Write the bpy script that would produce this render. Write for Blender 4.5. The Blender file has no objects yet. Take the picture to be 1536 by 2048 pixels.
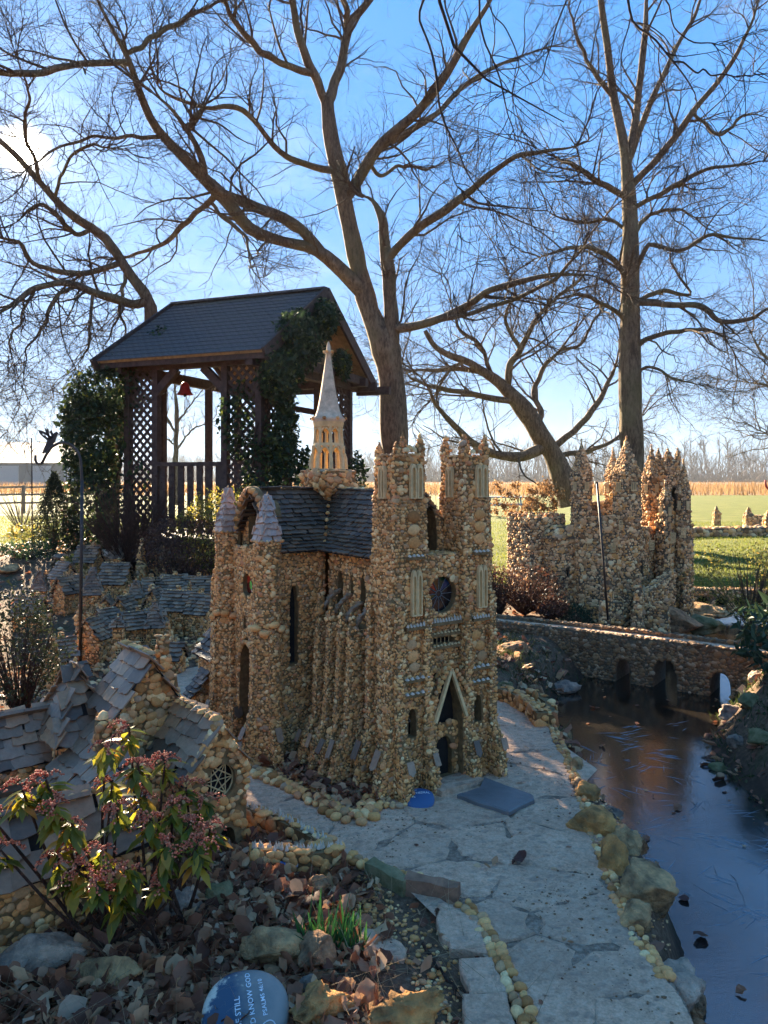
import bpy, math, random
import numpy as np
from mathutils import Vector, Matrix
from mathutils.geometry import tessellate_polygon

R = np.random.default_rng(7)
random.seed(7)
SC = bpy.context.scene
COL = SC.collection
# ------------------------------------------------------------------ camera
F, HY, CX, CH = 1540.0, 955.0, 768.0, 1.5       # focal length in photo pixels, horizon row, centre column, eye height
cam_d = bpy.data.cameras.new('camera')
cam_d.sensor_fit = 'VERTICAL'; cam_d.sensor_height = 24.0; cam_d.lens = F / 2048.0 * 24.0
cam_d.shift_y = -(1024.0 - HY) / 2048.0
cam_d.clip_start = 0.05; cam_d.clip_end = 6000
cam = bpy.data.objects.new('camera', cam_d); COL.objects.link(cam)
cam.location = (0, 0, CH); cam.rotation_euler = (math.radians(90), 0, 0)
SC.camera = cam
CAM = np.array([0, 0, CH])
# ------------------------------------------------------------------ sky and sun
SUN = Vector((-0.469, 1.0, 0.425)).normalized()
SUN_EL = math.asin(SUN.z); SUN_AZ = math.atan2(SUN.x, SUN.y)
world = bpy.data.worlds.new('World'); SC.world = world; world.use_nodes = True
wn = world.node_tree.nodes; wl = world.node_tree.links; wn.clear()
def WN(t, **k):
    n = wn.new(t)
    for a, b in k.items(): setattr(n, a, b)
    return n
sky = WN('ShaderNodeTexSky', sky_type='NISHITA', sun_disc=False)
sky.sun_elevation = SUN_EL; sky.sun_rotation = SUN_AZ
sky.altitude = 200; sky.air_density = 1.0; sky.dust_density = 0.0; sky.ozone_density = 1.0
bg = WN('ShaderNodeBackground'); bg.inputs[1].default_value = 0.10
tc = WN('ShaderNodeTexCoord')
nrm = WN('ShaderNodeVectorMath', operation='NORMALIZE'); wl.new(tc.outputs['Generated'], nrm.inputs[0])
dt = WN('ShaderNodeVectorMath', operation='DOT_PRODUCT'); wl.new(nrm.outputs[0], dt.inputs[0]); dt.inputs[1].default_value = SUN
def wmath(op, a, b=None, c=None, clamp=False):
    n = WN('ShaderNodeMath', operation=op, use_clamp=clamp)
    for i, v in enumerate((a, b, c)):
        if v is None: continue
        if isinstance(v, (int, float)): n.inputs[i].default_value = v
        else: wl.new(v, n.inputs[i])
    return n.outputs[0]
dpos = wmath('MAXIMUM', dt.outputs['Value'], 0.0)
disc = wmath('MULTIPLY', wmath('POWER', dpos, 15000.0), 30.0)      # the sun itself and its aureole
halo = wmath('MULTIPLY', wmath('POWER', dpos, 500.0), 0.06)
halo2 = wmath('MULTIPLY', wmath('POWER', dpos, 30.0), 0.045)
glow = wmath('ADD', wmath('ADD', disc, halo), halo2)
# thin cirrus
mp = WN('ShaderNodeMapping'); mp.inputs['Scale'].default_value = (2.2, 2.2, 5.5); mp.inputs['Rotation'].default_value = (0.3, 0.5, 0.4)
wl.new(nrm.outputs[0], mp.inputs[0])
cn = WN('ShaderNodeTexNoise'); cn.inputs['Scale'].default_value = 2.6; cn.inputs['Detail'].default_value = 7; cn.inputs['Roughness'].default_value = 0.62
wl.new(mp.outputs[0], cn.inputs['Vector'])
cr = WN('ShaderNodeValToRGB'); cr.color_ramp.elements[0].position = 0.54; cr.color_ramp.elements[1].position = 0.80
wl.new(cn.outputs['Fac'], cr.inputs[0])
cmix = WN('ShaderNodeMix', data_type='RGBA'); cmix.inputs[7].default_value = (2.0, 2.15, 2.4, 1)
wl.new(wmath('MULTIPLY', cr.outputs[0], 0.22), cmix.inputs[0])
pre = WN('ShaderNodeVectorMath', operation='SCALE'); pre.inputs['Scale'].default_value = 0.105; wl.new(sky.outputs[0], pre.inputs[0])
gm = WN('ShaderNodeGamma'); gm.inputs[1].default_value = 0.10; wl.new(pre.outputs[0], gm.inputs[0])     # flattened fall-off: zenith and rear sky lifted to fill the shade
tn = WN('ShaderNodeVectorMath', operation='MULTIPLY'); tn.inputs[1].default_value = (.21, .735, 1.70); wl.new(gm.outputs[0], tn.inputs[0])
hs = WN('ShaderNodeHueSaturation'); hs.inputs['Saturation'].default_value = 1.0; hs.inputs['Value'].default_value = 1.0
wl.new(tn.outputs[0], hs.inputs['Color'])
# pale band of low haze, the same all round the horizon
sepz = WN('ShaderNodeSeparateXYZ'); wl.new(nrm.outputs[0], sepz.inputs[0])
hz = wmath('POWER', 2.71828, wmath('MULTIPLY', wmath('ABSOLUTE', sepz.outputs[2]), -7.0))
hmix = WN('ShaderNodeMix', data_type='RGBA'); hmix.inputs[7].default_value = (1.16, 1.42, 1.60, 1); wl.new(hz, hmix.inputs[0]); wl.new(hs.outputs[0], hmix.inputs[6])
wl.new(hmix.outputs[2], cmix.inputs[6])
gcol = WN('ShaderNodeVectorMath', operation='SCALE'); gcol.inputs[0].default_value = (7.5, 6.8, 5.6); wl.new(glow, gcol.inputs['Scale'])
addc = WN('ShaderNodeVectorMath', operation='ADD'); wl.new(cmix.outputs[2], addc.inputs[0]); wl.new(gcol.outputs[0], addc.inputs[1])
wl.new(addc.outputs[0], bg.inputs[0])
wo = WN('ShaderNodeOutputWorld'); wl.new(bg.outputs[0], wo.inputs[0])
sun_d = bpy.data.lights.new('sun', 'SUN'); sun_d.energy = 5.0; sun_d.angle = math.radians(0.53); sun_d.color = (1.0, 0.82, 0.58)
sun = bpy.data.objects.new('sun', sun_d); COL.objects.link(sun)
sun.rotation_euler = SUN.to_track_quat('Z', 'Y').to_euler(); sun.location = (-5, 10, 12)
vs = SC.view_settings
SC.display_settings.display_device = 'sRGB'
vs.view_transform = 'Standard'; vs.look = 'None'; vs.gamma = 1.0; vs.exposure = 2.9; vs.use_curve_mapping = False
SC.cycles.max_bounces = 7; SC.cycles.diffuse_bounces = 4; SC.cycles.transmission_bounces = 4; SC.cycles.transparent_max_bounces = 12
SC.cycles.sample_clamp_indirect = 6.0
SC.cycles.caustics_reflective = False; SC.cycles.caustics_refractive = False

# ------------------------------------------------------------------ pixel -> world helpers (only used to find where a thing stands)
def P(px, py, Y): return np.array([(px - CX) / F * Y, Y, CH - (py - HY) / F * Y])
def G(px, py, z=0.0):
    Y = (CH - z) * F / (py - HY); return np.array([(px - CX) / F * Y, Y, z])

# ------------------------------------------------------------------ materials
MATS = {}
class NT:
    def __init__(s, name):
        s.m = bpy.data.materials.new(name); s.m.use_nodes = True; s.t = s.m.node_tree; s.n = s.t.nodes; s.l = s.t.links; s.n.clear()
        s.out = s.n.new('ShaderNodeOutputMaterial')
    def N(s, t, ins=None, **k):
        n = s.n.new(t)
        for a, b in k.items(): setattr(n, a, b)
        for a, b in (ins or {}).items():
            if hasattr(b, 'is_linked') or isinstance(b, bpy.types.NodeSocket): s.l.new(b, n.inputs[a])
            else: n.inputs[a].default_value = b
        return n
    def noise(s, scale, detail=4, rough=0.55, vec=None, dist=0.0):
        i = {'Scale': scale, 'Detail': detail, 'Roughness': rough, 'Distortion': dist}
        if vec is not None: i['Vector'] = vec
        return s.N('ShaderNodeTexNoise', i).outputs['Fac']
    def ramp(s, fac, stops, interp='LINEAR'):
        r = s.N('ShaderNodeValToRGB', {0: fac}); cr = r.color_ramp; cr.interpolation = interp
        while len(cr.elements) < len(stops): cr.elements.new(0.5)
        for e, (p, c) in zip(cr.elements, stops): e.position = p; e.color = tuple(c) + (1,) if len(c) == 3 else c
        return r.outputs[0]
    def mix(s, fac, a, b, blend='MIX'):
        n = s.N('ShaderNodeMix', data_type='RGBA', blend_type=blend)
        for i, v in ((0, fac), (6, a), (7, b)):
            if isinstance(v, bpy.types.NodeSocket): s.l.new(v, n.inputs[i])
            else: n.inputs[i].default_value = v if i == 0 or len(v) == 4 else tuple(v) + (1,)
        return n.outputs[2]
    def math(s, op, a, b=0.0, clamp=False):
        return s.N('ShaderNodeMath', {0: a, 1: b}, operation=op, use_clamp=clamp).outputs[0]
    def bump(s, h, strength, dist=0.01, normal=None):
        i = {'Height': h, 'Strength': strength, 'Distance': dist}
        if normal is not None: i['Normal'] = normal
        return s.N('ShaderNodeBump', i).outputs[0]
    def principled(s, col, rough=0.8, bump=None, spec=0.4, **k):
        i = {'Base Color': col if isinstance(col, bpy.types.NodeSocket) else tuple(col) + (1,), 'Roughness': rough, 'Specular IOR Level': spec}
        if bump is not None: i['Normal'] = bump
        i.update(k)
        p = s.N('ShaderNodeBsdfPrincipled', i); s.l.new(p.outputs[0], s.out.inputs[0]); return p
    def pos(s): return s.N('ShaderNodeNewGeometry').outputs['Position']
    def obj(s): return s.N('ShaderNodeTexCoord').outputs['Object']
    def rnd(s, single): 
        if single: return s.N('ShaderNodeObjectInfo').outputs['Random']
        return s.N('ShaderNodeAttribute', attribute_name='rnd').outputs['Fac']

def M(name):
    return MATS[name]
def simple(name, col, rough=0.8, var=0.25, vs=30.0, bs=60.0, bump=0.3, spec=0.35, col2=None, metallic=0.0, bd=0.006):
    t = NT(name); p = t.obj()
    n = t.noise(vs, 5, 0.6, p)
    c2 = col2 or tuple(c * (1 - var) for c in col); c1 = tuple(min(1, c * (1 + var)) for c in col)
    c = t.ramp(n, [(0.32, c2), (0.68, c1)])
    b = t.bump(t.noise(bs, 6, 0.65, p), bump, bd)
    t.principled(c, rough, b, spec, Metallic=metallic)
    MATS[name] = t.m; return t.m
PEB = [(0.00, (0.411, 0.180, 0.052)), (.10, (0.726, 0.351, 0.111)), (.20, (0.847, 0.451, 0.159)), (.30, (0.605, 0.280, 0.086)), (.40, (0.870, 0.532, 0.226)),
       (.50, (0.702, 0.325, 0.122)), (.58, (0.556, 0.316, 0.141)), (.66, (0.774, 0.379, 0.134)), (.74, (0.665, 0.342, 0.116)), (.82, (0.460, 0.252, 0.111)), (.90, (0.870, 0.613, 0.294)), (.95, (0.605, 0.244, 0.098)), (.975, (0.435, 0.280, 0.159))]
PEBB = [(0.00, (0.126, 0.064, 0.028)), (.12, (0.263, 0.141, 0.060)), (.26, (0.336, 0.188, 0.084)), (.38, (0.200, 0.102, 0.042)), (.50, (0.389, 0.240, 0.127)),
        (.60, (0.231, 0.120, 0.056)), (.70, (0.210, 0.128, 0.070)), (.80, (0.304, 0.163, 0.070)), (.88, (0.168, 0.102, 0.056)), (.95, (0.441, 0.291, 0.169))]
PEBG = [(0.00, (0.315, 0.162, 0.066)), (.12, (0.703, 0.397, 0.175)), (.26, (0.849, 0.505, 0.236)), (.38, (0.510, 0.280, 0.120)), (.50, (0.870, 0.586, 0.284)),
        (.60, (0.703, 0.334, 0.103)), (.70, (0.486, 0.297, 0.157)), (.80, (0.776, 0.387, 0.127)), (.88, (0.870, 0.631, 0.326)), (.95, (0.631, 0.342, 0.157))]
SLT = [(0.0, (0.136, 0.086, 0.051)), (.2, (0.233, 0.148, 0.087)), (.4, (0.320, 0.200, 0.114)), (.55, (0.185, 0.118, 0.070)), (.7, (0.369, 0.207, 0.102)), (.85, (0.272, 0.178, 0.110))]
SLTR = [(0.0, (.46, .29, .20)), (.25, (.62, .42, .29)), (.5, (.52, .37, .27)), (.75, (.42, .33, .27))]
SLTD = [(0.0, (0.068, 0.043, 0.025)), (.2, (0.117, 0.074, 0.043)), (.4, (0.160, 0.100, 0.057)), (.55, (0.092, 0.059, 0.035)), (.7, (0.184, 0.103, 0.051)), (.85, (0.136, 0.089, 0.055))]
def stony(name, stops, single, rough=0.85, fine=90, amt=0.35, bump=0.4, spec=0.35, green=0.0):
    t = NT(name); r = t.rnd(single); c = t.ramp(r, stops, 'CONSTANT'); p = t.pos()
    n = t.noise(fine, 5, 0.65, p)
    c = t.mix(amt, c, t.ramp(n, [(0.3, (.45, .43, .4)), (0.7, (1.6, 1.55, 1.5))]), 'MULTIPLY')
    c = t.mix(.45, c, t.ramp(t.noise(3.5, 5, .65, p), [(.32, (.52, .47, .40)), (.62, (1.15, 1.15, 1.15))]), 'MULTIPLY')
    if green:
        g = t.math('MULTIPLY', t.ramp(t.noise(7, 4, .6, p), [(.5, (0, 0, 0)), (.66, (1, 1, 1))]), green)
        c = t.mix(g, c, (.10, .10, .03))
    t.principled(c, rough, t.bump(n, bump, 0.004), spec); MATS[name] = t.m
for nm, st in (('pebble', PEB), ('pebble_grey', PEBG), ('pebble_brown', PEBB)):
    stony(nm, st, False); stony(nm + '_one', st, True)
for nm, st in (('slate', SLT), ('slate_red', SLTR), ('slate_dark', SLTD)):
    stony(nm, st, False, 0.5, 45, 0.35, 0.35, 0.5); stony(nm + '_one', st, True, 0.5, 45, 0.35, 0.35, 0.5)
simple('mortar', (.21, .125, .05), 0.95, 0.35, 40, 120, 0.5)
simple('mortar_grey', (.14, .10, .06), 0.95, 0.35, 40, 120, 0.5)
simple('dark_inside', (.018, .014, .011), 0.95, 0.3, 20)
simple('terracotta', (.68, .47, .22), 0.85, 0.2, 25, 90, 0.4)
simple('quartz', (.60, .49, .36), 0.6, 0.25, 60, 150, 0.4)
simple('spire_cement', (.58, .43, .28), 0.9, 0.25, 30, 80, 0.5)
simple('lead', (.20, .20, .19), 0.6, 0.2, 50)
simple('dark_iron', (.022, .017, .014), 0.55, 0.4, 60, 150, 0.3, 0.5)
simple('brown_wood', (.070, .040, .028), 0.75, 0.4, 18, 70, 0.5)
simple('tan_board', (.34, .22, .10), 0.8, 0.3, 12, 60, 0.4)
simple('roof_shingle', (.095, .080, .072), 0.9, 0.4, 20, 300, 0.6)
simple('red_paint', (.42, .035, .03), 0.45, 0.25, 20)
simple('blue_paint', (.035, .10, .26), 0.5, 0.25, 14, 60, 0.25)
simple('white_paint', (.74, .76, .76), 0.6, 0.1, 40)
simple('brick_red', (.27, .135, .075), 0.9, 0.3, 25, 110, 0.6)
simple('barn_roof', (.045, .085, .16), 0.6, 0.15, 0.6)
simple('barn_wall', (.11, .105, .10), 0.8, 0.15, 0.4)
simple('fence_wood', (.23, .16, .11), 0.9, 0.3, 6)
simple('grey_metal', (.30, .30, .29), 0.5, 0.1, 10)
def glass(name, col, rough=0.15):
    t = NT(name); n = t.noise(25, 2, .5, t.obj())
    c = t.ramp(n, [(.3, tuple(x * .6 for x in col)), (.7, tuple(min(1, x * 1.4) for x in col))])
    t.principled(c, rough, None, 0.6); MATS[name] = t.m
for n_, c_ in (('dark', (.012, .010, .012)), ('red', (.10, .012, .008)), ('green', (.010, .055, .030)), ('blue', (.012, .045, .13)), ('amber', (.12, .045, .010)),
               ('olive', (.05, .045, .012)), ('lime', (.03, .42, .05)), ('sky', (.02, .22, .55)), ('scarlet', (.33, .03, .012))): glass('glass_' + n_, c_)
def bark(name, c1, c2, sc=9.0, moss=None):
    t = NT(name); p = t.pos()
    mpn = t.N('ShaderNodeMapping', {0: p, 'Scale': (1, 1, 0.28)}).outputs[0]
    n = t.math('MULTIPLY', t.math('ADD', t.noise(sc, 7, 0.72, mpn), t.noise(sc * 4, 4, .7, mpn)), .5); n2 = t.noise(1.3, 3, .5, p)
    c = t.ramp(n, [(.38, c1), (.62, c2)])
    c = t.mix(.5, c, t.ramp(t.noise(2.3, 5, .65, p), [(.35, (.55, .53, .5)), (.65, (1.3, 1.28, 1.25))]), 'MULTIPLY')
    if moss: c = t.mix(t.math('MULTIPLY', t.ramp(n2, [(.46, (0, 0, 0)), (.62, (1, 1, 1))]), .5), c, moss)
    t.principled(c, .93, t.bump(n, 0.9, 0.06), 0.2); MATS[name] = t.m
bark('bark', (.075, .050, .032), (.24, .17, .105), 7, (.18, .155, .075))
bark('bark_dark', (.030, .021, .016), (.075, .052, .037), 12)
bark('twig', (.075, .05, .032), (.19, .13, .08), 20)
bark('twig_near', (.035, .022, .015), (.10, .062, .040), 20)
bark('stem_red', (.06, .03, .022), (.13, .07, .045), 30)
bark('stem_tan', (.19, .13, .08), (.33, .24, .15), 30)
def leafy(name, stops, trans=0.45, rough=0.5, gloss=0.25, single=False):
    t = NT(name); r = t.rnd(single); c = t.ramp(r, stops)
    n = t.noise(40, 3, .5, t.pos()); c = t.mix(.3, c, t.ramp(n, [(.3, (.5, .5, .5)), (.7, (1.3, 1.3, 1.3))]), 'MULTIPLY')
    d = t.N('ShaderNodeBsdfPrincipled', {'Base Color': c, 'Roughness': rough, 'Specular IOR Level': gloss})
    tr = t.N('ShaderNodeBsdfTranslucent', {0: c}); mx = t.N('ShaderNodeMixShader', {0: trans, 1: d.outputs[0], 2: tr.outputs[0]})
    t.l.new(mx.outputs[0], t.out.inputs[0]); MATS[name] = t.m
leafy('ivy', [(0, (.018, .032, .014)), (.6, (.035, .060, .022)), (.95, (.07, .09, .025)), (1, (.22, .22, .03))], .35)
leafy('evergreen', [(0, (.016, .034, .018)), (.7, (.032, .062, .028)), (1, (.06, .09, .04))], .3)
leafy('conifer', [(0, (.022, .028, .012)), (.7, (.045, .052, .02)), (1, (.075, .075, .03))], .3)
leafy('yellow_shrub', [(0, (.08, .085, .02)), (.4, (.20, .19, .035)), (.8, (.38, .31, .06)), (1, (.45, .28, .07))], .5)  # leaf colour raised to stand in for sunlight missing on the azalea
leafy('red_shrub', [(0, (.05, .022, .016)), (.6, (.10, .045, .03)), (1, (.17, .09, .045))], .35)
leafy('pieris', [(0, (.11, .13, .016)), (.40, (.20, .23, .03)), (.68, (.40, .34, .03)), (.88, (.62, .44, .04)), (1, (.66, .30, .05))], .66, .32, .5)
leafy('pieris_flower', [(0, (.46, .09, .04)), (.6, (.70, .19, .09)), (1, (.78, .34, .18))], .35)
leafy('litter', [(0, (.13, .05, .028)), (.3, (.27, .105, .055)), (.5, (.40, .165, .085)), (.7, (.56, .28, .135)), (.86, (.74, .47, .25)), (1, (.58, .38, .25))], .3, .6)
leafy('litter_one', [(0, (.10, .04, .03)), (.5, (.17, .07, .05)), (1, (.23, .12, .07))], .25, .6, single=True)
leafy('daffodil', [(0, (.03, .10, .03)), (.6, (.05, .17, .045)), (1, (.10, .26, .05))], .45, .4, .4)
leafy('grass', [(0, (.105, .13, .014)), (.6, (.16, .185, .02)), (1, (.25, .22, .048))], .55, .6)
leafy('moss_grass', [(0, (.03, .05, .014)), (.6, (.065, .09, .025)), (1, (.14, .13, .06))], .4, .7)
leafy('straw', [(0, (.26, .17, .08)), (.6, (.40, .27, .14)), (1, (.50, .38, .22))], .4, .7)
leafy('hydrangea', [(0, (.20, .10, .045)), (.6, (.36, .19, .08)), (1, (.45, .28, .13))], .5, .7)
leafy('field_grass', [(0, (.17, .095, .038)), (.6, (.27, .155, .062)), (1, (.33, .21, .10))], .5, .8)

# ------------------------------------------------------------------ mesh helpers
class MB:
    """collects vertices and faces; rnd is one random number per vertex"""
    def __init__(s): s.v = []; s.f = {}; s.r = []; s.n = 0
    def add(s, v, faces, rnd=0.5):
        v = np.asarray(v, float).reshape(-1, 3)
        for fa in faces:
            fa = np.asarray(fa, int)
            if fa.ndim == 1: fa = fa[None]
            s.f.setdefault(fa.shape[1], []).append(fa + s.n)
        s.v.append(v); s.r.append(np.broadcast_to(np.asarray(rnd, float), (len(v),)).copy() if np.ndim(rnd) < 1 or len(np.atleast_1d(rnd)) != len(v) else np.asarray(rnd, float)); s.n += len(v)
        return s
    def box(s, c, size, rot=None, rnd=0.5):
        c = np.asarray(c, float); h = np.asarray(size, float) / 2
        v = np.array([[x, y, z] for x in (-1, 1) for y in (-1, 1) for z in (-1, 1)]) * h
        if rot is not None: v = v @ np.asarray(rot).T
        return s.add(v + c, [[[0, 1, 3, 2], [4, 6, 7, 5], [0, 4, 5, 1], [2, 3, 7, 6], [0, 2, 6, 4], [1, 5, 7, 3]]], rnd)
    def beam(s, a, b, w, h, up=(0, 0, 1), rnd=0.5):
        a = np.asarray(a, float); b = np.asarray(b, float); d = b - a; L = np.linalg.norm(d); d /= L
        up = np.asarray(up, float)
        if abs(d @ up) > .98: up = np.array([0, 1.0, 0])
        x = np.cross(d, up); x /= np.linalg.norm(x); y = np.cross(x, d)
        return s.box((a + b) / 2, (w, L, h), np.stack([x, d, y], 1), rnd)
    def prism(s, poly, z0, z1, top=None, rnd=0.5):
        p = np.asarray(poly, float); q = p if top is None else np.asarray(top, float); n = len(p)
        v = np.concatenate([np.c_[p, np.full(n, z0)], np.c_[q, np.full(n, z1)]])
        s.add(v, [[[i, (i + 1) % n, n + (i + 1) % n, n + i] for i in range(n)]], rnd)
        s.add(v[n:], [np.arange(n)], rnd); return s.add(v[:n], [np.arange(n)[::-1]], rnd)
    def tubes(s, pts, rad, sides=4, rnd=None, cap=False):
        pts = np.asarray(pts, float); rad = np.asarray(rad, float)
        if pts.ndim == 2: pts = pts[None]; rad = np.broadcast_to(rad, pts.shape[:2]) if rad.ndim < 2 else rad
        N, K = pts.shape[:2]; rad = np.broadcast_to(rad, (N, K))
        t = np.gradient(pts, axis=1); t /= np.linalg.norm(t, axis=2, keepdims=True) + 1e-9
        mean = t.mean(1); ref = np.where(np.abs(mean[:, 2:3]) > .8, np.array([[1.0, .13, 0]]), np.array([[.07, .11, 1.0]]))[:, None, :]
        x = np.cross(t, np.broadcast_to(ref, t.shape)); x /= np.linalg.norm(x, axis=2, keepdims=True) + 1e-9; y = np.cross(t, x)
        a = np.arange(sides) * 2 * np.pi / sides
        v = pts[:, :, None] + rad[:, :, None, None] * (np.cos(a)[None, None, :, None] * x[:, :, None] + np.sin(a)[None, None, :, None] * y[:, :, None])
        idx = np.arange(N * K * sides).reshape(N, K, sides)
        a0 = idx[:, :-1]; b0 = idx[:, 1:]
        f = np.stack([a0, np.roll(a0, -1, 2), np.roll(b0, -1, 2), b0], -1).reshape(-1, 4)
        fs = [f]
        if cap: fs += [idx[:, -1, :], idx[:, 0, ::-1]]
        rr = .5 if rnd is None else np.repeat(np.broadcast_to(rnd, (N,)), K * sides)
        return s.add(v.reshape(-1, 3), fs, rr)
    def mesh(s, name, smooth=False):
        me = bpy.data.meshes.new(name)
        if not s.v: return me
        v = np.concatenate(s.v); me.vertices.add(len(v)); me.vertices.foreach_set('co', v.astype(np.float32).ravel())
        loops = []; starts = []; pos = 0
        for k, lst in s.f.items():
            fa = np.concatenate(lst); loops.append(fa.ravel()); starts.append(pos + np.arange(len(fa)) * k); pos += fa.size
        loops = np.concatenate(loops); starts = np.concatenate(starts)
        me.loops.add(len(loops)); me.loops.foreach_set('vertex_index', loops.astype(np.int32))
        me.polygons.add(len(starts)); me.polygons.foreach_set('loop_start', starts.astype(np.int32))
        me.update(calc_edges=True); me.validate()
        if len(me.vertices) == len(v):
            at = me.attributes.new('rnd', 'FLOAT', 'POINT'); at.data.foreach_set('value', np.concatenate(s.r).astype(np.float32))
        me.polygons.foreach_set('use_smooth', np.full(len(me.polygons), bool(smooth)))
        return me

def thing(name, label, cat, loc=(0, 0, 0), rotz=0.0, group=None, kind=None):
    o = bpy.data.objects.new(name, None); COL.objects.link(o); o.location = loc; o.rotation_euler = (0, 0, rotz)
    o.empty_display_size = .05
    tag(o, label, cat, group, kind); return o
def tag(o, label=None, cat=None, group=None, kind=None):
    if label: o['label'] = label
    if cat: o['category'] = cat
    if group: o['group'] = group
    if kind: o['kind'] = kind
    return o
def part(name, mb, mat, parent=None, smooth=False, kind=None, world=True, label=None):
    """one mesh object; world=True: the vertices are world coordinates although the parent Empty stands elsewhere"""
    me = mb if isinstance(mb, bpy.types.Mesh) else mb.mesh(name, smooth)
    if mat is not None and not me.materials: me.materials.append(MATS[mat] if isinstance(mat, str) else mat)
    o = bpy.data.objects.new(name, me); COL.objects.link(o)
    if parent is not None:
        o.parent = parent
        if world:
            M4 = Matrix.Translation(parent.location) @ parent.rotation_euler.to_matrix().to_4x4()
            if parent.parent is None: o.matrix_parent_inverse = M4.inverted()
    if kind: o['kind'] = kind
    if label: o['label'] = label
    return o
def copy_tree(o, parent=None):
    c = o.copy(); COL.objects.link(c)
    if parent is not None: c.parent = parent
    for ch in o.children: copy_tree(ch, c)
    return c
def local_of(root, p):
    c, s_ = math.cos(root.rotation_euler.z), math.sin(root.rotation_euler.z); d = np.asarray(p, float) - np.array(root.location)
    return np.array([c * d[0] + s_ * d[1], -s_ * d[0] + c * d[1], d[2]])
def inpoly(pts, poly):
    x, y = pts[:, 0], pts[:, 1]; ins = np.zeros(len(pts), bool); n = len(poly)
    for i in range(n):
        x0, y0 = poly[i]; x1, y1 = poly[(i + 1) % n]
        if y0 == y1: continue
        c = ((y0 > y) != (y1 > y)) & (x < (x1 - x0) * (y - y0) / (y1 - y0) + x0); ins ^= c
    return ins
def polydist(pts, poly, closed=True):
    d = np.full(len(pts), 1e9); n = len(poly); poly = np.asarray(poly, float)
    for i in range(n if closed else n - 1):
        a = poly[i]; b = poly[(i + 1) % n]; ab = b - a
        t = np.clip(((pts - a) @ ab) / (ab @ ab + 1e-12), 0, 1); d = np.minimum(d, np.linalg.norm(pts - a - t[:, None] * ab, axis=1))
    return d
def smooth_poly(p, n=4, closed=False):
    """Catmull-Rom through the points"""
    p = np.asarray(p, float); out = []; m = len(p)
    for i in range(m if closed else m - 1):
        a, b, c, d = (p[(i - 1) % m] if closed or i > 0 else 2 * p[0] - p[1]), p[i], p[(i + 1) % m], (p[(i + 2) % m] if closed or i + 2 < m else 2 * p[-1] - p[-2])
        for t in np.arange(n) / n: out.append(.5 * (2 * b + (c - a) * t + (2 * a - 5 * b + 4 * c - d) * t * t + (3 * b - a - 3 * c + d) * t ** 3))
    if not closed: out.append(p[-1])
    return np.array(out)
def resample(p, k):
    p = np.asarray(p, float); d = np.r_[0, np.cumsum(np.linalg.norm(np.diff(p[:, :3], axis=0), axis=1))]
    t = np.linspace(0, d[-1], k); return np.stack([np.interp(t, d, p[:, i]) for i in range(p.shape[1])], 1)
# value noise on a lattice, for terrain and rocks
_LAT = R.random((64, 64, 64))
def vnoise(p, scale=1.0, octaves=3, seed=0.0):
    p = np.asarray(p, float) * scale + seed * 17.31; out = np.zeros(p.shape[:-1]); amp = .5
    for _ in range(octaves):
        i = np.floor(p).astype(int); f = p - i; f = f * f * (3 - 2 * f)
        def L(dx, dy, dz): return _LAT[(i[..., 0] + dx) % 64, (i[..., 1] + dy) % 64, (i[..., 2] + dz) % 64]
        x, y, z = f[..., 0], f[..., 1], f[..., 2]
        v = ((L(0, 0, 0) * (1 - x) + L(1, 0, 0) * x) * (1 - y) + (L(0, 1, 0) * (1 - x) + L(1, 1, 0) * x) * y) * (1 - z) + \
            ((L(0, 0, 1) * (1 - x) + L(1, 0, 1) * x) * (1 - y) + (L(0, 1, 1) * (1 - x) + L(1, 1, 1) * x) * y) * z
        out += amp * (v - .5); amp *= .5; p = p * 2.03 + 5.7
    return out * 2
# unit spheres
def ico(sub):
    import bmesh
    bm = bmesh.new(); bmesh.ops.create_icosphere(bm, subdivisions=sub, radius=1.0)
    v = np.array([x.co[:] for x in bm.verts]); f = np.array([[x.index for x in q.verts] for q in bm.faces]); bm.free(); return v, f
ICO1, ICO2, ICO3, ICO4 = ico(1), ico(2), ico(3), ico(4)
_a = np.arange(7) * 2 * np.pi / 7
DOME = (np.concatenate([np.c_[np.cos(_a), np.sin(_a), np.full(7, -.2)], np.c_[np.cos(_a + .4) * .74, np.sin(_a + .4) * .74, np.full(7, .64)], [[0, 0, 1.0]]]),
        np.array([[i, (i + 1) % 7, 7 + i] for i in range(7)] + [[(i + 1) % 7, 7 + (i + 1) % 7, 7 + i] for i in range(7)] + [[7 + i, 7 + (i + 1) % 7, 14] for i in range(7)]))
def blobs(mb, base, pos, frames, scale, rnd):
    """many little stones at once: frames (N,3,3) columns are the axes"""
    v0, f0 = base; N = len(pos)
    if N == 0: return mb
    jit = 1 + .13 * R.standard_normal((N, len(v0), 1)).clip(-1.5, 1.5) * (1 if len(v0) < 50 else .5)
    v = v0[None] * jit * scale[:, None, :]
    v = np.einsum('nij,nkj->nki', frames, v) + pos[:, None]
    f = (f0[None] + (np.arange(N) * len(v0))[:, None, None]).reshape(-1, 3)
    return mb.add(v.reshape(-1, 3), [f], np.repeat(rnd, len(v0)))
PEB_MESH = {}
def pebble_meshes(mat):
    if mat not in PEB_MESH:
        out = []
        for k in range(7):
            mb = MB(); v, f = ICO2; n = vnoise(v, 1.1, 2, k + 1); mb.add(v * (1 + .38 * n[:, None]), [f]); me = mb.mesh('pebble', True); me.materials.append(MATS[mat]); out.append(me)
        PEB_MESH[mat] = out
    return PEB_MESH[mat]

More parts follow.
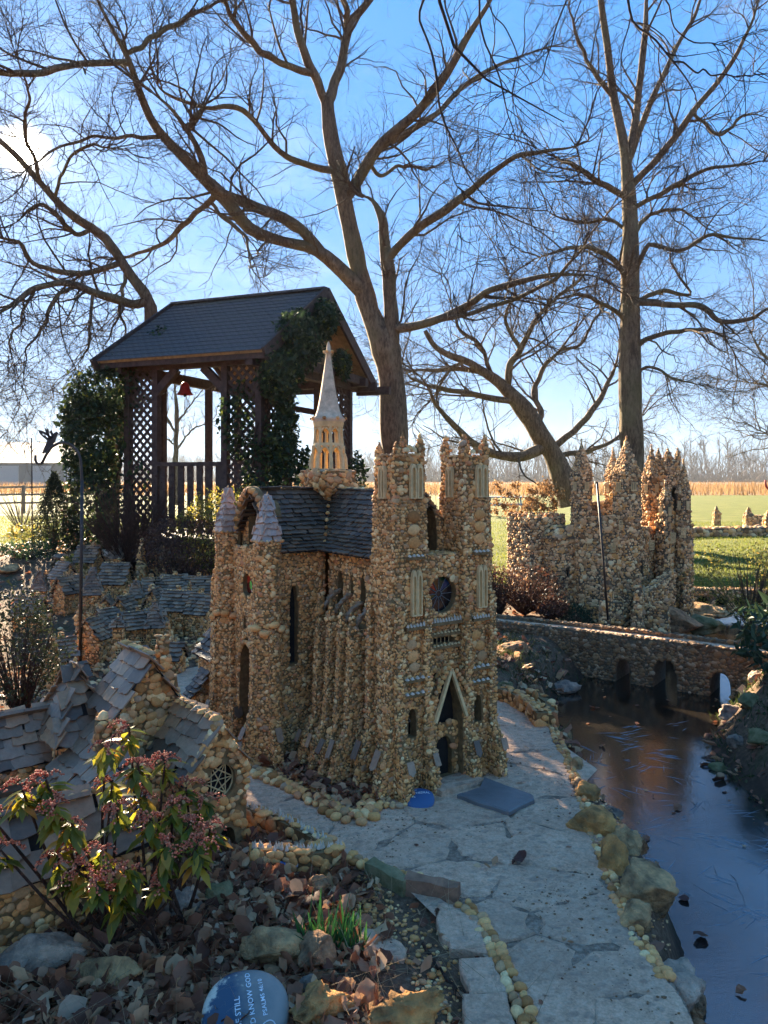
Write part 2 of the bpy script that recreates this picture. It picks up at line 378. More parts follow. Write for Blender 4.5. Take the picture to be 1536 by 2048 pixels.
class Stone:
    """pebble-dashed masonry in the local frame of root: a mortar core, big pebbles as parts, the rest as one part"""
    def __init__(s, root, d=.026, far=False):
        s.root = root; s.d = d; s.core = MB(); s.pos = []; s.fr = []; s.sc = []; s.cam = local_of(root, CAM); s.far = far; s.back = {}
    def wall(s, pts, holes=(), d=None, pebbles=True, inset=0.0):
        """planar polygon seen counter-clockwise from outside; holes = [(2d polygon, depth, material of the back or None)]"""
        pts = np.asarray(pts, float); p0 = pts[0]; ex = pts[1] - p0; ex /= np.linalg.norm(ex)
        n = np.cross(ex, pts[-1] - p0); n /= np.linalg.norm(n); ey = np.cross(n, ex)
        to2 = lambda q: np.c_[(q - p0) @ ex, (q - p0) @ ey]
        to3 = lambda q, off=0.0: p0 + np.asarray(q)[:, :1] * ex + np.asarray(q)[:, 1:2] * ey + n * off
        o2 = to2(pts)
        if holes:
            loops = [[Vector((a, b, 0)) for a, b in o2]] + [[Vector((a, b, 0)) for a, b in h[0]] for h in holes]
            tri = tessellate_polygon(loops); allp = np.concatenate([o2] + [np.asarray(h[0], float) for h in holes])
            tri = np.array(tri); a, b, c = allp[tri[:, 0]], allp[tri[:, 1]], allp[tri[:, 2]]
            cr_ = (b[:, 0] - a[:, 0]) * (c[:, 1] - a[:, 1]) - (b[:, 1] - a[:, 1]) * (c[:, 0] - a[:, 0])
            tri[cr_ < 0] = tri[cr_ < 0][:, ::-1]
            s.core.add(to3(allp), [tri])
            for hp, dep, bm in holes:
                hp = np.asarray(hp, float); k = len(hp)
                s.core.add(np.concatenate([to3(hp), to3(hp, -dep)]), [[[i, (i + 1) % k, k + (i + 1) % k, k + i] for i in range(k)]])
                if bm == 'open': pass
                elif bm is None: s.core.add(to3(hp, -dep), [np.arange(k)])
                else: s.back.setdefault(bm, []).append(to3(hp, -dep))
        else:
            s.core.add(pts, [np.arange(len(pts))])
        if not pebbles: return to3, n
        view = s.cam - pts.mean(0); view /= np.linalg.norm(view)
        if view @ n < -.3: return to3, n
        d = d or s.d
        lo, hi = o2.min(0), o2.max(0)
        ns, nt = max(1, int(round((hi[0] - lo[0]) / (d * 1.0)))), max(1, int(round((hi[1] - lo[1]) / (d * .84))))
        gs, gt = np.meshgrid(np.arange(ns + 1), np.arange(nt + 1)); gs = gs.ravel().astype(float); gt = gt.ravel().astype(float)
        gs += .5 * (gt % 2) - .25 + R.uniform(-.34, .34, len(gs)); gt += R.uniform(-.3, .3, len(gt))
        q = np.c_[lo[0] + gs * (hi[0] - lo[0]) / ns, lo[1] + gt * (hi[1] - lo[1]) / nt]
        k = inpoly(q, o2)
        for hp, *_ in holes:
            hp = np.asarray(hp, float); k &= ~inpoly(q, hp); k &= polydist(q, hp) > d * .28
        q = q[k]
        if not len(q): return to3, n
        N = len(q); f = np.exp(R.normal(0, .29, N)).clip(.55, 1.8)
        f *= np.where(R.random(N) < .06, 1.4, 1)
        sc = np.c_[.50 * d * f * R.uniform(.9, 1.3, N), .43 * d * f * R.uniform(.85, 1.1, N), .19 * d * f * R.uniform(.8, 1.3, N)]
        a = R.normal(0, .38, N); ca, sa = np.cos(a)[:, None], np.sin(a)[:, None]
        nn = n[None] + R.normal(0, .13, (N, 3)); nn /= np.linalg.norm(nn, axis=1, keepdims=True)
        x = ca * ex + sa * ey; x -= (x * nn).sum(1, keepdims=True) * nn; x /= np.linalg.norm(x, axis=1, keepdims=True); y = np.cross(nn, x)
        s.pos.append(to3(q, .12 * d)); s.fr.append(np.stack([x, y, nn], 2)); s.sc.append(sc)
        return to3, n
    def prism(s, poly, z0, z1, top=None, d=None, cap=True, skip=(), holes=None):
        """poly counter-clockwise from above (local xy)"""
        p = np.asarray(poly, float); q = p if top is None else np.asarray(top, float); n = len(p)
        for i in range(n):
            if i in skip: continue
            j = (i + 1) % n
            w = [[*p[i], z0], [*p[j], z0], [*q[j], z1], [*q[i], z1]]
            if np.linalg.norm(q[i] - q[j]) < 1e-5: w = w[:3]
            s.wall(w, (holes or {}).get(i, ()), d)
        if cap and np.ptp(q, axis=0).max() > 1e-4: s.wall(np.c_[q, np.full(n, z1)], (), d)
    def box(s, u0, u1, v0, v1, z0, z1, d=None, taper=0.0, holes=None, cap=True):
        p = [[u0, v0], [u1, v0], [u1, v1], [u0, v1]]; t = taper
        s.prism(p, z0, z1, [[u0 + t, v0 + t], [u1 - t, v0 + t], [u1 - t, v1 - t], [u0 + t, v1 - t]], d, cap, holes=holes)
    def spot(s, p, n, sc):
        """one extra stone"""
        n = np.asarray(n, float); n /= np.linalg.norm(n); r = np.array([0, 0, 1.0]) if abs(n[2]) < .9 else np.array([1.0, 0, 0])
        x = np.cross(r, n); x /= np.linalg.norm(x); y = np.cross(n, x)
        s.pos.append(np.asarray(p, float)[None]); s.fr.append(np.stack([x, y, n], 1)[None]); s.sc.append(np.asarray(sc, float)[None])
    def finish(s, mat='pebble', mortar='mortar', singles=300, wallname='wall', base=None):
        w = part(wallname, s.core, mortar, s.root, world=False)
        for bm, polys in s.back.items():
            for p in polys:
                mb = MB(); mb.add(p, [np.arange(len(p))]); part('window_pane' if bm.startswith('glass') else 'dark_opening', mb, bm, s.root, world=False)
        if not s.pos: return w
        pos = np.concatenate(s.pos); fr = np.concatenate(s.fr); sc = np.concatenate(s.sc); N = len(pos)
        rnd = R.random(N)
        v = s.cam - pos; dist = np.linalg.norm(v, axis=1); fac = (v * fr[:, :, 2]).sum(1) / dist
        show = sc[:, 0] * sc[:, 1] / dist ** 2 * np.clip(fac, 0, 1)
        mul = np.where(fac > .05, 1.0, 0.0)
        order = np.argsort(-show * mul); one = order[:singles]; rest = order[singles:]
        for i in one:
            me = random.choice(pebble_meshes(mat + '_one')); o = bpy.data.objects.new('pebble', me); COL.objects.link(o); o.parent = s.root
            m = Matrix(np.c_[fr[i] * sc[i][None, :], pos[i]].tolist() + [[0, 0, 0, 1]]); o.matrix_local = m
        if len(rest):
            mb = MB(); blobs(mb, base or DOME, pos[rest], fr[rest], sc[rest], rnd[rest])
            part('pebble_facing', mb, mat, s.root, True, 'stuff', world=False)
        return w
def arch(s0, t0, w, h, spring=.55, n=6):
    """pointed-arch outline, base at (s0 centre, t0)"""
    ts = t0 + h * spring; pts = [(s0 - w / 2, t0), (s0 + w / 2, t0)]
    for k in range(n + 1):
        a = k / n; pts.append((s0 + w / 2 * math.cos(a * math.pi / 2) ** .8, ts + (h * (1 - spring)) * math.sin(a * math.pi / 2) ** .9))
    for k in range(n - 1, -1, -1):
        a = k / n; pts.append((s0 - w / 2 * math.cos(a * math.pi / 2) ** .8, ts + (h * (1 - spring)) * math.sin(a * math.pi / 2) ** .9))
    return pts
def circle(s0, t0, r, n=16, rz=None): return [(s0 + r * math.cos(2 * math.pi * k / n), t0 + (rz or r) * math.sin(2 * math.pi * k / n)) for k in range(n)]
def slate_mesh(w, h, th, seed):
    rr = random.Random(seed); n = 5
    top = [(-w / 2, h), (w / 2, h)]
    bot = [(w / 2 - w * k / n, h * rr.uniform(-.02, .16) + (abs(k / n - .5) > .45) * h * .06) for k in range(n + 1)]
    pts = bot + top[:1] + top[1:]
    pts = [(w / 2 - w * k / n, bot[k][1]) for k in range(n + 1)] + [(-w / 2 * rr.uniform(.9, 1.02), h), (w / 2 * rr.uniform(.9, 1.02), h)]
    pts = pts[::-1]; p = np.array(pts)
    if (np.roll(p[:, 0], -1) * p[:, 1] - p[:, 0] * np.roll(p[:, 1], -1)).sum() > 0: p = p[::-1]
    k = len(p); v = np.concatenate([np.c_[p, np.full(k, th)], np.c_[p, np.zeros(k)]])
    v[:, 2] += R.normal(0, th * .12, len(v))
    faces = [np.arange(k), np.arange(k)[::-1] + k, np.array([[i, k + i, k + (i + 1) % k, (i + 1) % k] for i in range(k)])]
    return v, faces
SLATES = [slate_mesh(1, 1, .09, k) for k in range(6)]
SLATE_ME = {}
def slates(root, quad, w, h, mat='slate', single=True, name='slate', th=None, jitter=1.0, expo=.62, mb=None, bow=0.0):
    """overlapping slates on a quad (bottom-left, bottom-right, top-right, top-left as seen from outside)"""
    q = np.asarray(quad, float); out = mb or MB()
    hl = (np.linalg.norm(q[3] - q[0]) + np.linalg.norm(q[2] - q[1])) / 2; rows = max(2, int(round(hl / (h * expo)))); th = th or w * .10
    for r in range(rows):
        t = r / rows; a = q[0] * (1 - t) + q[3] * t; b = q[1] * (1 - t) + q[2] * t
        L = np.linalg.norm(b - a); nc = max(1, int(round(L / w)))
        for c in range(nc + (r % 2)):
            s_ = (c + .5 - .5 * (r % 2) + random.uniform(-.12, .12) * jitter) / nc
            s_ = min(max(s_, .25 / nc), 1 - .25 / nc)
            p = a * (1 - s_) + b * s_; up = (q[3] - q[0]) * (1 - s_) + (q[2] - q[1]) * s_; up = up / np.linalg.norm(up)
            x = (b - a) / L; n = np.cross(x, up); n /= np.linalg.norm(n); up = np.cross(n, x)
            if bow: p = p - n * bow * 4 * t * (1 - t)
            tilt = math.atan2(th * 1.6, h * expo) + random.uniform(-.05, .08) * jitter; rot = random.uniform(-.10, .10) * jitter; roll = random.uniform(-.05, .05) * jitter
            u2 = up * math.cos(tilt) - n * math.sin(tilt); n2 = n * math.cos(tilt) + up * math.sin(tilt)
            x2 = x * math.cos(rot) + u2 * math.sin(rot); u2 = np.cross(n2, x2); n2 = n2 + x * roll; 
            sx, sy = w * random.uniform(.85, 1.18), h * random.uniform(.9, 1.12)
            p = p + n * th * 1.7 - up * h * .06
            if single:
                key = (mat, random.randrange(6))
                if key not in SLATE_ME:
                    b_ = MB(); v, fa = SLATES[key[1]]; b_.add(v, fa); me = b_.mesh('slate'); me.materials.append(MATS[mat + '_one']); SLATE_ME[key] = me
                o = bpy.data.objects.new(name, SLATE_ME[key]); COL.objects.link(o); o.parent = root
                m = np.c_[x2 * sx, u2 * sy, n2 * (th / .09), p]; o.matrix_local = Matrix(m.tolist() + [[0, 0, 0, 1]])
            else:
                v, fa = random.choice(SLATES); vv = v * np.array([sx, sy, th / .09]); vv = vv[:, :1] * x2 + vv[:, 1:2] * u2 + vv[:, 2:] * n2 + p
                out.add(vv, fa, random.random())
    if not single and mb is None: part(name + '_covering', out, mat, root, kind='stuff', world=False)
    return out
# ================================================================== the setting: ground, stream, path
def sstep(a, b, x): t = np.clip((x - a) / (b - a), 0, 1); return t * t * (3 - 2 * t)
WZ = -0.30
LB = [G(*p, WZ)[:2] for p in [(1400, 2120), (1392, 2000), (1352, 1850), (1292, 1760), (1206, 1650), (1172, 1560), (1142, 1500), (1104, 1440), (1120, 1400), (1180, 1352)]]
LB = [np.array([.95, .2]), np.array([1.0, 1.5])] + LB + [np.array([2.15, 7.9]), np.array([3.2, 8.9]), np.array([4.3, 10.4]), np.array([7.0, 12.6])]
RB = [np.array([2.6, .2]), np.array([2.2, 2.4])] + [G(*p, WZ)[:2] for p in [(1560, 1660), (1482, 1592), (1402, 1505), (1420, 1450), (1452, 1405)]] + [np.array([3.4, 6.6]), np.array([4.2, 7.9]), np.array([5.3, 9.4]), np.array([7.6, 11.2])]
LBs = smooth_poly(LB, 5); RBs = smooth_poly(RB, 5)
STREAM = np.concatenate([LBs, RBs[::-1]])
PATHPX = [(335, 1368), (420, 1330), (700, 1320), (985, 1380), (1060, 1402), (1100, 1452), (1128, 1510), (1158, 1580), (1178, 1650), (1205, 1705), (1222, 1770), (1300, 1900), (1370, 2010), (1400, 2100), (1480, 2420),
          (1150, 2420), (1062, 2060), (1012, 1950), (962, 1862), (925, 1818), (830, 1778), (690, 1742), (610, 1690), (540, 1672), (478, 1640), (462, 1590), (430, 1490)]
PATH = np.array([G(*p)[:2] for p in PATHPX])
PATHS = smooth_poly(PATH, 3, True)

def height(x, y):
    x = np.asarray(x, float); y = np.asarray(y, float); sh = x.shape; p = np.c_[x.ravel(), y.ravel()]
    xx, yy = p[:, 0], p[:, 1]
    base = np.zeros(len(p))
    p3 = np.c_[p, np.zeros(len(p))]
    n = vnoise(p3, 1.3, 3); nf = vnoise(p3, 5.0, 3, 2)
    near = sstep(26, 14, yy) * sstep(9, 7.5, np.abs(xx))
    base += near * (.05 * n + .022 * nf)
    vil = sstep(5.3, 9.3, yy) * sstep(-.7, -1.5, xx) * .33
    gz = sstep(8.0, 9.6, yy) * sstep(16.5, 13.5, yy) * sstep(.6, -.4, xx) * sstep(-6.5, -4.2, xx) * .22
    fall = sstep(17, 12.5, yy)
    base += vil * fall * sstep(-8, -6, xx) + gz
    bed = sstep(.25, -.05, xx) * sstep(3.4, 3.0, yy) * near
    base += bed * .03
    rb = sstep(1.9, 3.0, xx) * sstep(7.5, 5.5, yy) * near; base += rb * .22
    base += -.012 * 0
    nearm = (np.abs(xx) < 9) & (yy < 17) & (yy > -1)
    # flatten under the path and the church
    if nearm.any():
        q = p[nearm]; ins = inpoly(q, PATHS); dd = polydist(q, PATHS)
        fl = np.where(ins, 1.0, sstep(.14, 0.0, dd)); base[nearm] *= 1 - fl
        ins = inpoly(q, STREAM); dd = polydist(q, STREAM)
        xc = np.interp(q[:, 1], LBs[:, 1], LBs[:, 0]) * .5 + np.interp(q[:, 1], RBs[:, 1], RBs[:, 0]) * .5
        wd = np.where(q[:, 0] > xc, .55, np.where(q[:, 1] < 4.6, .16, .42))
        k = sstep(0, 1, dd / wd) ** np.where(q[:, 0] > xc, .8, .7)
        b = base[nearm]
        base[nearm] = np.where(ins, WZ - .03 - np.minimum(.22, dd * .7), (WZ - .03) * (1 - k) + b * k)
    return base.reshape(sh)
def H(x, y): return float(height(np.array([x]), np.array([y]))[0])
def geo(a, b, n): return np.geomspace(a, b, n)
xs = np.concatenate([-geo(8, 4000, 26)[::-1], np.arange(-7.94, 7.95, .068), geo(8, 4000, 26)])
ys = np.concatenate([-geo(1, 400, 10)[::-1], np.arange(.2, 17, .068), geo(17.1, 4500, 40)])
gx, gy = np.meshgrid(xs, ys); gz_ = height(gx, gy)
mb = MB(); nx, ny = len(xs), len(ys); idx = np.arange(nx * ny).reshape(ny, nx)
lawn = np.maximum(sstep(10.1, 10.5, gy + .35 * vnoise(np.stack([gx, gy, gy * 0], -1), .9, 3, 5)) * sstep(.2, .8, gx), sstep(14.0, 15.0, gy))
mb.add(np.stack([gx, gy, gz_], -1).reshape(-1, 3), [np.stack([idx[:-1, :-1], idx[:-1, 1:], idx[1:, 1:], idx[1:, :-1]], -1).reshape(-1, 4)], lawn.ravel())
t = NT('ground'); ps = t.pos(); sx = t.N('ShaderNodeSeparateXYZ', {0: ps}); Yc = sx.outputs[1]; Zc = sx.outputs[2]
n1 = t.noise(2.6, 6, .62, ps); n2 = t.noise(38, 5, .7, ps); n3 = t.noise(.35, 4, .6, ps); n4 = t.noise(160, 3, .6, ps)
soil = t.ramp(n2, [(.3, (.06, .036, .022)), (.55, (.17, .105, .063)), (.75, (.32, .215, .14))])
soil = t.mix(.55, soil, t.ramp(n1, [(.35, (.5, .45, .42)), (.65, (1.3, 1.2, 1.1))]), 'MULTIPLY')
mossf = t.math('MULTIPLY', t.ramp(t.noise(4.5, 5, .6, ps), [(.53, (0, 0, 0)), (.64, (1, 1, 1))]), .55)
soil = t.mix(mossf, soil, (.045, .06, .018))
lw = t.ramp(t.noise(1.1, 6, .7, ps), [(.3, (.065, .08, .010)), (.5, (.105, .12, .013)), (.62, (.15, .145, .025)), (.75, (.20, .145, .045))])
lw = t.mix(.35, lw, t.ramp(n4, [(.3, (.4, .45, .3)), (.7, (1.4, 1.4, 1.2))]), 'MULTIPLY')
fld = t.ramp(t.noise(.22, 6, .75, ps), [(.3, (.15, .085, .035)), (.7, (.23, .145, .065))])
ff = t.math('ADD', Yc, t.math('MULTIPLY', t.math('SUBTRACT', n3, .5), 5.0))
ff = t.N('ShaderNodeMapRange', {0: ff, 1: 64.0, 2: 67.0}).outputs[0]
lw = t.mix(ff, lw, fld)
c = t.mix(t.rnd(False), soil, lw)
# damp strip along the water
wet = t.N('ShaderNodeMapRange', {0: Zc, 1: -.27, 2: -.12}).outputs[0]
c = t.mix(wet, t.mix(.65, c, (.02, .015, .011)), c)
t.principled(c, .92, t.bump(t.math('ADD', n2, t.math('MULTIPLY', n4, .5)), .7, .02), .2); MATS['ground'] = t.m
g = part('ground', mb, 'ground', smooth=True); g['kind'] = 'structure'

# ---- water under thin ice
t = NT('water_ice'); ps = t.pos()
mp1 = t.N('ShaderNodeMapping', {0: ps, 'Rotation': (0, 0, .5), 'Scale': (9, 1.4, 1)}).outputs[0]
mp2 = t.N('ShaderNodeMapping', {0: ps, 'Rotation': (0, 0, -.75), 'Scale': (1.6, 10, 1)}).outputs[0]
a = t.noise(3.2, 5, .6, mp1, 1.2); b = t.noise(3.0, 5, .6, mp2, 1.0); big = t.noise(1.5, 4, .55, ps)
icef = t.ramp(big, [(.42, (0, 0, 0)), (.60, (1, 1, 1))])
yy_ = t.N('ShaderNodeMapRange', {0: t.N('ShaderNodeSeparateXYZ', {0: ps}).outputs[1], 1: 5.4, 2: 4.5}).outputs[0]
icef = t.math('MULTIPLY', t.math('ADD', t.math('MULTIPLY', icef, .55), .45), yy_)
c = t.mix(icef, (.014, .011, .008), t.ramp(t.noise(6, 5, .65, ps), [(.35, (.012, .012, .013)), (.7, (.055, .054, .054))]))
hgt = t.math('ADD', t.math('MULTIPLY', a, .7), t.math('MULTIPLY', b, .7))
nb = t.bump(hgt, .035, .03)
nb2 = t.bump(t.noise(60, 3, .6, ps), .05, .01, nb)
rr = t.math('ADD', t.math('MULTIPLY', icef, .035), .006)
t.principled(c, rr, nb2, .6, IOR=2.25); MATS['water_ice'] = t.m
tri = tessellate_polygon([[Vector((a_, b_, 0)) for a_, b_ in STREAM]])
mb = MB(); grow_c = STREAM.mean(0)
gx2, gy2 = np.meshgrid(np.arange(.5, 8.4, .1), np.arange(.1, 13.2, .1)); q = np.c_[gx2.ravel(), gy2.ravel()]
okp = (inpoly(q, STREAM) | (polydist(q, STREAM) < .16)).reshape(gx2.shape); idx = np.arange(q.shape[0]).reshape(gx2.shape)
cell = okp[:-1, :-1] & okp[1:, :-1] & okp[:-1, 1:] & okp[1:, 1:]
fq = np.stack([idx[:-1, :-1], idx[:-1, 1:], idx[1:, 1:], idx[1:, :-1]], -1)[cell]
mb.add(np.c_[q, np.full(len(q), WZ)], [fq]); w = part('stream_water', mb, 'water_ice'); w['kind'] = 'structure'
me = w.data
# ice needles lying in the frozen skin
mb = MB(); n = 0
while n < 300:
    cy = 2.4 + 3.2 * R.random() ** 1.3; cx0 = np.interp(cy, LBs[:, 1], LBs[:, 0]); cx1 = np.interp(cy, RBs[:, 1], RBs[:, 0]); cx = R.uniform(cx0 + .1, cx1 - .06)
    base_a = R.choice([.25, .5, -.55, -.9, 1.2]) + R.normal(0, .08)
    for k in range(R.integers(1, 7)):
        L = R.uniform(.04, .22); wd = R.uniform(.0008, .0024); a = base_a + R.normal(0, .2); d_ = np.array([math.cos(a), math.sin(a)]); nn = np.array([-d_[1], d_[0]])
        c0 = np.array([cx, cy]) + R.normal(0, .05, 2)
        mb.add([[*(c0 - d_ * L / 2), WZ + .001], [*(c0 + nn * wd), WZ + .0035], [*(c0 + d_ * L / 2), WZ + .001], [*(c0 - nn * wd), WZ + .001]], [[[0, 3, 1], [3, 2, 1]]]); n += 1
t = NT('ice'); t.principled((.17, .19, .21), .25, None, .6); MATS['ice'] = t.m
o = part('ice_needles', mb, 'ice'); tag(o, 'thin ice needles frozen across the stream surface', 'ice', kind='stuff')

# ---- the path: a mortar bed with big flagstones
t = NT('path_bed'); ps = t.pos(); n1 = t.noise(46, 6, .7, ps); n2 = t.noise(4, 5, .6, ps); vo = t.N('ShaderNodeTexVoronoi', {'Vector': ps, 'Scale': 95.0})
c = t.ramp(n1, [(.3, (.13, .085, .055)), (.55, (.38, .265, .18)), (.75, (.60, .45, .33))])
c = t.mix(.5, c, t.ramp(n2, [(.35, (.45, .42, .38)), (.62, (1.25, 1.2, 1.15))]), 'MULTIPLY')
t.principled(c, .95, t.bump(t.math('ADD', n1, vo.outputs[0]), .8, .01), .2); MATS['path_bed'] = t.m
t = NT('flagstone'); ps = t.pos(); r = t.rnd(True)
wv = t.N('ShaderNodeMapping', {0: ps, 'Rotation': (0, 0, .9), 'Scale': (20, 30, 1)}).outputs[0]
n2 = t.noise(34, 7, .72, ps); n3 = t.noise(3.2, 5, .6, ps); n5 = t.noise(110, 4, .7, ps)
wv2 = t.N('ShaderNodeVectorMath', {0: wv, 1: t.N('ShaderNodeVectorMath', {0: t.N('ShaderNodeTexNoise', {'Vector': ps, 'Scale': 9.0, 'Detail': 3.0}).outputs['Color'], 1: (1.6, 1.6, 1.6)}, operation='MULTIPLY').outputs[0]}, operation='ADD').outputs[0]
vor = t.N('ShaderNodeTexVoronoi', {'Vector': wv2, 'Scale': 1.0}, feature='F1'); v1 = vor.outputs[0]; vc = vor.outputs['Color']
c = t.ramp(n2, [(.28, (.50, .30, .185)), (.5, (.84, .54, .345)), (.75, (.95, .69, .475))])
c = t.mix(.65, c, t.ramp(n3, [(.3, (.66, .62, .59)), (.7, (1.2, 1.17, 1.12))]), 'MULTIPLY')
chips = t.math('MULTIPLY', t.ramp(v1, [(.30, (1, 1, 1)), (.48, (0, 0, 0))]), t.ramp(t.N('ShaderNodeSeparateColor', {0: vc}).outputs[0], [(.55, (0, 0, 0)), (.62, (1, 1, 1))]))
c = t.mix(t.math('MULTIPLY', chips, .34), c, (.22, .17, .14))
c = t.mix(.55, c, t.ramp(n5, [(.3, (.55, .52, .5)), (.7, (1.4, 1.37, 1.35))]), 'MULTIPLY')
c = t.mix(t.math('MULTIPLY', r, .35), c, (.36, .25, .17))
t.principled(c, .85, t.bump(t.math('ADD', t.math('MULTIPLY', v1, .7), t.math('ADD', t.math('MULTIPLY', n2, .8), t.math('MULTIPLY', n5, .35))), 1.0, .022), .3); MATS['flagstone'] = t.m
tri = np.array(tessellate_polygon([[Vector((a_, b_, 0)) for a_, b_ in PATHS]]))
a, b, c_ = PATHS[tri[:, 0]], PATHS[tri[:, 1]], PATHS[tri[:, 2]]
cr_ = (b[:, 0] - a[:, 0]) * (c_[:, 1] - a[:, 1]) - (b[:, 1] - a[:, 1]) * (c_[:, 0] - a[:, 0]); tri[cr_ < 0] = tri[cr_ < 0][:, ::-1]
mb = MB(); mb.add(np.c_[PATHS, np.full(len(PATHS), .005)], [tri]); path = part('path', mb, 'path_bed'); path['kind'] = 'structure'
SEEDPX = [(505, 1585), (600, 1640), (745, 1655), (850, 1690), (905, 1625), (1075, 1560), (960, 1690), (1085, 1690), (1050, 1480), (1110, 1530), (930, 1760), (1060, 1790), (1000, 1850), (1135, 1850), (1090, 1920),
          (1000, 1430), (1140, 1640), (445, 1430), (400, 1390), (430, 1510), (1200, 1960), (1130, 2020), (1250, 2040), (700, 1600), (385, 1355)]
SEEDS = np.array([G(*p)[:2] for p in SEEDPX])
def cell_poly(i, seeds, lim=.42):
    c = seeds[i]; poly = [c + np.array(d) * lim for d in ((-1, -1), (1, -1), (1, 1), (-1, 1))]
    for j, s_ in enumerate(seeds):
        if j == i or np.linalg.norm(s_ - c) > 2 * lim * 1.5: continue
        m = (c + s_) / 2; nrm_ = s_ - c; out = []
        for k in range(len(poly)):
            a, b = poly[k], poly[(k + 1) % len(poly)]; da, db = (a - m) @ nrm_, (b - m) @ nrm_
            if da <= 0: out.append(a)
            if da * db < 0: out.append(a + (b - a) * da / (da - db))
        poly = out
        if len(poly) < 3: return None
    return np.array(poly)
def slab(poly, z0, z1, mat, parent, name, jag=.008, shrink=.006):
    c = poly.mean(0); pts = []
    for k in range(len(poly)):
        a, b = poly[k], poly[(k + 1) % len(poly)]; m = max(2, int(np.linalg.norm(b - a) / .03))
        for q in range(m): pts.append(a + (b - a) * q / m)
    pts = np.array(pts); pts += vnoise(np.c_[pts, pts[:, :1] * 0], 14, 3, 3)[:, None] * (pts - c) / (np.linalg.norm(pts - c, axis=1, keepdims=True) + 1e-6) * jag * 5
    pts = pts + (c - pts) / (np.linalg.norm(c - pts, axis=1, keepdims=True) + 1e-6) * shrink
    ins = inpoly(pts, PATHS)
    if parent is path and not ins.all():
        for i in np.where(~ins)[0]:
            best = None
            for q in range(len(PATHS)):
                a_, b_ = PATHS[q], PATHS[(q + 1) % len(PATHS)]; ab = b_ - a_; tt = np.clip((pts[i] - a_) @ ab / (ab @ ab), 0, 1); pr = a_ + ab * tt; dd = np.linalg.norm(pr - pts[i])
                if best is None or dd < best[0]: best = (dd, pr)
            pts[i] = best[1] + (c - best[1]) / np.linalg.norm(c - best[1]) * (.02 + R.uniform(0, .02))
    k = len(pts); top = c + (pts - c) * (1 - .008 / max(.05, np.linalg.norm(pts - c, axis=1).mean()))
    tz = z1 + vnoise(np.c_[top, top[:, :1] * 0], 6, 2, 4) * .004
    v = np.concatenate([np.c_[pts, np.full(k, z0)], np.c_[pts, tz - .006], np.c_[top, tz], [[c[0], c[1], z1]]])
    i = np.arange(k); j = (i + 1) % k
    mb = MB(); mb.add(v, [np.c_[i, j, j + k, i + k], np.c_[i + k, j + k, j + 2 * k, i + 2 * k], np.c_[i + 2 * k, j + 2 * k, np.full(k, 3 * k)]])
    return part(name, mb, mat, parent)
for i in range(len(SEEDS)):
    pl = cell_poly(i, SEEDS)
    if pl is not None: slab(pl, .003, .0105 + R.uniform(-.002, .003), 'flagstone', path, 'flagstone', .011, .0045)
# ---- rocks
simple('rock_tan', (.70, .40, .17), .9, .4, 14, 32, 1.0, .25, (.16, .11, .06), bd=.05)
simple('rock_ochre', (.74, .34, .10), .9, .35, 11, 40, .8, .25, (.17, .11, .05), bd=.05)
simple('rock_grey', (.46, .32, .22), .85, .35, 14, 32, 1.0, .3, (.12, .105, .09), bd=.05)
simple('rock_pale', (.70, .48, .32), .85, .3, 12, 32, 1.0, .3, (.19, .155, .12), bd=.05)
simple('rock_brown', (.52, .27, .125), .9, .4, 14, 32, 1.0, .25, (.11, .075, .045), bd=.05)
simple('rock_moss', (.32, .25, .13), .95, .3, 6, 35, .9, .15, (.055, .07, .022), bd=.02)
def rock(label, c, dims, mat='rock_tan', rotz=0.0, seed=1, cuts=10, name='rock', cat='rock', group=None, tilt=0.0, fine=ICO4, rough=.30, sink=.25):
    rr = np.random.default_rng(seed); v, f = fine; v = v.copy()
    for _ in range(cuts):
        n = rr.standard_normal(3); n[2] *= .7; n /= np.linalg.norm(n); d = rr.uniform(.48, .80); k = np.maximum(0, v @ n - d); v -= k[:, None] * n * .93
    v *= 1 + rough * vnoise(v, 1.6, 3, seed)[:, None]; v += .20 * rough / .3 * vnoise(v, 4.5, 4, seed + .5)[:, None] * v + .05 * vnoise(v, 14, 2, seed)[:, None] * v
    v *= np.asarray(dims) / 2 / np.abs(v).max(0)
    ca, sa = math.cos(tilt), math.sin(tilt); v = v @ np.array([[1, 0, 0], [0, ca, -sa], [0, sa, ca]]).T
    mb = MB(); mb.add(v, [f]); o = part(name, mb, mat, smooth=True); o.location = (c[0], c[1], c[2] + dims[2] * (.5 - sink)); o.rotation_euler.z = rotz
    return tag(o, label, cat, group)
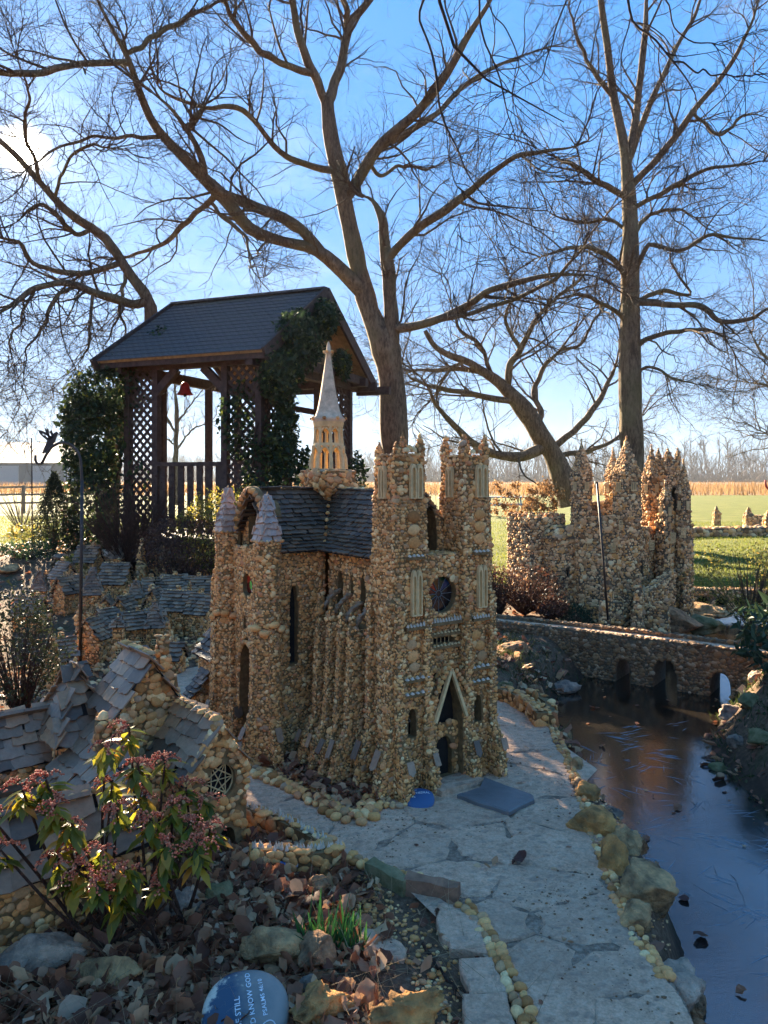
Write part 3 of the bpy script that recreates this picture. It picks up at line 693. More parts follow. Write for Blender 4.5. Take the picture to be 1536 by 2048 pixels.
# ================================================================== the pebble church
CO = (.05, 3.58); CTH = math.radians(35)
church = thing('miniature_cathedral', 'tall twin-towered miniature cathedral of tan pebbles beside the paved path', 'model church', (CO[0], CO[1], 0), CTH)
S = Stone(church, .0168)
TOP_U, TOP_V = .62, 1.0
def local_box(name, c, size, mat, rot=None, parent=church, smooth=False):
    mb = MB(); mb.box(c, size, rot); return part(name, mb, mat, parent, smooth, world=False)
def lancet_panel(face, s0, z0, w, h, parent=church):
    """tan cast panel of two narrow pointed lights: face = (origin, along, normal)"""
    o, ax, n = [np.asarray(q, float) for q in face]
    mb = MB()
    def pt(s, z, d): return o + ax * s + np.array([0, 0, z]) + n * d
    for k in (-1, 1):
        a = arch(s0 + k * w * .25, z0, w * .46, h, .72); b = arch(s0 + k * w * .25, z0 + h * .03, w * .26, h * .86, .75); m = len(a)
        v = [pt(*p, .0) for p in a] + [pt(*p, .019) for p in a] + [pt(*p, .019) for p in b] + [pt(*p, .006) for p in b]
        i = np.arange(m); j = (i + 1) % m
        mb.add(v, [np.c_[i, j, j + m, i + m], np.c_[i + m, j + m, j + 2 * m, i + 2 * m], np.c_[i + 2 * m, j + 2 * m, j + 3 * m, i + 3 * m], (i + 3 * m)[None]])
    part('lancet_panel', mb, 'terracotta', parent, world=False)
def teeth(face, s0, s1, z, n_, parent=church, hh=.02, mat='quartz', dep=.02):
    o, ax, nn = [np.asarray(q, float) for q in face]; mb = MB()
    c = o + ax * (s0 + s1) / 2 + np.array([0, 0, z]) + nn * dep * .6; L = abs(s1 - s0)
    R3 = np.stack([ax, nn, [0, 0, 1]], 1); mb.box(c, (L, dep * 1.4, .016), R3)
    part('ledge', mb, 'mortar', parent, world=False)
    for k in range(n_):
        s_ = s0 + (k + .5) * (s1 - s0) / n_; p = o + ax * s_ + np.array([0, 0, z + .006]) + nn * dep; r = abs(s1 - s0) / n_ * .42; h = hh * random.uniform(.7, 1.25)
        mb = MB(); a = np.arange(5) * 2 * np.pi / 5 + random.random()
        v = np.concatenate([np.c_[np.cos(a) * r, np.sin(a) * r, np.zeros(5)], np.c_[np.cos(a) * r * .75, np.sin(a) * r * .75, np.full(5, h * .5)], [[random.uniform(-.3, .3) * r, random.uniform(-.3, .3) * r, h]]]) + p
        i = np.arange(5); j = (i + 1) % 5; mb.add(v, [np.c_[i, j, j + 5, i + 5], np.c_[i + 5, j + 5, np.full(5, 10)]]); part('quartz_point', mb, mat, parent, world=False)
FRONT = lambda v: (np.array([0, v, 0]), np.array([1.0, 0, 0]), np.array([0, -1.0, 0]))
SIDE = lambda u: (np.array([u, 0, 0]), np.array([0, -1.0, 0]), np.array([-1.0, 0, 0]))     # s runs along -v
def bars(pts_list, r, parent=church, name='window_bar', mat='lead'):
    if name == 'arcade_bar':
        for a, b in pts_list: mb = MB(); mb.tubes(np.array([a, b]), np.array([[r, r]]), 4); part(name, mb, mat, parent, world=False)
        return
    mb = MB()
    for a, b in pts_list: mb.tubes(np.array([a, b]), np.array([[r, r]]), 4)
    return part(name, mb, mat, parent, world=False)
def lead_window(face, s0, z0, w, h, dep, parent=church, colors=None):
    o, ax, n = [np.asarray(q, float) for q in face]; pt = lambda s, z, d=0.0: o + ax * s + np.array([0, 0, z]) - n * (dep - .004) + n * d
    bars([(pt(s0, z0), pt(s0, z0 + h * .95)), (pt(s0 - w / 2, z0 + h * .45), pt(s0 + w / 2, z0 + h * .45)), (pt(s0 - w / 2, z0 + h * .45), pt(s0 + w * .2, z0 + h * .85)), (pt(s0 + w / 2, z0 + h * .45), pt(s0 - w * .2, z0 + h * .85))], .0012, parent)
    for k, c_ in enumerate(colors or ()):
        mb = MB(); x0, x1 = s0 - w / 2 + k * w / len(colors) + .002, s0 - w / 2 + (k + 1) * w / len(colors) - .002
        mb.add([pt(x0, z0 + .004), pt(x1, z0 + .004), pt(x1, z0 + h * .44), pt(x0, z0 + h * .44)], [[0, 1, 2, 3]]); part('stained_pane', mb, 'glass_' + c_, parent, world=False)
# --- front towers
W = .205
def front_tower(u0):
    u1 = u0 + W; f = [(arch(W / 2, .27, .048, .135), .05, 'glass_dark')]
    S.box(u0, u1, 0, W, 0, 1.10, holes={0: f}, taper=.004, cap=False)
    S.box(u0 + .004, u1 - .004, .004, W - .004, 1.10, 1.385, taper=.006)
    S.box(u0 + .014, u1 - .014, .014, W - .014, 1.385, 1.605, taper=.004, d=.021)
    face = FRONT(0.0)
    lead_window(face, u0 + W / 2, .27, .048, .135, .05)
    for uu, w_ in ((u0 + W * .62, .075),): lancet_panel(FRONT(.012), uu, 1.40, w_, .165)
    lancet_panel(SIDE(u0 + .012), -W * .5, 1.40, .05, .155)
    lancet_panel(FRONT(-.002), u0 + W * .58, .845, .062, .215); 
    teeth(FRONT(0), u0 + W * .25, u0 + W * .9, .79, 7); teeth(FRONT(0), u0 + W * .2, u0 + W * .95, .545, 5, hh=.014); teeth(FRONT(0), u0 + W * .2, u0 + W * .95, .475, 5, hh=.013)
    teeth(FRONT(.004), u0 + W * .3, u0 + W * .8, 1.12, 4, hh=.014)
    for k in range(3): S.spot((u0 + W * .58 + R.normal(0, .012), -.004, .60 + k * .055), (0, -1, 0), (.034, .026, .009)); S.spot((u0 + W * .55, 0, 1.19 + k * .062), (0, -1, 0), (.036, .028, .01))
    for uu, vv in ((u0 + .02, .02), (u1 - .02, .02), (u0 + .02, W - .02), (u1 - .02, W - .02)): # grey capping stones at the set-off
        S.spot((uu, vv, 1.39), (0, -.3, 1), (.022, .02, .018))
    # crown: parapet and pinnacles
    for (a, b) in ((.014, .014), (W - .014, .014), (.014, W - .014), (W - .014, W - .014)):
        hh = random.uniform(.05, .065) if u0 < .1 and a < .1 else random.uniform(.085, .11); p = np.array([[-1, -1], [1, -1], [1, 1], [-1, 1]])
        cu = np.array([u0 + min(max(a, .032), W - .032), min(max(b, .032), W - .032)])
        S.prism(cu + p * .017, 1.60, 1.60 + hh * .40, d=.016, cap=False); S.prism(cu + p * .018, 1.60 + hh * .40, 1.60 + hh * 1.2, cu + p * .002, d=.016, cap=False)
    for k in range(26):
        e = k % 4; s_ = random.uniform(.03, W - .03); q = [(s_, .02), (s_, W - .02), (.02, s_), (W - .02, s_)][e]
        S.spot((u0 + q[0], q[1], 1.605), (0, 0, 1), (random.uniform(.010, .02), random.uniform(.008, .016), random.uniform(.006, .013)))
    for k in range(3): S.spot((u0 + W / 2 + (k - 1) * .02, .02, 1.625 + (k == 1) * .012), (0, 0, 1), (.02, .018, .02))
front_tower(0.0); front_tower(TOP_U - W)
# --- middle bay
mv = .03; mu0, mu1 = W, TOP_U - W; mw = mu1 - mu0
rc = .925; rr_ = .088
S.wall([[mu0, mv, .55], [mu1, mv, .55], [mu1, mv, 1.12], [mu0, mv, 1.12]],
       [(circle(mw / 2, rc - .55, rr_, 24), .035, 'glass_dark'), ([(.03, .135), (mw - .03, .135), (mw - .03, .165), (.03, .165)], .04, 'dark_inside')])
S.wall([[mu0, mv, 1.12], [mu1, mv, 1.12], [mu1, mv + .1, 1.125], [mu0, mv + .1, 1.125]])
cen = np.array([mu0 + mw / 2, mv + .031, rc])
mb = MB(); mb.add([cen + np.array([math.cos(a) * rr_ * .99, .002, math.sin(a) * rr_ * .99]) for a in np.arange(24) * math.pi / 12], [np.arange(24)]); rose = part('rose_window', mb, 'glass_dark', church, world=False)
cols = ['dark', 'red', 'dark', 'amber', 'dark', 'blue', 'olive', 'dark', 'scarlet', 'dark', 'green', 'dark']
for k in range(12):
    a0, a1 = 2 * math.pi * k / 12 + .04, 2 * math.pi * (k + 1) / 12 - .04; mb = MB()
    aa = np.linspace(a0, a1, 4); v = [cen + np.array([math.cos((a0 + a1) / 2) * .02, 0, math.sin((a0 + a1) / 2) * .02])] + [cen + np.array([math.cos(a) * rr_ * .95, 0, math.sin(a) * rr_ * .95]) for a in aa]
    mb.add(v, [[0, 1, 2, 3, 4]]); part('rose_pane', mb, 'glass_' + cols[(k * 5) % 12], rose, world=False)
bars([(cen + np.array([math.cos(a) * .016, -.002, math.sin(a) * .016]), cen + np.array([math.cos(a) * rr_, -.002, math.sin(a) * rr_])) for a in np.arange(12) * math.pi / 6] +
     [(cen + np.array([math.cos(a) * .017, -.002, math.sin(a) * .017]), cen + np.array([math.cos(a + .79) * .017, -.002, math.sin(a + .79) * .017])) for a in np.arange(8) * .79], .0016, rose, 'rose_tracery')
bars([((mu0 + .03 + k * (mw - .06) / 6, mv + .012, .685), (mu0 + .03 + k * (mw - .06) / 6, mv + .012, .715)) for k in range(1, 6)], .0022, name='arcade_bar', mat='terracotta')
teeth(FRONT(mv), mu0 + .005, mu1 - .005, .79, 11, hh=.028, dep=.03); teeth(FRONT(mv), mu0 + .005, mu1 - .005, .735, 9, hh=.01, mat='terracotta'); teeth(FRONT(mv), mu0 + .005, mu1 - .005, .672, 9, hh=.01, mat='terracotta')
for k in range(22):
    a = 2 * math.pi * k / 22; S.spot(cen + np.array([math.cos(a) * (rr_ + .012), -.03, math.sin(a) * (rr_ + .012)]), (0, -1, 0), (.013, .010, .009))
# gable end between the towers, open and dark
gp = [[mu0, .16, 1.12], [mu1, .16, 1.12], [mu1, .16, 1.30], [(mu0 + mu1) / 2, .16, 1.43], [mu0, .16, 1.30]]
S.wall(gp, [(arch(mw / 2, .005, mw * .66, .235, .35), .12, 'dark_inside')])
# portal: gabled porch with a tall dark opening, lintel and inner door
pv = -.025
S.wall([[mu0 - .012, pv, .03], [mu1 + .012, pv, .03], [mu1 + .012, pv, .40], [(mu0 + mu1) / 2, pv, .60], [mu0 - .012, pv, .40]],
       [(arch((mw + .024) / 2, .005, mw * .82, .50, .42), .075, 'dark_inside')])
for s_, u_ in ((0, mu0 - .012), (1, mu1 + .012)):
    S.wall([[u_, mv if s_ == 0 else pv, .03], [u_, pv if s_ == 0 else mv, .03], [u_, pv if s_ == 0 else mv, .40], [u_, mv if s_ == 0 else pv, .40]])
S.wall([[mu0 - .012, pv, .40], [mu0 + mw / 2, pv, .60], [mu0 + mw / 2, mv, .60], [mu0 - .012, mv, .40]][::-1][::-1])
S.wall([[mu0 + mw / 2, pv, .60], [mu1 + .012, pv, .40], [mu1 + .012, mv, .40], [mu0 + mw / 2, mv, .60]])
# lintel with a lower round-headed doorway inside the portal
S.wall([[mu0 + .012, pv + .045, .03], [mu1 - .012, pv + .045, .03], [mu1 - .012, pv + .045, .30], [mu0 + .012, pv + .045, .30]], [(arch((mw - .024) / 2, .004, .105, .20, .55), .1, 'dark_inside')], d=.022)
for sgn in (-1, 1):
    mb = MB(); a = np.array([mu0 + mw / 2, pv - .012, .575]); b = np.array([mu0 + mw / 2 + sgn * .098, pv - .012, .33]); mb.beam(a, b, .014, .018, (0, 1, 0)); part('gable_rail', mb, 'terracotta', church, world=False)
    for k in range(9):
        t_ = k / 8; S.spot(a * (1 - t_) + np.array([mu0 + mw / 2 + sgn * .125, pv - .01, .40]) * t_ + np.array([0, -.004, .03]), (0, -1, .4), (.013, .012, .012))
local_box('threshold', (mu0 + mw / 2, -.06, .02), (mw + .05, .13, .04), 'flagstone')
# buttresses: stone fins whose feet splay outwards, with a slate cap on each foot
def fin(c, d, w, z1, dep0, dep1, zs, cap=True, dd=.016):
    """c: point on the wall (u,v), d: outward unit vector, foot depth dep0 to zs then dep1 to z1"""
    c = np.array(c, float); d = np.array(d, float); t_ = np.array([-d[1], d[0]])
    def ring(dep, wd): return [c + t_ * wd / 2 * -1, c - t_ * wd / 2 + d * dep, c + t_ * wd / 2 + d * dep, c + t_ * wd / 2]
    def ring2(dep, wd):
        r = [c - d * .01 - t_ * wd / 2, c + d * dep - t_ * wd / 2, c + d * dep + t_ * wd / 2, c - d * .01 + t_ * wd / 2]
        r = np.array(r); a = sum(r[i][0] * r[(i + 1) % 4][1] - r[(i + 1) % 4][0] * r[i][1] for i in range(4)); return r if a > 0 else r[::-1]
    S.prism(ring2(dep0, w * 1.12), 0, zs, ring2(dep0 * .88, w * 1.05), cap=False, d=dd)
    S.prism(ring2(dep0 * .88, w * 1.05), zs, zs * 1.0 + .12, ring2(dep1, w), cap=False, d=dd)
    S.prism(ring2(dep1, w), zs + .12, z1 - .03, ring2(dep1 * .8, w * .9), cap=False, d=dd)
    S.prism(ring2(dep1 * .8, w * .9), z1 - .03, z1, ring2(dep1 * .3, w * .5), d=dd)
    if cap:
        a = c + d * (dep0 + .006); mb = MB(); x = np.array([*t_, 0]); up = np.array([*(-d * .45 + t_ * random.uniform(-.12, .12)), .88]); n = np.cross(x, up)
        if n @ np.array([*d, 0]) < 0: n = -n
        v, fa = SLATES[random.randrange(6)]; vv = v * np.array([w * random.uniform(.7, 1.0), random.uniform(.06, .10), .05]); p = np.array([*a, zs - .015]) + n * .012
        mb.add(vv[:, :1] * x + vv[:, 1:2] * up + vv[:, 2:] * n + p, fa, random.random()); part('buttress_slate', mb, 'slate', church, world=False)
for u_, dp in ((.018, .10), (W - .022, .085), (TOP_U - W + .02, .09), (TOP_U - .02, .10)): fin((u_, 0), (0, -1), .046, .93, dp, .026, .15)
for v_ in (.02, W - .02): fin((0, v_), (-1, 0), .046, .95, .10, .028, .16)
fin((TOP_U, .03), (1, 0), .046, .9, .07, .025, .13); fin((TOP_U, .15), (1, 0), .046, .9, .06, .025, .13)
# --- nave: aisle, clerestory, roof
nu = .075; nv0, nv1 = W, .72
S.wall([[nu, nv1, .60], [nu, nv0, .60], [nu, nv0, 1.10], [nu, nv1, 1.10]],
       [(arch(.12, .20, .055, .20), .045, 'glass_dark'), (arch(.235, .28, .022, .11), .04, 'glass_dark'), (arch(.34, .20, .045, .20), .045, 'glass_dark'), (arch(.445, .18, .045, .20), .045, 'glass_dark')], d=.021)
for s_, z_, w_, cc in ((.12, .80, .055, ('green', 'dark')), (.34, .80, .045, ('green', 'olive')), (.445, .78, .045, ('blue', 'dark'))):
    lead_window((np.array([nu, nv1, 0]), np.array([0, -1.0, 0]), np.array([-1.0, 0, 0])), s_, z_, w_, .20, .045, colors=cc)
au = .035
S.wall([[au, nv1, 0], [au, nv0, 0], [au, nv0, .70], [au, nv1, .70]],
       [([(.035, .33), (.115, .33), (.115, .66), (.035, .66)], .05, 'dark_inside'), (arch(.085, .16, .03, .10), .04, 'glass_green'), (arch(.20, .30, .05, .36), .05, 'dark_inside'), (arch(.31, .30, .05, .36), .05, 'dark_inside'), (arch(.42, .30, .05, .36), .05, 'dark_inside')])
S.wall([[au, nv1, .70], [au, nv0, .70], [nu, nv0, .76], [nu, nv1, .76]], pebbles=False)
for v_, z1 in ((.60, .84), (.49, .83), (.385, .80), (.29, .79)):
    fin((au, v_), (-1, 0), .040, z1 - .05, .215, .125, .15, dd=.015)
    cu = np.array([au - .085, v_]); p = np.array([[-1, -1], [1, -1], [1, 1], [-1, 1]]); S.prism(cu + p * .020, z1 - .06, z1 + .05, cu + p * .003, d=.02, cap=False)
    # flying arch in dark slate chips
    mb = MB(); a = np.linspace(0, 1, 9); pts = np.c_[au - .07 + a * (nu - au + .065), np.full(9, v_), z1 - .03 + .085 * np.sin(a * 1.5)]
    mb.tubes(pts[None], np.full((1, 9), .013), 5); part('flying_arch', mb, 'slate', church, True, world=False)
    mb = MB()
    for q in range(16):
        t_ = random.random(); p = np.array([np.interp(t_, a, pts[:, i]) for i in range(3)]) + np.array([0, random.uniform(-.012, .012), .008]); mb.box(p, (.02, .022, .006), np.array(Matrix.Rotation(random.uniform(-.6, .6), 3, 'Y')) )
    part('arch_chips', mb, 'slate', church, kind='stuff', world=False)
# far side and back, plain
S.wall([[TOP_U, W, 0], [TOP_U, 1.5, 0], [TOP_U, 1.5, 1.08], [TOP_U, W, 1.08]], d=.034)
S.wall([[TOP_U, 1.5, 0], [0, 1.5, 0], [0, 1.5, 1.08], [TOP_U, 1.5, 1.08]], d=.034)
ru = .27; RZ = 1.425; EZ = 1.085
def roofdeck(q, mat='dark_inside'):
    mb = MB(); mb.add(q, [np.arange(len(q))]); return part('roof', mb, mat, church, world=False)
# nave roof, left slope (seen) and right slope
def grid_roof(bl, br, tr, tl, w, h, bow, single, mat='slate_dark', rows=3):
    bl, br, tr, tl = [np.asarray(q, float) for q in (bl, br, tr, tl)]; mbx = None if single else MB()
    x = br - bl; n = np.cross(x, tl - bl); n /= np.linalg.norm(n)
    sag = [0, -bow * .8, -bow, -bow * .4, 0][:: 4 // 2] if False else None
    lv = [(k / rows) for k in range(rows + 1)]
    pts = [((bl * (1 - t_) + tl * t_) - n * bow * math.sin(math.pi * t_) + n * bow * .8 * math.exp(-((t_ - 0) / .18) ** 2), (br * (1 - t_) + tr * t_) - n * bow * math.sin(math.pi * t_) + n * bow * .8 * math.exp(-((t_ - 0) / .18) ** 2)) for t_ in lv]
    for k in range(rows):
        q = [pts[k][0], pts[k][1], pts[k + 1][1], pts[k + 1][0]]; dk = roofdeck(q)
        slates(dk, q, w, h, mat, single, mb=mbx)
    if not single: part('slate_covering', mbx, mat, dk, kind='stuff', world=False)
tv0, tv1, tu = .76, 1.28, -.27; tvm = (tv0 + tv1) / 2
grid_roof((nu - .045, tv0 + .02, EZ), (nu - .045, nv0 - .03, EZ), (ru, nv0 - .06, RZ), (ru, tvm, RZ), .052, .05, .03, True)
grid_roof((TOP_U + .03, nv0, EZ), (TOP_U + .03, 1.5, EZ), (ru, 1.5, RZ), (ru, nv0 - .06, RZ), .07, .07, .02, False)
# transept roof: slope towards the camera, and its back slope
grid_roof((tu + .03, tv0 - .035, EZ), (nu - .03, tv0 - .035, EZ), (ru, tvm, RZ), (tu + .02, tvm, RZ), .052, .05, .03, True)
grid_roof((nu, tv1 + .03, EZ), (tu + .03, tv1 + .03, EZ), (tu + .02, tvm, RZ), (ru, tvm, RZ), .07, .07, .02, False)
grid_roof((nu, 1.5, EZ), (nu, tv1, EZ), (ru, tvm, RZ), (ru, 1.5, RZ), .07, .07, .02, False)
for k in range(34): # frosted ridge stones
    t_ = k / 33; S.spot((ru, nv0 + t_ * (1.4 - nv0), RZ + .014), (0, 0, 1), (.016, .012, .009)); S.spot((tu + .03 + t_ * (ru - tu), tvm, RZ + .012), (0, 0, 1), (.012, .015, .008))
for k in range(9): S.spot((nu - .02 + (ru - nu) * k / 9 - .005, tv0 - .03 + (tvm - tv0) * k / 9, EZ + .025 + (RZ - EZ) * k / 9), (-.6, -.6, .6), (.012, .012, .010))
# --- transept front and its two spired towers
S.wall([[tu, tv1, 0], [tu, tv0, 0], [tu, tv0, 1.12], [tu, tv1, 1.12]],
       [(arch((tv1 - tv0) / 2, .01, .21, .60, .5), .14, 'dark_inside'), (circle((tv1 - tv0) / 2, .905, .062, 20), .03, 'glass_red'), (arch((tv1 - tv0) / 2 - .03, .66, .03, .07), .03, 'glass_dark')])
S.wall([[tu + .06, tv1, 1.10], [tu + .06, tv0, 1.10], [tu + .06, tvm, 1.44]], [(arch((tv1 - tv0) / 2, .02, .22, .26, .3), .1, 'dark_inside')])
for sgn in (-1, 1):
    mb = MB(); a = np.linspace(0, 1, 10); pts = np.c_[np.full(10, tu + .03), tvm + sgn * .20 * np.cos(a * 1.5), 1.10 + .33 * np.sin(a * 1.55)]
    for k in range(10): S.spot(pts[k] + np.array([-.012, 0, 0]), (-1, 0, .3), (.026, .02, .02))
    mb.tubes(pts[None], np.full((1, 10), .026), 6); part('gable_arch', mb, 'mortar', church, True, world=False)
cenT = np.array([tu + .024, tvm, .905])
for k, (cc, dy, dz, r_) in enumerate((('scarlet', .018, .025, .03), ('red', .02, -.018, .028), ('lime', -.014, 0, .024), ('sky', -.03, -.035, .017), ('green', -.03, .03, .02))):
    mb = MB(); v = [cenT + np.array([-.003 - .001 * k, dy + r_ * math.cos(a), dz + r_ * 1.15 * math.sin(a)]) for a in np.arange(12) * math.pi / 6]; mb.add(v, [np.arange(12)[::-1]]); part('stained_pane', mb, 'glass_' + cc, church, world=False)
S.wall([[tu, tv0, 0], [-.03, tv0, 0], [-.03, tv0, 1.10], [tu, tv0, 1.10]], [(arch(.15, .50, .05, .42, .7), .04, 'dark_inside')])
S.wall([[-.03, tv0, 0], [nu, tv0, 0], [nu, tv0, 1.10], [-.03, tv0, 1.10]])
for k in range(16):
    a = math.pi * k / 15; S.spot((tu - .006, tvm + .10 * math.cos(a), .42 + .17 * math.sin(a) ** .8), (-1, 0, 0), (.016, .014, .014))
def transept_tower(u, v, w, zsh, zap):
    c = np.array([u, v]); oct_ = np.array([[math.cos(a), math.sin(a)] for a in np.arange(8) * math.pi / 4 + math.pi / 8]) * w / 2 / math.cos(math.pi / 8)
    S.prism(c + oct_ * 1.05, 0, .70, c + oct_, cap=False); S.prism(c + oct_ * .98, .70, zsh, c + oct_ * .97)
    for a in (math.pi * 1.5, math.pi): fin(c + np.array([math.cos(a), math.sin(a)]) * w * .42, (math.cos(a), math.sin(a)), .048, .69, .085, .038, .16)
    for k in range(5):
        a = math.pi * (.9 + .2 * k); S.spot((u + math.cos(a) * w * .62, v + math.sin(a) * w * .62, .71 + R.uniform(-.015, .03)), (math.cos(a), math.sin(a), .5), (.03, .02, .022))
    sq = np.array([[-1, -1], [1, -1], [1, 1], [-1, 1]]) * w * .40; sp = MB(); sp.prism(c + sq * 1.0, zsh, zap - .03, c + sq * .1); spo = part('transept_spire', sp, 'mortar', church, world=False)
    for k in range(4):
        a, b = c + sq[k], c + sq[(k + 1) % 4]; nm = 'slate_red' if k in (0, 1) else 'slate'
        q = [[*a, zsh], [*b, zsh], [*(c + sq[(k + 1) % 4] * .10), zap - .03], [*(c + sq[k] * .10), zap - .03]]
        slates(spo, q, w * .36, w * .42, 'slate_red', k in (0, 3), 'spire_slate', th=.006, jitter=.6)
    for k in range(6): S.spot((u, v, zap - .035 + k * .007), (0, 0, 1), (.012 * (1 - k / 7), .012 * (1 - k / 7), .008))
    for k in range(18):
        e = sq[k % 4] * (1 - (k // 4) / 4.5) + sq[(k + 1) % 4] * ((k // 4) / 4.5); S.spot((*(c + e * 1.08), zsh + .004), (e[0], e[1], .02), (.013, .011, .012))
transept_tower(tu - .01, tv0 - .005, .135, 1.165, 1.42); transept_tower(tu - .01, tv1 - .02, .135, 1.185, 1.45)
# slim pinnacle and low slated chapels behind the transept
c = np.array([tu - .0, tv1 + .16]); p = np.array([[math.cos(a), math.sin(a)] for a in np.arange(6) * math.pi / 3])
S.prism(c + p * .045, 0, .86, c + p * .035, cap=False); S.prism(c + p * .036, .86, 1.0, c + p * .003, d=.02, cap=False)
S.box(tu - .02, .3, tv1 + .10, 1.68, 0, .44)
grid_roof((tu - .05, 1.70, .40), (tu - .05, tv1 + .08, .40), (tu + .1, tv1 + .08, .60), (tu + .1, 1.70, .60), .07, .07, .01, True)
S.box(tu - .10, tu, tv1 + .22, 1.62, 0, .20); grid_roof((tu - .14, 1.62, .18), (tu - .14, tv1 + .22, .18), (tu - .02, tv1 + .22, .33), (tu - .02, 1.62, .33), .06, .06, .005, True)
# --- crossing turret, lantern and spire
xc_ = np.array([ru, tvm + .03]); sq = np.array([[-1, -1], [1, -1], [1, 1], [-1, 1]])
S.prism(xc_ + sq * .03, 1.33, 1.445, xc_ + sq * .118, d=.03, cap=False); S.prism(xc_ + sq * .118, 1.445, 1.535, xc_ + sq * .116, d=.03)
mbL = MB(); oc = np.array([[math.cos(a), math.sin(a)] for a in np.arange(8) * math.pi / 4 + math.pi / 8])
def ringz(mb, r0, z0, r1, z1): mb.prism(xc_ + oc * r0, z0, z1, xc_ + oc * r1)
ringz(mbL, .108, 1.535, .104, 1.552); ringz(mbL, .094, 1.688, .090, 1.705); ringz(mbL, .088, 1.80, .094, 1.83)
for k in range(8):
    for r0, z0, r1, z1, th in ((.098, 1.55, .088, 1.69, .012), (.082, 1.70, .076, 1.80, .011)):
        a = xc_ + oc[k] * r0; b = xc_ + oc[k] * r1; mbL.tubes(np.array([[*a, z0], [*((a + b) / 2), (z0 + z1) / 2], [*b, z1]]), np.array([[th, th * .8, th]]), 6)
        a2 = xc_ + oc[(k + 1) % 8] * r0; b2 = xc_ + oc[(k + 1) % 8] * r1; t_ = np.linspace(0, 1, 7)
        arcp = np.c_[(a + b)[0] / 2 * (1 - t_) + (a2 + b2)[0] / 2 * t_, (a + b)[1] / 2 * (1 - t_) + (a2 + b2)[1] / 2 * t_, z0 + (z1 - z0) * (.62 + .33 * np.sin(t_ * np.pi))]
        mbL.tubes(arcp, np.full((1, 7), th * .6), 5)
        mid = (a + a2) / 2; mbL.tubes(np.array([[*mid, z0], [*((b + b2) / 2), z0 + (z1 - z0) * .7]]), np.array([[th * .45, th * .35]]), 5)
    mbL.tubes(np.array([[*(xc_ + oc[k] * .105), 1.55], [*(xc_ + oc[k] * .103), 1.615], [*(xc_ + oc[k] * .102), 1.645]]), np.array([[.013, .011, .002]]), 5)
part('lantern', mbL, 'terracotta', church, True, world=False)
mbS = MB(); zz = np.array([1.82, 1.845, 1.865, 1.90, 1.96, 2.04, 2.12, 2.19, 2.235, 2.25, 2.262, 2.28, 2.31]); rrz = np.array([.078, .105, .082, .068, .055, .042, .030, .020, .014, .030, .012, .012, .004])
aa = np.arange(10) * 2 * math.pi / 10
ring = np.stack([np.c_[xc_[0] + np.cos(aa) * r * (1 + .06 * np.cos(aa * 5 + z * 9)), xc_[1] + np.sin(aa) * r * (1 + .06 * np.sin(aa * 3)), np.full(10, z)] for z, r in zip(zz, rrz)]); i = np.arange(130).reshape(13, 10)
mbS.add(ring.reshape(-1, 3), [np.stack([i[:-1], np.roll(i, -1, 1)[:-1], np.roll(i, -1, 1)[1:], i[1:]], -1).reshape(-1, 4)]); part('spire', mbS, 'spire_cement', church, True, world=False)
for k in range(8): S.spot((xc_[0] + math.cos(k * .785) * .105, xc_[1] + math.sin(k * .785) * .105, 1.85), (math.cos(k * .785), math.sin(k * .785), .3), (.011, .011, .011))
for k in range(5): S.spot((xc_[0] + math.cos(k * 1.26) * .026, xc_[1] + math.sin(k * 1.26) * .026, 2.25), (math.cos(k * 1.26), math.sin(k * 1.26), .3), (.010, .009, .009))
S.finish('pebble', 'mortar', 300)
# ================================================================== bridge
def frame_thing(name, label, cat, a, b, z=0.0, group=None):
    """Empty at a, local x towards b"""
    a = np.asarray(a, float); b = np.asarray(b, float); return thing(name, label, cat, (a[0], a[1], z), math.atan2(b[1] - a[1], b[0] - a[0]), group), np.linalg.norm(b[:2] - a[:2])
bl = np.array([.86, 7.68]); br = np.array([3.55, 5.72])
bridge, BL = frame_thing('stone_bridge', 'low pebble bridge with four arches over the frozen stream', 'bridge', bl, br)
S = Stone(bridge, .028)
n_b = 14; xs_ = np.linspace(0, BL, n_b + 1); topz = lambda x: .055 + .03 * math.sin(x / BL * 2.4) - .02 * x / BL
ars = [(1.54, .13, .20), (1.90, .20, .245), (2.34, .16, .20), (2.72, .16, .19)]
pts = [[x, 0, topz(x)] for x in xs_[::-1]]
S.wall([[0, 0, -.42], [BL, 0, -.42]] + pts, [(arch(x, .02, w, .10 + h, .55), .36, 'open') for x, w, h in ars], d=.028)
bw = .36
S.wall([[BL, bw, -.42], [0, bw, -.42]] + [[x, bw, topz(x)] for x in xs_], [(arch(BL - x, .02, w, .10 + h, .55), .001, 'open') for x, w, h in ars], d=.028, pebbles=False)
for v0, v1 in ((0, .055), (bw - .055, bw)):
    for k in range(n_b):
        x0, x1 = xs_[k], xs_[k + 1]; z0, z1 = topz(x0), topz(x1); ph = .035
        S.wall([[x0, v0, z0], [x1, v0, z1], [x1, v0, z1 + ph], [x0, v0, z0 + ph]]); S.wall([[x0, v0, z0 + ph], [x1, v0, z1 + ph], [x1, v1, z1 + ph], [x0, v1, z0 + ph]], d=.03)
        S.wall([[x1, v1, z1], [x0, v1, z0], [x0, v1, z0 + ph], [x1, v1, z1 + ph]])
for x, w, h in ars:  # voussoirs
    for p in arch(x, -.40, w + .05, .12 + h, .55)[2:]: S.spot((p[0], -.005, p[1]), (0, -1, 0), (.022, .017, .014))
S.finish('pebble_brown', 'mortar_grey', 170)
mb = MB()
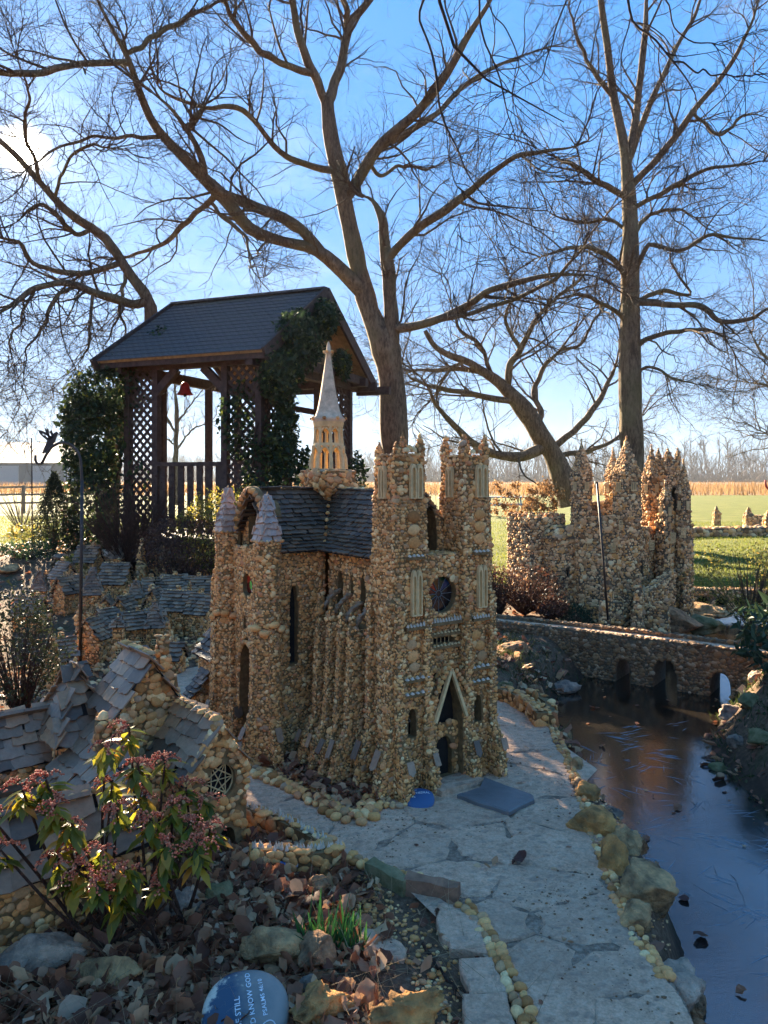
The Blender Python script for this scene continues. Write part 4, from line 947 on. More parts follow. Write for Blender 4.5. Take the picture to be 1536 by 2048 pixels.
for k in range(n_b): mb.add([[xs_[k], .05, topz(xs_[k]) + .006], [xs_[k + 1], .05, topz(xs_[k + 1]) + .006], [xs_[k + 1], bw - .05, topz(xs_[k + 1]) + .006], [xs_[k], bw - .05, topz(xs_[k]) + .006]], [[0, 1, 2, 3]])
part('deck', mb, 'flagstone', bridge, world=False)

# ================================================================== castle on the far bank
castle = thing('miniature_castle', 'many-spired miniature castle of grey and tan stones beyond the bridge', 'model castle', (2.55, 8.75, 0), math.radians(24))
S = Stone(castle, .033, far=True)
cl = lambda px, py, Y: local_of(castle, P(px, py, Y))
def ctower(px, Y, w, ytop, yapex, ybase=None, cren=False, parent=castle, zb=-.15, win=True):
    """square tower with a stone spire; widths in metres, heights from photo rows"""
    c = cl(px, 1000, Y); z1 = CH - (ytop - HY) / F * Y; za = CH - (yapex - HY) / F * Y; w = w * .88; h = w / 2; za += .05
    p = c[:2] + np.array([[-1, -1], [1, -1], [1, 1], [-1, 1]]) * h
    hl = []
    if win: hl = [(arch(h, z1 - zb - .16, w * .28, .09), .03, 'glass_dark')]
    S.prism(p, zb, z1, c[:2] + (p - c[:2]) * .97, cap=False, holes={0: hl, 3: hl} if win else None)
    q = c[:2] + (p - c[:2]) * 1.08
    S.prism(q, z1, za - .02, c[:2] + (p - c[:2]) * .03, cap=False, d=.024)
    for k in range(3): S.spot((c[0], c[1], za - .03 + k * .018), (0, 0, 1), (.014, .014, .014))
    if win:
        for fa, s0 in (((np.array([p[0][0], p[0][1] - .002, 0]), np.array([1.0, 0, 0]), np.array([0, -1.0, 0])), h), ((np.array([p[0][0] - .002, p[0][1] + w, 0]), np.array([0, -1.0, 0]), np.array([-1.0, 0, 0])), h)):
            o, ax, n = fa; mb = MB()
            for sx in (-.5, 0, .5): a_ = o + ax * (s0 + sx * w * .26) + n * .006; mb.beam(a_ + [0, 0, z1 - .16], a_ + [0, 0, z1 - .075], .010, .012, (0, 1, 0))
            mb.beam(o + ax * (s0 - w * .17) + n * .006 + [0, 0, z1 - .165], o + ax * (s0 + w * .17) + n * .006 + [0, 0, z1 - .165], .014, .014)
            part('window_frame', mb, 'terracotta', castle, world=False)
    return c, z1
ctower(1163, 8.55, .19, 950, 890); ctower(1253, 8.35, .235, 950, 884); ctower(1226, 8.9, .15, 955, 906)
ctower(1303, 8.9, .17, 955, 900); ctower(1331, 8.55, .13, 1000, 972); ctower(1367, 8.5, .125, 988, 930)
# keep with a tall open arch
c = cl(1336, 1000, 8.85); hw = .095; zt = CH + (HY - 905) / F * 8.85; sq4 = np.array([[-1, -1], [1, -1], [1, 1], [-1, 1]])
S.prism(c[:2] + sq4 * hw, -.1, zt - .10, holes={0: [(arch(hw, 1.15, .115, .34, .5), .10, 'dark_inside')], 3: [(arch(hw, 1.15, .115, .34, .5), .10, 'dark_inside')]})
for k in range(4): cc = c[:2] + sq4[k] * hw * .78; S.prism(cc + sq4 * .024, zt - .10, zt - .04, cap=False, d=.024); S.prism(cc + sq4 * .026, zt - .04, zt + .05, cc + sq4 * .002, cap=False, d=.022)
S.prism(c[:2] + sq4 * hw * .6, zt - .10, zt + .0, c[:2] + sq4 * hw * .15, d=.026)
# curtain walls between the towers
def cwall(pa, Ya, pb, Yb, ytop, holes=(), thick=.14, zb=-.12, ytopb=None):
    a = cl(pa, 1000, Ya); b = cl(pb, 1000, Yb); za = CH - (ytop - HY) / F * Ya; zb2 = CH - ((ytopb or ytop) - HY) / F * Yb
    d = (b - a)[:2]; d /= np.linalg.norm(d); n = np.array([-d[1], d[0]]) * thick
    S.wall([[a[0], a[1], zb], [b[0], b[1], zb], [b[0], b[1], zb2], [a[0], a[1], za]], holes)
    S.wall([[a[0], a[1], za], [b[0], b[1], zb2], [b[0] + n[0], b[1] + n[1], zb2], [a[0] + n[0], a[1] + n[1], za]])
    S.wall([[b[0] + n[0], b[1] + n[1], zb], [a[0] + n[0], a[1] + n[1], zb], [a[0] + n[0], a[1] + n[1], za], [b[0] + n[0], b[1] + n[1], zb2]], d=.05)
    S.wall([[b[0], b[1], zb], [b[0] + n[0], b[1] + n[1], zb], [b[0] + n[0], b[1] + n[1], zb2], [b[0], b[1], zb2]])
    S.wall([[a[0] + n[0], a[1] + n[1], zb], [a[0], a[1], zb], [a[0], a[1], za], [a[0] + n[0], a[1] + n[1], za]])
cwall(1150, 8.52, 1245, 8.3, 1040, ytopb=1030); cwall(1275, 8.3, 1312, 8.75, 1055, [(arch(.12, .55, .07, .2), .05, 'glass_dark')]); cwall(1312, 8.6, 1345, 8.5, 1030, [(arch(.09, .35, .07, .16), .05, 'dark_inside')]); cwall(1345, 8.6, 1368, 8.45, 1050)
cwall(1185, 8.75, 1240, 8.75, 1005); 
# gable with a little rose
c = cl(1226, 993, 8.62)
mb = MB(); 
for k in range(8): mb.tubes(np.array([c + [0, 0, 0], c + np.array([math.cos(k * .785) * .045, 0, math.sin(k * .785) * .045])]), np.array([[.004, .004]]), 4)
mb.tubes(np.array([c + np.array([math.cos(a) * .05, 0, math.sin(a) * .05]) for a in np.linspace(0, 2 * math.pi, 17)]), np.full((1, 17), .007), 5); part('rose_window', mb, 'terracotta', castle, True, world=False)
a, b, t_ = cl(1204, 1030, 8.66), cl(1247, 1030, 8.66), cl(1226, 955, 8.66)
S.wall([[a[0], a[1], a[2] - .1], [b[0], b[1], b[2] - .1], b, t_ + np.array([0, 0, -.02]), a])
# slated roof between C and D
a, b = cl(1278, 1010, 8.45), cl(1302, 1052, 8.55); 
# low crenellated keep at the left and a gatehouse
c = cl(1072, 1035, 8.9); hw = .235; z1 = c[2]
S.prism(c[:2] + np.array([[-1, -1], [1, -1], [1, 1], [-1, 1]]) * hw, -.12, z1)
for k in range(9):
    for e in range(4):
        s_ = -hw + (k + .5) * 2 * hw / 9
        if k % 2 == 0: q = [(s_, -hw + .02), (hw - .02, s_), (s_, hw - .02), (-hw + .02, s_)][e]; S.prism(c[:2] + np.array(q) + np.array([[-1, -1], [1, -1], [1, 1], [-1, 1]]) * .02, z1, z1 + .045, d=.03)
c = cl(1127, 1062, 8.6); hw = .15; z1 = c[2] - .02
S.box(c[0] - .17, c[0] + .13, c[1] - .10, c[1] + .12, -.1, z1 - .06, holes={0: [(arch(.15, .50, .05, .10), .03, 'glass_dark')]})
S.prism([[c[0] - .19, c[1] - .12], [c[0] + .15, c[1] - .12], [c[0] + .15, c[1] + .14], [c[0] - .19, c[1] + .14]], z1 - .06, z1 + .07, [[c[0] - .13, c[1] - .05], [c[0] + .09, c[1] - .05], [c[0] + .09, c[1] + .05], [c[0] - .13, c[1] + .05]], d=.05)
# outer ramp and two conical outworks
for px, Y, yt, w in ((1213, 7.95, 1115, .085), (1277, 7.78, 1150, .06)):
    c = cl(px, 1200, Y); oct_ = np.array([[math.cos(a), math.sin(a)] for a in np.arange(7) * 2 * math.pi / 7]); zt = CH - (yt - HY) / F * Y
    S.prism(c[:2] + oct_ * w, -.1, zt * .62, c[:2] + oct_ * w * .62, cap=False); S.prism(c[:2] + oct_ * w * .66, zt * .62, zt, c[:2] + oct_ * .006, cap=False, d=.034)
cwall(1286, 8.0, 1352, 8.35, 1195, ytopb=1140, thick=.10); cwall(1262, 7.95, 1335, 7.75, 1222, ytopb=1200, thick=.08); cwall(1213, 7.98, 1246, 8.0, 1205, thick=.08)
for px, py, Y in ((1178, 1090, 8.48), (1242, 1050, 8.25), (1345, 1075, 8.42), (1225, 1095, 8.32), (1302, 1090, 8.45), (1365, 1065, 8.38)):
    c = cl(px, py, Y); mb = MB()
    for k in range(4): mb.beam(c + [-.03 + k * .02, -.012, -.05], c + [-.03 + k * .02, -.012, .05], .006, .008); mb.beam(c + [-.033, -.012, -.05 + k * .033], c + [.033, -.012, -.05 + k * .033], .006, .008)
    part('lattice_window', mb, 'terracotta', castle, world=False)
S.finish('pebble_grey', 'mortar_grey', 260)
for i, (px, py, Y, dm, m_, lab) in enumerate(((1350, 1205, 8.15, (.75, .6, .38), 'rock_brown', 'large brown rock mound that the castle stands on beside the stream'), (1402, 1215, 8.4, (.5, .5, .22), 'rock_moss', 'low mossy rock shelf at the right foot of the castle'), (1400, 1175, 9.4, (.8, .5, .2), 'rock_tan', 'flat tan ledge of rock behind the castle mound'))):
    c = P(px, py, Y); rock(lab, (c[0], c[1], -.2), dm, m_, .4 + i, 40 + i, 6, sink=.1)
# garden wall with little arches behind the castle
ga = G(1378, 1178, -.1); gb = G(1500, 1185, -.1)
gw, GL = frame_thing('arched_garden_wall', 'long low stone wall with small round arches behind the castle', 'wall', (2.75, 9.9), (5.3, 9.75), -.2)
S = Stone(gw, .045, far=True)
S.wall([[0, 0, 0], [GL, 0, 0], [GL, 0, .26], [0, 0, .28]], [(arch(x, .06, .15, .12, .4), .12, 'dark_inside') for x in (1.32, 1.55, 1.78, 2.0, 2.22)]); S.wall([[0, 0, .28], [GL, 0, .26], [GL, .2, .26], [0, .2, .28]])
S.wall([[GL, .2, 0], [0, .2, 0], [0, .2, .28], [GL, .2, .26]], pebbles=False); S.finish('pebble_grey', 'mortar_grey', 0)
# small stone monuments on the lawn
for px, py, Y, w, h, lab in ((1433, 1040, 24.0, .2, .62, 'slim grey stone obelisk on the far lawn, left of two'), (1497, 1040, 22.5, .24, .64, 'grey stone obelisk with a low crenellated block on the far lawn'), (1536, 1040, 21.5, .25, .56, 'rounded grey stone pillar at the right frame edge on the lawn')):
    p = P(px, py, Y); o = thing('stone_monument', lab, 'monument', (p[0], p[1], 0)); S = Stone(o, .06, far=True); sq = np.array([[-1, -1], [1, -1], [1, 1], [-1, 1]])
    S.prism(sq * w / 2, -.05, h * .62, sq * w * .42, cap=False); S.prism(sq * w * .5, h * .62, h * .72, sq * w * .34, cap=False); S.prism(sq * w * .3, h * .72, h, sq * .01, cap=False)
    if 'block' in lab: S.box(w * .4, w * 1.6, -.1, .1, 0, h * .6)
    S.finish('pebble_grey', 'mortar_grey', 0)
gw, GL = frame_thing('low_bed_wall', 'low dry stone wall bordering the far lawn bed', 'wall', (6.2, 19.0), (13.5, 20.5), -.03); S = Stone(gw, .12, far=True)
S.wall([[0, 0, 0], [GL, 0, 0], [GL, 0, .26], [0, 0, .22]]); S.wall([[0, 0, .22], [GL, 0, .26], [GL, .3, .26], [0, .3, .22]]); S.finish('pebble_grey', 'mortar_grey', 0)

# ================================================================== the manor in the left foreground
MQ = math.atan2(.65, .76)
manor = thing('miniature_manor', 'slate-roofed pebble manor model with round rose window in the left foreground', 'model house', (-.56, 3.06, 0), MQ)
S = Stone(manor, .030)
# local x = along q (towards the right/back), local y = towards the back-left. near gable faces -y ... (x from -.30 to 0)
def gable_block(x0, x1, y0, y1, ze, zr, holes=None, d=None, ridge='y', back=True):
    if ridge == 'y':
        xm = (x0 + x1) / 2; h = holes or {}
        S.wall([[x0, y0, -.02], [x1, y0, -.02], [x1, y0, ze], [xm, y0, zr], [x0, y0, ze]], h.get(0, ()), d)
        S.wall([[x1, y0, -.02], [x1, y1, -.02], [x1, y1, ze], [x1, y0, ze]], h.get(1, ()), d); S.wall([[x1, y1, -.02], [x0, y1, -.02], [x0, y1, ze], [xm, y1, zr], [x1, y1, ze]], (), d)
        S.wall([[x0, y1, -.02], [x0, y0, -.02], [x0, y0, ze], [x0, y1, ze]], h.get(3, ()), d)
        return [[[x0 - .02, y1, ze - .01], [x0 - .02, y0 - .01, ze - .01], [xm, y0 - .01, zr + .015], [xm, y1, zr + .015]], [[x1 + .02, y0 - .01, ze - .01], [x1 + .02, y1, ze - .01], [xm, y1, zr + .015], [xm, y0 - .01, zr + .015]]]
    ym = (y0 + y1) / 2
    S.wall([[x0, y0, -.02], [x1, y0, -.02], [x1, y0, ze], [x0, y0, ze]], (holes or {}).get(0, ()), d); S.wall([[x1, y1, -.02], [x0, y1, -.02], [x0, y1, ze], [x1, y1, ze]], (), d)
    S.wall([[x1, y0, -.02], [x1, y1, -.02], [x1, y1, ze], [x1, ym, zr], [x1, y0, ze]], (), d); S.wall([[x0, y1, -.02], [x0, y0, -.02], [x0, y0, ze], [x0, ym, zr], [x0, y1, ze]], (), d)
    return [[[x0, y0 - .02, ze - .01], [x1, y0 - .02, ze - .01], [x1, ym, zr + .015], [x0, ym, zr + .015]], [[x1, y1 + .02, ze - .01], [x0, y1 + .02, ze - .01], [x0, ym, zr + .015], [x1, ym, zr + .015]]]
def deck_slates(q, w, h, single=True, root=None, **k):
    k.setdefault('jitter', 1.0)
    mb = MB(); mb.add(q, [[0, 1, 2, 3]]); dk = part('roof', mb, 'dark_inside', root or manor, world=False); slates(dk, q, w, h, 'slate', single, **k)
r1 = gable_block(-.24, .015, 0, .58, .345, .545, {0: [(circle(.145, .335, .062, 18, .068), .035, 'glass_dark'), (arch(.17, .02, .07, .13), .07, 'dark_inside')]})
deck_slates(r1[0], .095, .085, th=.0055); deck_slates(r1[1], .095, .085, th=.0055)
cen = np.array([-.24 + .145, .028, .315])
mbR = MB()
for k in range(6):
    a = k * math.pi / 3; p0 = cen + np.array([math.cos(a) * .062, 0, math.sin(a) * .068]); p1 = cen + np.array([math.cos(a + 2.094) * .062, 0, math.sin(a + 2.094) * .068]); mbR.tubes(np.array([p0, p1]), np.array([[.003, .003]]), 4); mbR.tubes(np.array([cen, p0]), np.array([[.0025, .0025]]), 4)
mbR.tubes(np.array([cen + np.array([math.cos(a) * .064, -.004, math.sin(a) * .07]) for a in np.linspace(0, 2 * math.pi, 19)]), np.full((1, 19), .005), 5); part('rose_tracery', mbR, 'terracotta', manor, True, world=False)
for k in range(12): S.spot((-.24 + .1275 + .0, .01 + .57 * k / 11, .565), (0, 0, 1), (.022, .03, .014))
for k in range(12):
    t_ = k / 11; S.spot((-.24 + t_ * .1275, -.004, .35 + t_ * .2), (-.3, -.6, .6), (.02, .022, .014)); S.spot((.015 - t_ * .1275, -.004, .35 + t_ * .2), (.3, -.6, .6), (.02, .022, .014))
# cross gable with bellcote and chimney half way along
S.box(-.36, -.10, .36, .60, 0, .54, d=.032)
for y_ in (.36, .60): S.wall([[-.36, y_, .54], [-.10, y_, .54], [-.23, y_, .74]] if y_ == .36 else [[-.10, y_, .54], [-.36, y_, .54], [-.23, y_, .74]], (), .03)
deck_slates([[-.385, .62, .525], [-.385, .34, .525], [-.23, .34, .75], [-.23, .62, .75]], .10, .09, th=.0055); deck_slates([[-.075, .34, .525], [-.075, .62, .525], [-.23, .62, .75], [-.23, .34, .75]], .12, .11, th=.0055)
for k in range(8): S.spot((-.23, .35 + k * .038, .775), (0, 0, 1), (.022, .024, .013))
p = np.array([[-1, -1], [1, -1], [1, 1], [-1, 1]])
S.prism(np.array([-.10, .52]) + p * .024, .5, .80, np.array([-.10, .52]) + p * .02, d=.026); S.prism(np.array([-.04, .60]) + p * .09, 0, .60, np.array([-.04, .60]) + p * .03, d=.032)
for k, (x_, y_) in enumerate(((-.36, .36), (-.47, .33))):   # two small stone figures on the parapet
    pass
# left range: rear wing, corner pavilion, front wing, courtyard roof
r2 = gable_block(-1.35, -.44, .74, .92, .30, .47, ridge='x'); deck_slates(r2[0], .11, .08, th=.0055); deck_slates(r2[1], .14, .11, False)
S.box(-.50, -.30, .60, .90, 0, .40)
pv_ = np.array([[-.54, .56], [-.26, .56], [-.26, .94], [-.54, .94]]); ap = np.array([-.40, .75])
for k in range(4):
    a, b = pv_[k], pv_[(k + 1) % 4]; deck_slates([[*a, .39], [*b, .39], [*(ap + (b - ap) * .06), .66], [*(ap + (a - ap) * .06), .66]], .10, .09, k in (0, 3), th=.0055)
for k in range(4): S.spot((ap[0], ap[1], .66 + k * .014), (0, 0, 1), (.018 - k * .003, .018 - k * .003, .012))
deck_slates([[-.60, .60, .26], [-.60, .14, .26], [-.40, .14, .44], [-.40, .60, .46]], .09, .085, th=.0055)
S.wall([[-.60, .60, -.02], [-.60, .14, -.02], [-.60, .14, .26], [-.60, .60, .26]]); S.wall([[-.60, .14, -.02], [-.24, .14, -.02], [-.24, .14, .40], [-.40, .14, .43], [-.60, .14, .26]])
r3 = gable_block(-1.45, -.44, -.10, .10, .225, .385, ridge='x', holes={0: [(arch(.45, .06, .06, .10), .04, 'glass_dark')]}); deck_slates(r3[0], .15, .11, th=.007); deck_slates(r3[1], .14, .11, False)
for k in range(24): S.spot((-1.40 + k * .041, 0, .408), (0, 0, 1), (.024, .02, .014))
for x_, z_ in ((-.98, .41), (-1.28, .41)): S.prism(np.array([x_, .0]) + p * .026, z_ - .04, z_ + .06, np.array([x_, .0]) + p * .018, d=.03); S.spot((x_, 0, z_ + .075), (0, 0, 1), (.014, .014, .02))
for x_, y_ in ((-.42, .37), (-.36, .30)): S.prism(np.array([x_, y_]) + p * .03, .42, .53, np.array([x_, y_]) + p * .024, d=.03); S.spot((x_, y_, .545), (0, 0, 1), (.024, .022, .024))
deck_slates([[-1.35, .58, .12], [-.60, .58, .12], [-.60, .74, .22], [-1.35, .74, .22]], .15, .10, False)
S.wall([[-1.35, .56, -.02], [-.60, .56, -.02], [-.60, .56, .14], [-1.35, .56, .14]])
S.finish('pebble', 'mortar', 260)

# ================================================================== the slate village on the slope
def house(px, py, Y, w, l, h, rise, rot, label, kind='gable', seed=0, mat='pebble'):
    c = P(px, py, Y); z = H(c[0], c[1]); o = thing('village_house', label, 'model house', (c[0], c[1], z - .02), rot, 'little slate-roofed village houses')
    S_ = Stone(o, .024, far=True); rr = random.Random(seed); hw, hl = w / 2, l / 2
    win = [([(w * .32, h * .35), (w * .32 + .035, h * .35), (w * .32 + .035, h * .35 + .04), (w * .32, h * .35 + .04)], .015, 'glass_dark')]
    winl = [([(l * .3, h * .4), (l * .3 + .03, h * .4), (l * .3 + .03, h * .4 + .035), (l * .3, h * .4 + .035)], .015, 'glass_dark'), ([(l * .62, h * .4), (l * .62 + .03, h * .4), (l * .62 + .03, h * .4 + .035), (l * .62, h * .4 + .035)], .015, 'glass_dark')]
    def frame(fo, ax, n, x, z_, ww, hh):
        mb = MB(); fo = np.array(fo, float); ax = np.array(ax, float); n = np.array(n, float); q = lambda s, t_: fo + ax * s + np.array([0, 0, t_]) + n * .003
        for s in (0, .5, 1): mb.beam(q(x + ww * s, z_), q(x + ww * s, z_ + hh), .005, .006)
        for t_ in (0, .5, 1): mb.beam(q(x, z_ + hh * t_), q(x + ww, z_ + hh * t_), .005, .006)
        part('window_frame', mb, 'terracotta', o, world=False)
    mbs = MB()
    if kind == 'gable':       # ridge along local x, gable ends at +-x
        S_.wall([[-hw, -hl, 0], [hw, -hl, 0], [hw, -hl, h], [-hw, -hl, h]], win); frame((-hw, -hl, 0), (1, 0, 0), (0, -1, 0), w * .32, h * .35, .035, .04)
        S_.wall([[hw, -hl, 0], [hw, hl, 0], [hw, hl, h], [hw, 0, h + rise], [hw, -hl, h]]); S_.wall([[-hw, hl, 0], [-hw, -hl, 0], [-hw, -hl, h], [-hw, 0, h + rise], [-hw, hl, h]], winl[:1]); S_.wall([[hw, hl, 0], [-hw, hl, 0], [-hw, hl, h], [hw, hl, h]], pebbles=False)
        frame((-hw, hl, 0), (0, -1, 0), (-1, 0, 0), l * .3, h * .4, .03, .035)
        for q in ([[-hw - .015, -hl - .02, h - .01], [hw + .015, -hl - .02, h - .01], [hw + .015, 0, h + rise + .008], [-hw - .015, 0, h + rise + .008]], [[hw + .015, hl + .02, h - .01], [-hw - .015, hl + .02, h - .01], [-hw - .015, 0, h + rise + .008], [hw + .015, 0, h + rise + .008]]):
            mb = MB(); mb.add(q, [[0, 1, 2, 3]]); dk = part('roof', mb, 'dark_inside', o, world=False); slates(o, q, .062, .055, 'slate', False, mb=mbs, th=.007, jitter=1.3)
        for k in range(int(w / .03)): S_.spot((-hw + .015 + k * .03, 0, h + rise + .016), (0, 0, 1), (.014, .011, .007))
        cx_ = rr.uniform(-.3, .3) * w; S_.prism(np.array([cx_, .02]) + p * .015, h + rise * .4, h + rise + .05, d=.018)
    elif kind == 'tower':     # square tower with a steep slated pyramid
        S_.box(-hw, hw, -hl, hl, 0, h, holes={0: win, 3: [([(l * .35, h * .6), (l * .35 + .03, h * .6), (l * .35 + .03, h * .6 + .04), (l * .35, h * .6 + .04)], .015, 'glass_dark')]}, cap=False)
        frame((-hw, -hl, 0), (1, 0, 0), (0, -1, 0), w * .32, h * .35, .035, .04)
        pv2 = np.array([[-hw - .02, -hl - .02], [hw + .02, -hl - .02], [hw + .02, hl + .02], [-hw - .02, hl + .02]])
        mb = MB(); mb.prism(pv2, h - .01, h + rise, pv2 * .05); dk = part('roof', mb, 'dark_inside', o, world=False)
        for k in range(4): slates(o, [[*pv2[k], h - .01], [*pv2[(k + 1) % 4], h - .01], [*(pv2[(k + 1) % 4] * .08), h + rise], [*(pv2[k] * .08), h + rise]], .05, .05, 'slate', False, mb=mbs, th=.006, jitter=1.3)
        for k in range(4): S_.spot((0, 0, h + rise + k * .01), (0, 0, 1), (.012 - k * .002,) * 2 + (.009,))
    else:                     # conical stone spire
        oc_ = np.array([[math.cos(a), math.sin(a)] for a in np.arange(7) * 2 * math.pi / 7]) * hw
        S_.prism(oc_, 0, h, oc_ * .8, cap=False, d=.03); S_.prism(oc_ * .85, h, h + rise, oc_ * .05, cap=False, d=.028)
    if mbs.n: part('slate_covering', mbs, 'slate', dk, kind='stuff', world=False)
    S_.finish(mat, 'mortar', 0)
    return o
V = [ # px, py, Y, w, l, h, rise, rot(deg), kind, label
 (178, 1205, 8.6, .24, .20, .16, .14, 20, 'gable', 'slate cottage at the back left of the village beside the tall iron hook'),
 (128, 1195, 8.2, .22, .2, .12, .13, -60, 'gable', 'leftmost slate cottage half hidden by the thorny shrub'),
 (186, 1255, 7.3, .15, .15, .20, .20, 15, 'tower', 'square village tower with pointed slate roof just right of the iron hook'),
 (140, 1232, 7.5, .26, .17, .15, .13, 55, 'gable', 'long slate cottage left of the square village tower'),
 (214, 1250, 7.2, .16, .14, .10, .10, 100, 'gable', 'tiny slate lean-to right of the square village tower'),
 (232, 1208, 8.0, .27, .24, .13, .17, 5, 'gable', 'broad slate-roofed hall in the middle back of the village'),
 (235, 1178, 8.7, .14, .14, .16, .18, 0, 'tower', 'small slate turret behind the broad slate hall'),
 (283, 1205, 8.2, .16, .16, .18, .32, 0, 'spire', 'tall conical stone spire at the back of the village'),
 (335, 1195, 8.8, .26, .22, .12, .10, 10, 'gable', 'flat-roofed slate shed at the upper right of the village'),
 (305, 1240, 7.7, .19, .2, .14, .11, 8, 'gable', 'slate cottage in the second row left of its twin'),
 (348, 1243, 7.7, .22, .2, .14, .12, 4, 'gable', 'slate cottage in the second row with wide front roof'),
 (398, 1240, 7.6, .24, .2, .14, .12, -4, 'gable', 'slate cottage touching the cathedral at the upper right'),
 (356, 1275, 6.9, .24, .26, .17, .13, -12, 'gable', 'steep blue slate house in the third row'),
 (405, 1280, 6.8, .22, .22, .17, .13, -12, 'gable', 'slate house with small white window beside the cathedral'),
 (312, 1268, 7.0, .15, .22, .14, .15, 100, 'gable', 'narrow slate house gable-on in the third row'),
 (250, 1268, 6.9, .2, .2, .12, .13, 110, 'gable', 'little gabled cottage with bright slates in the village centre'),
 (285, 1300, 6.5, .34, .18, .13, .10, 12, 'gable', 'long slate row house with arcade below the village centre'),
 (310, 1290, 6.4, .12, .12, .16, .16, 12, 'tower', 'small slate spirelet on the row house corner'),
 (186, 1305, 6.2, .19, .24, .15, .13, 70, 'gable', 'sunlit gable cottage with lattice window at the village front'),
 (236, 1318, 6.0, .07, .07, .25, .05, 10, 'tower', 'slim square chimney tower at the village front'),
 (104, 1325, 5.8, .3, .24, .10, .12, 40, 'gable', 'low slate barn roof behind the manor at the left'),
 (105, 1345, 5.5, .13, .13, .14, .2, 0, 'spire', 'small pointed stone cone at the left of the village front'),
 (60, 1280, 7.0, .24, .2, .12, .12, 20, 'gable', 'slate cottage behind the thorny shrub at far left'),
 (268, 1330, 5.7, .2, .16, .10, .09, 30, 'gable', 'low cottage roof tucked behind the manor bellcote'),
 (165, 1180, 8.9, .1, .1, .14, .16, 0, 'spire', 'small stone cone behind the iron hook at the village top'),
 (258, 1235, 7.4, .08, .08, .14, .14, 0, 'spire', 'thin stone pinnacle beside the broad slate hall'),
 (328, 1225, 8.0, .08, .08, .16, .14, 0, 'spire', 'thin stone pinnacle between the second row cottages'),
 (272, 1250, 7.1, .09, .09, .2, .12, 10, 'tower', 'tiny slate-capped tower in the village middle'),
 (378, 1262, 7.1, .08, .08, .2, .13, 0, 'spire', 'stone pinnacle right of the steep blue slate house'),
 (335, 1305, 6.2, .09, .09, .14, .12, 0, 'spire', 'stone pinnacle at the right end of the row house'),
 (160, 1290, 6.6, .08, .08, .18, .12, 0, 'spire', 'stone pinnacle just left of the sunlit gable cottage'),
 (80, 1255, 7.4, .1, .1, .2, .15, 10, 'tower', 'little slate tower above the thorny shrub'),
 (215, 1285, 6.6, .17, .15, .12, .1, 40, 'gable', 'tiny slate hut between sunlit cottage and village centre'),
 (345, 1330, 5.9, .16, .14, .1, .09, -20, 'gable', 'low slate hut beside the path behind the manor'),
 (395, 1195, 8.4, .14, .14, .20, .14, 0, 'spire', 'stubby stone tower beside the slender church pinnacle'),
]
for i, (px, py, Y, w, l, h, rise, rot, kind, lab) in enumerate(V): house(px, py, Y, w * .95, l * .92, h * 1.35, rise * 1.15, math.radians(rot + ((i * 53) % 61 - 30) * (kind == 'gable')), lab, kind, i)
# ================================================================== foliage helpers
LEAFV = np.array([[0, 0, 0], [-.5, .42, .06], [0, 1, -.05], [.5, .42, .06], [0, .45, -.04]]); LEAFF = np.array([[0, 4, 1], [1, 4, 2], [2, 4, 3], [3, 4, 0]])
def leaves(mb, pos, size, aspect=.6, rnd=None, dirs=None, droop=None, spread=1.0):
    """leaf-shaped faces at pos; dirs (N,3): where the tips point (random when None)"""
    N = len(pos)
    if N == 0: return mb
    size = np.broadcast_to(size, (N,)); rnd = R.random(N) if rnd is None else rnd
    y = R.standard_normal((N, 3)) * spread
    if dirs is not None: y = y * .55 + dirs * 1.3
    if droop: y[:, 2] -= droop
    y /= np.linalg.norm(y, axis=1, keepdims=True) + 1e-9
    x = np.cross(y, R.standard_normal((N, 3))); x /= np.linalg.norm(x, axis=1, keepdims=True) + 1e-9; z = np.cross(x, y)
    v = LEAFV[None] * np.array([aspect, 1, 1]); v = v * size[:, None, None]
    v = v[..., :1] * x[:, None] + v[..., 1:2] * y[:, None] + v[..., 2:] * z[:, None] + np.asarray(pos)[:, None]
    f = (LEAFF[None] + (np.arange(N) * 5)[:, None, None]).reshape(-1, 3)
    return mb.add(v.reshape(-1, 3), [f], np.repeat(rnd, 5))
def ellipsoid_pts(n, c, r, shell=.5):
    d = R.standard_normal((n, 3)); d /= np.linalg.norm(d, axis=1, keepdims=True); k = (shell + (1 - shell) * R.random(n))[:, None] ** .6
    p = d * k; p *= 1 + .35 * vnoise(d, 2.2, 2, R.uniform(0, 9))[:, None]; return np.asarray(c) + p * np.asarray(r)
# ================================================================== gazebo
FZ, EZ2, RZ2 = .74, 3.0, 4.05
gaz = thing('gazebo', 'dark wooden lattice gazebo with shingled gable roof behind the village', 'gazebo', (-3.70, 9.93, 0), math.radians(-22))
GW, GD = 2.49, 3.2
def gbeam(name, a, b, w, h, mat='brown_wood', up=(0, 0, 1), parent=gaz): mb = MB(); mb.beam(a, b, w, h, up); return part(name, mb, mat, parent, world=False)
mb = MB(); mb.box((GW / 2, GD / 2, FZ - .05), (GW - .3, GD - .3, .1)); part('floor', mb, 'brown_wood', gaz, world=False)
mb = MB(); mb.box((GW / 2, GD / 2, FZ / 2 - .1), (GW - .36, GD - .36, FZ)); part('base', mb, 'brown_wood', gaz, world=False)
PX0, PX1, PY0, PY1 = .25, GW - .25, .3, GD - .3
for x, y in ((PX0, PY0), (.70, PY0), (1.75, PY0), (PX1, PY0), (PX1, 1.0), (PX1, 2.1), (PX1, PY1), (PX0, PY1), (.8, PY1), (1.7, PY1), (PX0, 1.0), (PX0, 2.1)):
    gbeam('post', (x, y, FZ - .2), (x, y, EZ2 - .05), .085, .085)
